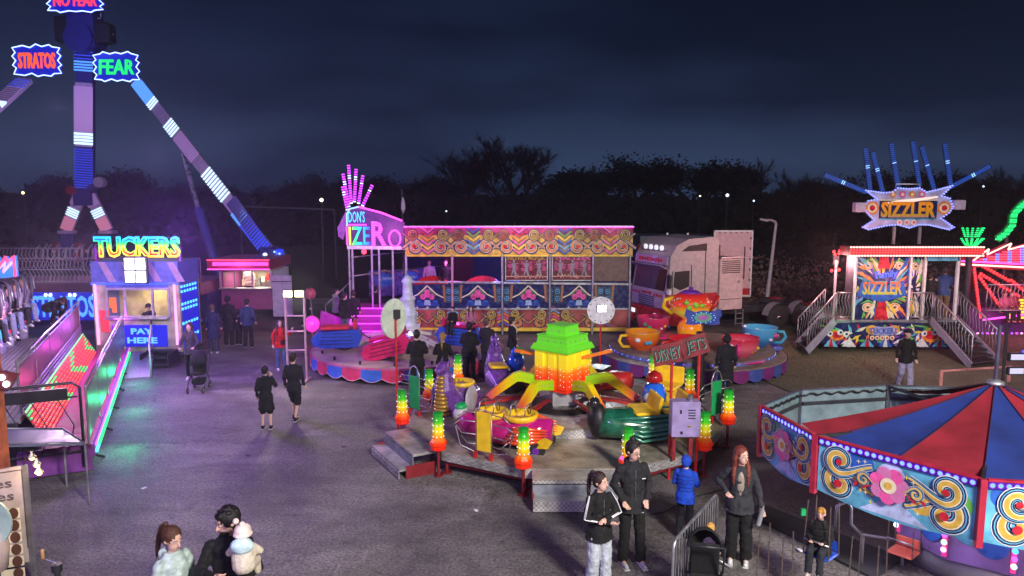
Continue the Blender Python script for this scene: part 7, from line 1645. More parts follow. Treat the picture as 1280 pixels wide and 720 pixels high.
mb.box((x0_ + .55 * (wx0 - x0_) + .1, -.01, zf + 1.0), (.28, .03, .7), led('panelred', (1, .05, .1), 1.0)); mb.build('window_print', T)
mb = MB()
for z_ in (.93, .86, .68, .61, .40, .20):
    for k in range(6): mb.box((x1_ + .01, .15 + k * .2, zf + (zr0 - zf) * z_), (.03, .10, .08), L_cyan)
mb.box((x1_ + .004, .75, (zf + zr0) / 2), (.008, 1.2, zr0 - zf - .2), mat('blue_lit_board')); mb.build('side_bulbs', T)
# rainbow letters
p0, p1 = S6(121, 320), S6(223, 297); T2 = thing('light_sign', 'big rainbow lit word TUCKERS above the booth roof', 'sign', (ox + (p0.x + p1.x) / 2, QY, 0)); w, h = p1.x - p0.x, p1.z - p0.z; zc = (p0.z + p1.z) / 2
mb = MB(); X = frame((0, .0, zc), (1, 0, 0), (0, 0, 1)); textmesh(mb, 'TUCKERS', w + .1, h + .1, X, gradmat('rainbow_outline', [(0, '#ffc030'), (.4, '#90ff40'), (.7, '#30ff80'), (1, '#20a0ff')], .4, 1.5, axis=2), .05, .05); mb.build('outline', T2)
mb = MB(); textmesh(mb, 'TUCKERS', w, h * .94, X @ M.Translation((0, 0, .055)), gradmat('rainbow_fill', [(0, '#e02010'), (.25, '#f06010'), (.5, '#f0c810'), (.7, '#20c040'), (1, '#1060e0')], .4, .5, axis=2), .02, .0); mb.build('lettering', T2)
mb = MB()
for x in (-w / 2 - .05, w / 2): mb.box((x, .05, (zr1 + zc) / 2), (.06, .06, zc - zr1), mat('sign_post_purple', (.25, .03, .4), .4))
mb.box((0, .05, zc - h / 2 - .05), (w, .05, .04), dsteel); mb.build('support', T2)
# four-panel floodlight on the booth
c = S6(168, 338, QY - .5); T2 = thing('floodlight', 'four panel white floodlight on the booth roof edge', 'floodlight', (ox + c.x, QY - .45, c.z)); MB().box((0, .06, 0), (.72, .08, .86), dsteel).build('housing', T2)
for i in (-1, 1):
    for j in (-1, 1):
        mb = MB()
        for k in range(5): mb.box((.17 * i, -.01, .20 * j + (k - 2) * .072), (.27, .05, .055), led('floodwhite', (.85, .85, 1), 6))
        mb.build('lamp_panel', T2)
MB().beam((0, .1, -.2), (0, .45, -.3), .06, .06, dsteel).build('bracket', T2)
lamp('SPOT', (ox + c.x, QY - .85, c.z), 620, (.45, .22, 1), .35, (ox + c.x + 5, QY - 9, 0), R(155), name='booth_flood')
person((ox + S6(178, 400).x, QY + .50, zf - .10), 0, 1.6, 'attendant in dark jacket and flat cap leaning in the booth window', '#15161c', '#101014', '#201510', 'cap', 'jacket', 'trousers', '#101010', dict(lean=6, le=(.3, -.25, 1.12), lw=(.08, -.42, 1.08), re=(-.3, -.25, 1.12), rw=(-.08, -.42, 1.08), nod=10))
# ramp and base below booth
T2 = thing('ramp', 'steel tread ramp with handrail leading up to the booth counter', 'ramp'); a0, a1, b0, b1 = G(155, 474), G(189, 472), S6(152, 432), S6(192, 432); b0 = V((b0.x + ox, QY - .05, zf)); b1 = V((b1.x + ox, QY - .05, zf)); tp_ = mat('tread_violet', (.35, .3, .36), .4, .6, var=.3, scale=20, bump=.4)
mb = MB(); vs = [a0, a1, b1, b0]; mb.add([v + V((0, 0, .03)) for v in vs] + [v - V((0, 0, .04)) for v in vs], [(0, 1, 2, 3), (7, 6, 5, 4), (0, 4, 5, 1), (1, 5, 6, 2), (2, 6, 7, 3), (3, 7, 4, 0)], tp_); mb.build('tread', T2)
mb = MB(); mb.tube([a1, a1 + V((0, 0, 1.0)), b1 + V((0, 0, 1.0)), b1], .03, fr, 8); mb.build('handrail', T2)
T2 = thing('steps', 'small dark steps under the booth side', 'steps', (ox + x1_ - .55, QY - .15, 0)); mb = MB()
for k in range(3): mb.box((0, -.5 + .22 * k, .12 + .17 * k), (.9, .24, .04), dsteel)
mb.box((-.42, -.25, .25), (.04, .7, .4), dsteel); mb.box((.42, -.25, .25), (.04, .7, .4), dsteel); mb.build('treads', T2)

# ================================================================ long platform ride with fences at the left
A0, A1 = V((-8.05, 13.3, 0)), V((-12.2, 22.4, 0)); du = (A1 - A0).normalized(); dn = V((-du.y, du.x, 0)); LL = (A1 - A0).length
T = LR = thing('ride_deck', 'long raised ride deck with steel clad fences, pink lit walkway and green light strip', 'fairground ride'); T.matrix_basis = frame(A0, du, dn)   # x along the deck, y inwards (away from the yard)
T.matrix_basis = M((du, dn, V((0, 0, 1)))).transposed().to_4x4(); T.location = A0; FX = T.matrix_basis.copy()
ZW, ZK = .55, 1.05; clad = mat('steel_cladding', (.22, .17, .18), .36, .75, var=.35, scale=2.5); mag2 = mat('walkway_lit_magenta', (.32, .006, .12), .6, var=.2); ribd = mat('ribbed_deck', (.30, .28, .36), .45, .4, var=.3, scale=4)  # magenta light on the walkway is put into its base colour
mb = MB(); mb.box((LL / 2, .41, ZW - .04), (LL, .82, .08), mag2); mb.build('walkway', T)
mb = MB(); mb.box((LL / 2 + .3, 4.75, ZK - .05), (LL - .6, 7.1, .1), ribd)
for k in range(60): mb.box((LL / 2 + .3, 1.32 + k * .11, ZK + .008), (LL - .6, .03, .016), mat('deck_rib', (.2, .19, .24), .5, .4))
mb.build('upper_deck', T)
mb = MB(); mb.box((LL / 2, -.03, ZW - .12), (LL, .06, .24), mat('violet_fascia', (.20, .05, .28), .4)); mb.box((.03, .6, .3), (.06, 1.2, .5), mat('violet_fascia')); mb.box((.35, 4.3, .55), (.06, 6.2, .98), dsteel); mb.build('edge_fascia', T)
mb = MB(); n = 70
for k in range(n): mb.box((.06 + (LL - .1) * k / n, -.085, ZW - .14), (.075, .05, .06), L_green if (k // 3) % 6 else L_cyan)
mb.build('light_strip', T); MB().box((LL / 2, -.075, ZW - .02), (LL, .03, .03), led('edgeviolet', (.6, .12, 1), 1.6)).build('light_tube', T)
mb = MB()
for k in range(6): x = .3 + k * (LL - .6) / 5; mb.cyl((x, .1, 0), (x, .1, ZW - .2), .04, dsteel); mb.cyl((x, .75, 0), (x, .75, ZW - .2), .04, dsteel); mb.beam((x, .1, .3), (x + .5, -.12, .02), .04, .04, dsteel)
mb.build('leg', T)
def fence(name, y, x0_, x1_, zb_, zt_, rail=.14, npan=5):
    mb = MB(); w = (x1_ - x0_) / npan
    for k in range(npan): mb.box((x0_ + w * (k + .5), y, (zb_ + zt_) / 2), (w - .05, .025, zt_ - zb_), clad)
    o = mb.build(name, T); mb = MB()
    for k in range(npan + 1): mb.cyl((x0_ + w * k, y, zb_ - .2), (x0_ + w * k, y, zt_ + rail), .022, steel)
    mb.tube([(x0_, y, zt_ + rail), (x1_, y, zt_ + rail)], .028, steel, 8); mb.tube([(x0_, y, zt_ + .02), (x1_, y, zt_ + .02)], .018, steel, 6)
    mb.build('rails', o)
fence('fence', .03, .05, LL - .3, ZW + .12, ZW + 1.0); fence('fence', 1.24, .9, LL, ZK + .1, ZK + .9)
mb = MB(); 
for k in range(5): mb.tube([(.9, 1.17, ZK - .02 + .09 * k), (LL - .3, 1.17, ZK - .02 + .09 * k)], .014, mat('lower_rail', (.4, .3, .5), .4, .5), 6)
mb.build('lower_rails', T)
# bulb board: sloping riser between walkway and upper deck
mb = MB(); mb.add([(.5, .80, ZW + .01), (LL - .4, .80, ZW + .01), (LL - .4, 1.12, ZK + .12), (.5, 1.12, ZK + .12)], [(0, 1, 2, 3)], mat('bulb_board_red', (.35, .02, .06), .4)); bb = mb.build('bulb_board', T)
mb = MB(); n = 62; mr, mg2, my = led('boardred', (1, .04, .035), 1.6), led('boardgreen', (.04, 1, .18), 1.1), led('boardpeach', (1, .12, .05), 1.6)
for i in range(n):
    for j in range(9):
        u = j / 8; x = .6 + (LL - 1.1) * i / n; ph = (i + (j if j < 5 else 8 - j) * 2.2) % 21; m_ = mg2 if ph < 4.5 else (my if (i + j) % 3 == 0 else mr)
        if j == 8: m_ = led('boardmint', (.4, 1, .45), 1.1)
        mb.box((x, .80 + .30 * u, ZW + .05 + .57 * u), (.07, .03, .035), m_)
mb.build('dot_matrix', bb)
# front rail with arcs, small folding table
mb = MB(); y0_, y1_ = .1, 5.0; mb.tube([(-.15, y0_, .2), (-.15, y0_, 1.72), (-.15, y0_ + .12, 1.82), (-.15, y1_, 1.75)], .028, dsteel, 8); mb.tube([(-.15, y0_ + .05, 1.55), (-.15, y1_, 1.5)], .018, dsteel, 6); mb.tube([(-.15, y0_, .5), (-.15, y1_, .5)], .02, dsteel, 6)
for k in range(7):
    y = .35 + k * .42 + (.8 if k > 3 else 0); mb.tube([(-.15, y + .0, .5), (-.15, y - .12 + .0, 1.0), (-.15, y + .12, 1.55)], .010, dsteel, 5)
mb.box((-.15, .9, 1.62), (.05, 1.2, .22), black); mb.build('front_rail', T)
lamp('POINT', tuple(FX @ V((LL * .35, .4, ZW + .65))), 15, (1, .08, .35), .15, name='walkway_light'); lamp('POINT', tuple(FX @ V((LL * .75, .4, ZW + .7))), 18, (.9, .06, .7), .15, name='walkway_light'); lamp('POINT', tuple(FX @ V((LL * .98, .4, ZW + .9))), 22, (.6, .1, 1), .15, name='walkway_light')
for k in range(3): lamp('POINT', tuple(FX @ V((LL * (.12 + .3 * k), -.5, .42))), 20, (.03, 1, .35), .1, name='strip_light')
tt = thing('table', 'small folding steel table with grey top at the near end of the deck', 'table'); mb = MB(); t0, t1, t2, t3 = P(-10, 536, 13.2), P(78, 536, 13.6), P(106, 554, 12.6), P(-10, 556, 12.3); z = 1.08
q_ = [G(-12, 536, z), G(78, 536, z), G(106, 554, z), G(-12, 557, z)]; mb.add([v for v in q_] + [v - V((0, 0, .035)) for v in q_], [(3, 2, 1, 0), (4, 5, 6, 7), (0, 1, 5, 4), (1, 2, 6, 5), (2, 3, 7, 6), (3, 0, 4, 7)], mat('table_grey', (.16, .18, .26), .4)); mb.tube([v + V((0, 0, .01)) for v in q_], .016, steel, 6, True); mb.build('table_top', tt)
for v in q_: MB().cyl((v.x, v.y, 0), (v.x, v.y, z), .02, steel).build('leg', tt)
# seated riders on the hanging row
rowm = mat('seat_black', (.015, .015, .02), .4)
RT = thing('ride_gondola', 'row of black harness seats with red and blue light barrels at the left edge', 'fairground ride'); 
RS = [(-13.35, 18.2), (-13.75, 19.1), (-14.15, 20.0), (-14.55, 20.9), (-14.95, 21.8)]; zs = 2.0
mb = MB(); mb.beam((RS[0][0] - .5, RS[0][1] - .3, zs - .2), (RS[-1][0] - .5, RS[-1][1] + .3, zs - .2), .9, .5, dsteel); mb.build('beam', RT)
dirn = R(62)
for k, (x, y) in enumerate(RS):
    o = thing('x', 'x', 'x') if False else None; mb = MB(); Q2 = M.Translation((x, y, zs)) @ M.Rotation(dirn, 4, 'Z'); mb.X = Q2
    mb.box((0, .0, -.06), (.5, .5, .12), rowm, bev=.04); mb.box((0, .28, .45), (.5, .14, 1.1), rowm, bev=.05)
    for e_ in (-1, 1): mb.tube([(.2 * e_, .2, .98), (.2 * e_, -.12, .92), (.17 * e_, -.24, .5), (.12 * e_, -.22, .2)], .035, mat('restraint_grey', (.08, .08, .1), .4), 8); mb.tube([(.24 * e_, -.15, .9), (.22 * e_, -.28, .5)], .02, steel, 5)
    mb.build('seat', RT)
    c_ = MB(); c_.X = Q2; m_ = [L_red, L_ice, L_red, L_cyan, L_red][k]; c_.lathe([(.02, -1.0), (.17, -.98), (.2, -.5), (.16, -.35)], (.0, .25, -.2), mat('barrel_white', (.5, .5, .6), .3), 12); c_.lathe([(.16, -.35), (.17, -.22), (.10, -.12), (.02, -.1)], (0, .25, -.2), led('barrel%d' % (k % 2), ((1, .05, .05), (.1, .5, 1))[k % 2], 1.2), 12); c_.build('light_barrel', RT)
RL = [('rider in pink top nearest the camera in the harness row', '#9a6a80', '#1a1c28'), ('rider in pale pink hoodie and grey trousers in the harness row', '#c09ab0', '#6a7086'), ('rider in black with light jeans in the harness row', '#101016', '#7d88a4'), ('rider in white top in the middle harness row seat', '#b8b0c4', '#1a1a24'), ('rider in pale jeans at the far end of the harness row', '#8a7a9a', '#8d98b8')]
for k, (x, y) in enumerate(RS): person((x, y, zs - .12), dirn, 1.62, RL[k][0], RL[k][1], RL[k][2], ['#120c0a', '#b08a60', '#201410', '#6a4a38', '#caa070'][k], 'short', 'hoodie', 'trousers', '#d0d0d8', SIT)
cr = G(70, 404, ZK); person((cr.x, cr.y, ZK), R(60), 1.7, 'attendant in dark coat bending down on the ribbed deck', '#0c0d16', '#141622', '#4a3026', 'short', 'coat', 'trousers', '#0c0c0c', dict(hip=(0, .1, .62), lean=72, lk=(.12, -.22, .46), rk=(-.12, -.22, .46), le=(.2, -.2, 1.3), lw=(.1, -.42, 1.2), re=(-.2, -.2, 1.3), rw=(-.1, -.42, 1.2)))
lamp('POINT', (-11.6, 18.2, 3.4), 480, (1, .66, .95), .3, name='harness_row_fill')  # fill added to brighten the seated riders, without a fixture
# jagged word sign at the left edge
c = P(4, 338, 20.5); T2 = thing('light_sign', 'jagged pink and blue letter sign at the left edge above the harness row', 'sign', (c.x, 20.5, c.z)); mb = MB(); mb.X = frame((0, 0, 0), (1, 0, 0), (0, 0, 1)); pts = [(-.7, -.32), (.35, -.18), (.35, .42), (.15, .25), (.12, .40), (-.15, .0), (-.10, .38), (-.7, -.05)]
mb.prism(pts, -.12, 0, mat('sign_blue_lit', (.05, .2, .6), .4, emit=.6, ecol=(.05, .3, 1))); bd = mb.build('board', T2)
mb = MB(); mb.X = frame((0, 0, 0), (1, 0, 0), (0, 0, 1)); mb.tube([(x, y, .03) for x, y in pts[1:]], .035, led('hotred', (1, .05, .16), 2.6), 6); mb.rib([(-.35, -.1), (.10, .22), (.0, -.05), (.30, .25)], .07, led('hotpink', (1, .25, .45), 3), .02); mb.build('border_bulbs', bd); MB().beam((0, .1, -.2), (0, .4, -c.z + 1.0), .08, .08, dsteel).build('support', T2)

# ================================================================ food kiosk with pink canopy
KY = 30.5; c = P(305, 395, KY); T = thing('kiosk', 'food kiosk trailer with glowing pink canopy, lit hatch and open side door', 'kiosk', (c.x, KY, 0)); ox = c.x
def S7(px, py, Y=KY): q = P(px, py, Y); return V((q.x - ox, q.y - KY, q.z))
x0_, x1_ = S7(278, 395).x, S7(342, 395).x; z0_, z1_ = .55, S7(300, 339).z; kw = mat('kiosk_plum', (.25, .05, .16), .4); ki = mat('kiosk_inner', (.55, .50, .38), .5)
mb = MB(); mb.box(((x0_ + x1_) / 2, .05, (z0_ + 1.45) / 2), (x1_ - x0_, .1, 1.45 - z0_), kw); mb.box((x0_ + .05, 1.2, (z0_ + z1_) / 2), (.1, 2.3, z1_ - z0_), kw); mb.box((x1_ - .05, 1.2, (z0_ + z1_) / 2), (.1, 2.3, z1_ - z0_), white); mb.box(((x0_ + x1_) / 2, 2.3, (z0_ + z1_) / 2), (x1_ - x0_, .1, z1_ - z0_), ki); mb.box(((x0_ + x1_) / 2, 1.2, z0_), (x1_ - x0_, 2.3, .1), dsteel); mb.build('walls', T)
mb = MB(); rw0, rw1 = S7(269, 395).x, S7(345, 395).x; zr = S7(300, 336).z; mb.box(((rw0 + rw1) / 2, .9, zr + .22), (rw1 - rw0, 2.9, .42), mat('kiosk_canopy', (.3, .02, .08), .4)); rf_ = mb.build('canopy', T)
mb = MB(); mb.box(((rw0 + rw1) / 2 + .1, -.59, zr + .26), (rw1 - rw0 - .3, .05, .15), led('tubehot', (1, .06, .45), 2.2)); mb.box(((rw0 + rw1) / 2, -.57, zr + .03), (rw1 - rw0, .04, .04), L_pink); mb.box(((rw0 + rw1) / 2, -.57, zr + .42), (rw1 - rw0, .04, .04), led('hotred', (1, .05, .16), 2.6)); mb.build('canopy_tubes', rf_)
mb = MB()
for f_ in (0, .28, .62, 1): mb.box((x0_ + (x1_ - x0_) * f_, -.02, (1.45 + z1_) / 2), (.06, .08, z1_ - 1.45), fr)
mb.box(((x0_ + x1_) / 2, -.12, 1.45), (x1_ - x0_, .3, .05), steel); mb.build('hatch_frame', T)
MB().box((S7(355, 395).x, -.1, (S7(355, 395).z + S7(355, 344).z) / 2), (S7(367, 395).x - S7(343, 395).x, .06, S7(355, 344).z - S7(355, 395).z), mat('door_lilac', (.38, .34, .48), .4)).box((S7(355, 395).x, -.14, 1.75), (S7(367, 395).x - S7(343, 395).x, .03, .03), dsteel).build('door', T)
mb = MB()
for k in range(9): mb.box((x0_ + .3 + k * .22, 1.9, 1.5 + (k % 3) * .12), (.14, .2, .22 + (k % 2) * .1), [cream, redp, yel, steel][k % 4])
mb.box((x1_ - .55, .6, 1.15), (.7, .5, .5), steel); mb.build('shelf_goods', T)
lamp('AREA', (ox, KY + 1.1, z1_ - .1), 70, (1, .9, .65), 1.2, (ox, KY + 1, 0), name='kiosk_lamp'); lamp('POINT', (ox, KY - 1.2, zr + .2), 40, (1, .15, .5), .3, name='canopy_lamp')
person((ox + S7(303, 380).x, KY + .9, z0_ + .1), 0, 1.7, 'kiosk attendant in pale top behind the pink canopy hatch', '#b08a90', '#202020', '#c0a080', 'short', 'tee', 'trousers', '#202020')
# twin floodlight stand, balloons
g = G(372, 476); T = thing('floodlight_stand', 'ladder like stand carrying two warm white floodlights beside the girl in red', 'floodlight', (g.x, g.y, 0)); zt_ = P(371, 366, g.y).z; hw_ = .27
mb = MB(); pst = mat('stand_pink', (.5, .3, .36), .45, .4)
for s_ in (-1, 1): mb.cyl((hw_ * s_, 0, 0), (hw_ * s_, 0, zt_ - .1), .035, pst); mb.box((hw_ * s_, 0, .02), (.1, .7, .04), pst)
for z in (.9, 1.45, 1.9): mb.cyl((-hw_, 0, z), (hw_, 0, z), .025, pst)
mb.build('frame', T)
for s_ in (-1, 1): o = MB().box((.16 * s_, -.02, zt_ - .02), (.28, .12, .20), dsteel).build('lamp_housing', T); MB().box((.16 * s_, -.09, zt_ - .02), (.24, .02, .17), led('warmflood', (1, .82, .42), 8)).build('glass', o)
lamp('SPOT', (g.x, g.y - .3, zt_), 320, (1, .86, .62), .2, (g.x + 1, g.y - 5, 0), R(160), name='twin_flood')
g = G(372, 440); T = thing('balloon', 'round magenta balloon glowing beside the floodlight stand', 'balloon', P(390, 405, 26)); mb = MB(); mb.ell((0, 0, 0), (.27, .27, .30), mat('balloon_magenta', (.7, .03, .45), .2, emit=.8, ecol=(1, .05, .6)), 16, 12); mb.cyl((0, 0, -.3), (0, 0, -.36), .03, pinkp); mb.build('envelope', T); MB().cyl((0, 0, -.36), (.1, 0, -1.2), .006, white, n=4).build('string', T)
T = thing('balloon', 'small dull red balloon above the magenta one', 'balloon', P(388, 367, 26.5)); MB().ell((0, 0, 0), (.2, .2, .22), mat('balloon_red', (.35, .03, .08), .3), 14, 10).build('envelope', T); MB().cyl((0, 0, -.2), (.05, 0, -1.0), .006, white, n=4).build('string', T)

# ================================================================ near left: food stall edge
sb_ = P(-10, 640, 8.6); T = thing('food_banner', 'upright food stall banner with lettering and food pictures at the left edge', 'banner'); cA, cB = P(31, 583, 9.3), P(31, 740, 9.3); W4 = 1.25; du4 = V((-.93, -.36, 0)).normalized(); hB = cA.z + .02
X = frame(V((cA.x, cA.y, .0)) + du4 * W4, -du4, V((0, 0, 1))); mb = MB(); mb.X = X; mb.prism([(0, .3), (W4, .3), (W4, hB), (0, hB - .12)], -.03, 0, mat('banner_cream', (.40, .33, .33), .5, var=.2)); bd = mb.build('board', T)
mb = MB(); mb.X = X; dk = mat('banner_ink', (.08, .06, .07), .5)
textmesh(mb, 'Pancakes', W4 * .7, .13, M.Translation((W4 * .52, hB - .22, .004)), dk, .004, .01); textmesh(mb, 'Waffles', W4 * .6, .13, M.Translation((W4 * .58, hB - .40, .004)), dk, .004, .01)
q = random.Random(4)
for k in range(9):
    cx, cy = W4 * q.uniform(.15, .9), hB - .62 - .17 * k; mb.disc((cx, cy, .006), .10, [mat('food_brown', (.25, .09, .04), .4), mat('food_cream', (.6, .45, .3), .4), mat('food_red', (.35, .04, .05), .4)][k % 3], 14, .08); mb.disc((W4 * .86, cy - .03, .009), .06, mat('food_dark', (.10, .04, .03), .4), 12, .08)
    mb.add([(W4 * .70, cy + .04, .003), (W4 * .92, cy + .04, .003), (W4 * .92, cy - .1, .003), (W4 * .70, cy - .1, .003)], [(0, 1, 2, 3)], cream)
mb.rib([(W4 * .04, hB - .1), (W4 * .97, hB - .06), (W4 * .97, .5)], .02, dk, .008); mb.build('print', bd)
MB().beam(V((cA.x, cA.y, .0)), V((cA.x, cA.y, hB)), .05, .05, steel).build('frame', T)
c = P(6, 662, 8.9); T = thing('round_sign', 'round pale green hot drink sign in front of the food banner', 'sign', (c.x - .12, 8.75, 0)); mb = MB(); cz = c.z + .18; mg = mat('sign_mint', (.35, .50, .46), .4); mb.cyl((0, -.03, cz), (0, .0, cz), .34, mg, n=28, smooth=False); bd = mb.build('disc', T); mb = MB(); mb.X = frame((0, -.035, cz), (1, 0, 0), (0, 0, 1)); mb.disc((-.04, -.08, .002), .2, mat('food_brown'), 20, .17); mb.disc((-.04, -.06, .004), .12, mat('food_cream'), 16, .07); textmesh(mb, 'DRINKS', .34, .09, M.Translation((-.02, .19, .004)), pred, .004, .02); mb.build('print', bd)
MB().cyl((0, .02, 0), (0, .02, cz), .03, steel).build('post', T)
MB().lathe([(.02, .0), (.22, .02), (.25, .3), (.2, .75), (.1, 1.05), (.02, 1.1)], (-.03, .0, .45), mat('cone_cream', (.62, .48, .46), .5), 20).build('cone', T)
# festoon bulbs
fb = [P(40, 572, 9.2), P(46, 581, 9.2), P(49, 591, 9.2)]; T = thing('festoon_lights', 'three warm bulbs hanging on a cord from the stall corner', 'lamp', fb[0]); mb = MB(); mb.tube([P(29, 586, 9.3) - fb[0], V((-.07, 0, .08)), V((0, 0, .11)), fb[1] - fb[0] + V((0, 0, .07)), fb[2] - fb[0] + V((0, 0, .07))], .008, black, 5); mb.build('cord', T)
for f_ in fb: o = MB().ell(f_ - fb[0], .036, led('warmbulb', (1, .6, .2), 6), 10, 8).build('bulb', T); MB().lathe([(.055, 0), (.02, .05), (.018, .08)], f_ - fb[0] + V((0, 0, .01)), mat('bulb_cap', (.5, .45, .35), .3, .5), 12, True, False).build('shade', o)
lamp('POINT', tuple(fb[1] + V((.03, -.1, -.05))), 14, (1, .7, .35), .05, name='festoon')
# orange post with triangular lamp board
c0 = G(3, 640); pz = P(3, 560, 10.5); T = thing('stall_post', 'orange stall post with red triangular board of round lamps', 'post', (P(0, 540, 10.5).x, 10.5, 0)); MB().box((0, 0, 1.6), (.13, .13, 3.2), mat('post_orange', (.45, .12, .05), .5, var=.4)).build('post', T)
zc = P(10, 472, 10.5).z; mb = MB(); mb.X = frame((0, -.1, zc), (1, 0, 0), (0, 0, 1)); mb.prism([(-.3, -.15), (.25, -.15), (.42, .08), (-.1, .17), (-.3, .2)], -.05, 0, mat('board_maroon', (.18, .03, .03), .4)); bd = mb.build('lamp_board', T); mb = MB()
for x, z in ((.05, -.03), (.18, .03), (.24, -.07), (-.02, .08)): mb.cyl((x, -.13, zc + z), (x, -.10, zc + z), .045, led('coolbulb', (.75, .85, 1), 5), n=12)
mb.build('round_lamps', bd)
# winch handle at the bottom edge
c = P(68, 708, 8.2); T = thing('winch', 'wooden gripped crank handle on a dark winch at the bottom edge', 'winch', (c.x, c.y, 0)); z = c.z
MB().cyl((.03, 0, 0), (.03, 0, z + .02), .035, dsteel).cyl((.03, 0, z - .06), (.03, 0, z + .03), .06, dsteel).build('shaft', T); MB().tube([(.03, 0, z + .03), (.0, 0, z + .05), (-.13, 0, z + .09)], .010, steel, 6).build('crank', T); MB().lathe([(.012, 0), (.022, .02), (.02, .1), (.024, .12), (.01, .13)], (-.13, 0, z + .09), mat('grip_wood', (.5, .28, .12), .5), 12).build('grip', T)
# litter on the ground
mb = MB(); q = random.Random(12)
for k, (px, py) in enumerate([(310, 571), (180, 612), (595, 640), (430, 560), (1150, 700), (1000, 690)]):
    g = G(px, py); MB().box((0, 0, .012), (.09, .06, .012), [dsteel, white, white][k % 3], rz=k, bev=.004).build('x').name = 'litter_scrap'
for k, o in enumerate([o for o in bpy.data.objects if o.name.startswith('litter_scrap')]):
    px, py = [(310, 571), (180, 612), (595, 640), (430, 560), (1150, 700), (1000, 690)][k]; g = G(px, py); o.location = (g.x, g.y, .02); tag(o, ['dark scrap on the open asphalt beyond the two boys', 'tiny white scrap on the violet lit asphalt', 'tiny pale scrap by the metal steps', 'small dark scrap near the middle of the yard', 'white scrap beneath the swing ride drum', 'white scrap on the ground beside the rubber mat'][k], 'litter', 'scraps of litter on the yard')
# cables under the ride and crate
a = G(735, 655); T = thing('crate', 'grey plastic crate on the ground beyond the tall figure in the charcoal coat', 'crate', (2.0, 11.75, 0), R(8)); mb = MB(); cg = mat('crate_grey', (.45, .44, .42), .5)
mb.box((0, 0, .02), (.62, .34, .03), cg)
for s_ in (-1, 1): mb.box((.3 * s_, 0, .12), (.02, .34, .22), cg); mb.box((0, .16 * s_, .12), (.62, .02, .22), cg); mb.box((0, .17 * s_, .22), (.66, .03, .03), cg)
mb.build('shell', T)
T = thing('cable', 'black power cable snaking on the asphalt under the junior ride edge', 'cable'); mb = MB(); mb.tube([G(760, 640, .03), G(790, 648, .03), G(830, 640, .03), G(870, 620, .03), G(905, 612, .03), G(930, 640, .03), G(985, 650, .03)], .014, rub, 6); mb.build('wire', T)

# ================================================================ unseen masts added behind the camera to light the foreground
def mast(x, y, z, pw, col, label, aim):
    T = thing('added_light_mast', label, 'floodlight', (x, y, 0)); MB().cyl((0, 0, 0), (0, 0, z), .09, steel).build('pole', T); MB().box((0, .25, z), (.9, .3, .35), dsteel).build('lamp_head', T)
    lamp('AREA', (x, y + .42, z), pw, col, 2.4, aim, name='mast_fill')
mast(7.5, -4.5, 10.5, 5600, (1, .93, .84), 'added floodlight mast on the swing ride side, unseen behind the viewer', (2, 13, 0))
mast(-7.5, -5, 10.5, 1300, (.55, .38, 1), 'added violet floodlight mast on the stall side, unseen behind the viewer', (-3, 17, 0))
lamp('POINT', (-8.6, 18.5, 4.2), 1000, (.38, .10, 1), .5, name='violet_yard_fill')  # violet fill added above the yard for the spill of the ride LEDs
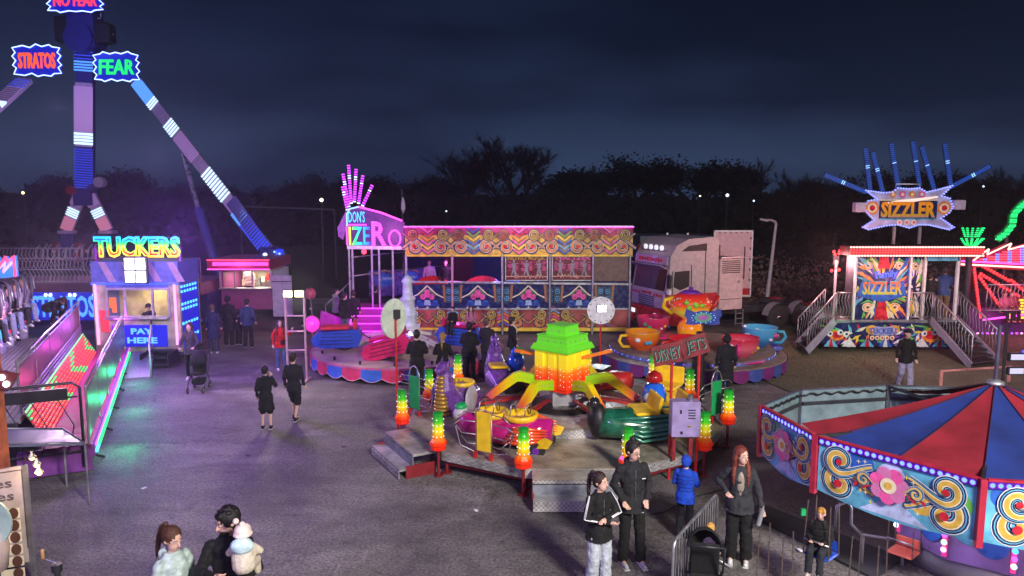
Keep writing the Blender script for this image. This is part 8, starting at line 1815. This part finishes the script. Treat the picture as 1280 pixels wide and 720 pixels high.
# ================================================================ split parts that hold several separate pieces
def split_pieces(o, gap, name=None):
    me = o.data; n = len(me.vertices)
    if n == 0 or n > 60000: return
    par = list(range(n))
    def find(a):
        while par[a] != a: par[a] = par[par[a]]; a = par[a]
        return a
    for e_ in me.edges:
        a, b = find(e_.vertices[0]), find(e_.vertices[1])
        if a != b: par[a] = b
    isl = {}
    for i in range(n): isl.setdefault(find(i), []).append(i)
    co = [v.co for v in me.vertices]; boxes = []
    for k, vs in isl.items():
        boxes.append([k, [min(co[i][a] for i in vs) - gap / 2 for a in range(3)], [max(co[i][a] for i in vs) + gap / 2 for a in range(3)]])
    m = len(boxes)
    if m < 2 or m > 2500: return
    cp = list(range(m))
    def cf(a):
        while cp[a] != a: cp[a] = cp[cp[a]]; a = cp[a]
        return a
    for i in range(m):
        for j in range(i + 1, m):
            if gap >= 0 and all(boxes[i][1][a] <= boxes[j][2][a] and boxes[j][1][a] <= boxes[i][2][a] for a in range(3)):
                a, b = cf(i), cf(j)
                if a != b: cp[a] = b
    grp = {}; 
    for i in range(m): grp.setdefault(cf(i), []).append(boxes[i][0])
    if not 1 < len(grp) <= 100: return
    v2g = {}
    for g, roots in grp.items():
        for r_ in roots:
            for i in isl[r_]: v2g[i] = g
    fs = {g: [] for g in grp}
    for p_ in me.polygons: fs[v2g[p_.vertices[0]]].append(p_)
    base = name or o.name.split('.')[0]; kids = [c for c in bpy.data.objects if c.parent == o]; first = None
    for g, ps in fs.items():
        mp = {}; vs = []; ff = []
        for p_ in ps:
            f = []
            for i in p_.vertices:
                if i not in mp: mp[i] = len(vs); vs.append(co[i][:])
                f.append(mp[i])
            ff.append(f)
        nm = bpy.data.meshes.new(base); nm.from_pydata(vs, [], ff)
        for mt in me.materials: nm.materials.append(mt)
        nm.polygons.foreach_set('material_index', [p_.material_index for p_ in ps]); nm.polygons.foreach_set('use_smooth', [p_.use_smooth for p_ in ps]); nm.update()
        c = bpy.data.objects.new(base, nm); COL.objects.link(c); c.parent = o.parent; c.matrix_basis = o.matrix_basis.copy(); first = first or c
        for md in o.modifiers:
            if md.type == 'BEVEL': b_ = c.modifiers.new('b', 'BEVEL'); b_.width = md.width; b_.segments = md.segments
    for k in kids: k.parent = first
    nmx = o.name; bpy.data.objects.remove(o)
bpy.context.view_layer.update()
SPL = {'chain': (.05, None), 'clamp': (.02, None), 'wing': (.02, None), 'handrail': (.15, None), 'railing': (.2, None), 'gondola_stem': (.02, None), 'light_rungs': (.30, 'light_patch'), 'back_panels': (-1, 'back_panel'),
       'mudguard': (.02, None), 'spot_bulbs': (.15, 'spot_bulb'), 'gondola_seats': (.03, 'gondola_seat'), 'side_bulbs': (.03, 'bulb_row'), 'bollards': (0, 'bollard'), 'support': (.02, None), 'pole': (.02, None), 'shelf_goods': (0, 'shelf_item'), 'round_lamps': (0, 'round_lamp'), 'flowers': (0, 'flower'), 'pattern': (0, 'fruit_spot'), 'red_lights': (0, 'red_light'), 'door_trim': (0, None), 'eyes': (.02, 'eye')}
for o in [o for o in bpy.data.objects if o.type == 'MESH' and o.parent]:
    s_ = SPL.get(o.name.split('.')[0])
    if s_: split_pieces(o, *s_)
hm_ = bpy.data.materials.new('glow_haze_air'); hm_.use_nodes = True; nt = hm_.node_tree; nt.nodes.clear()
ou = nt.nodes.new('ShaderNodeOutputMaterial'); pv = nt.nodes.new('ShaderNodeVolumePrincipled'); pv.inputs['Density'].default_value = .0012; pv.inputs['Color'].default_value = (.9, .92, 1, 1); pv.inputs['Anisotropy'].default_value = .75
nt.links.new(pv.outputs[0], ou.inputs['Volume'])
mb = MB(); mb.box((0, 50, 10), (260, 150, 22.2), hm_); o = mb.build('glow_haze'); o['kind'] = 'stuff'  # thin haze added for glow round the lamps and a softer background
SC.cycles.volume_bounces = 0
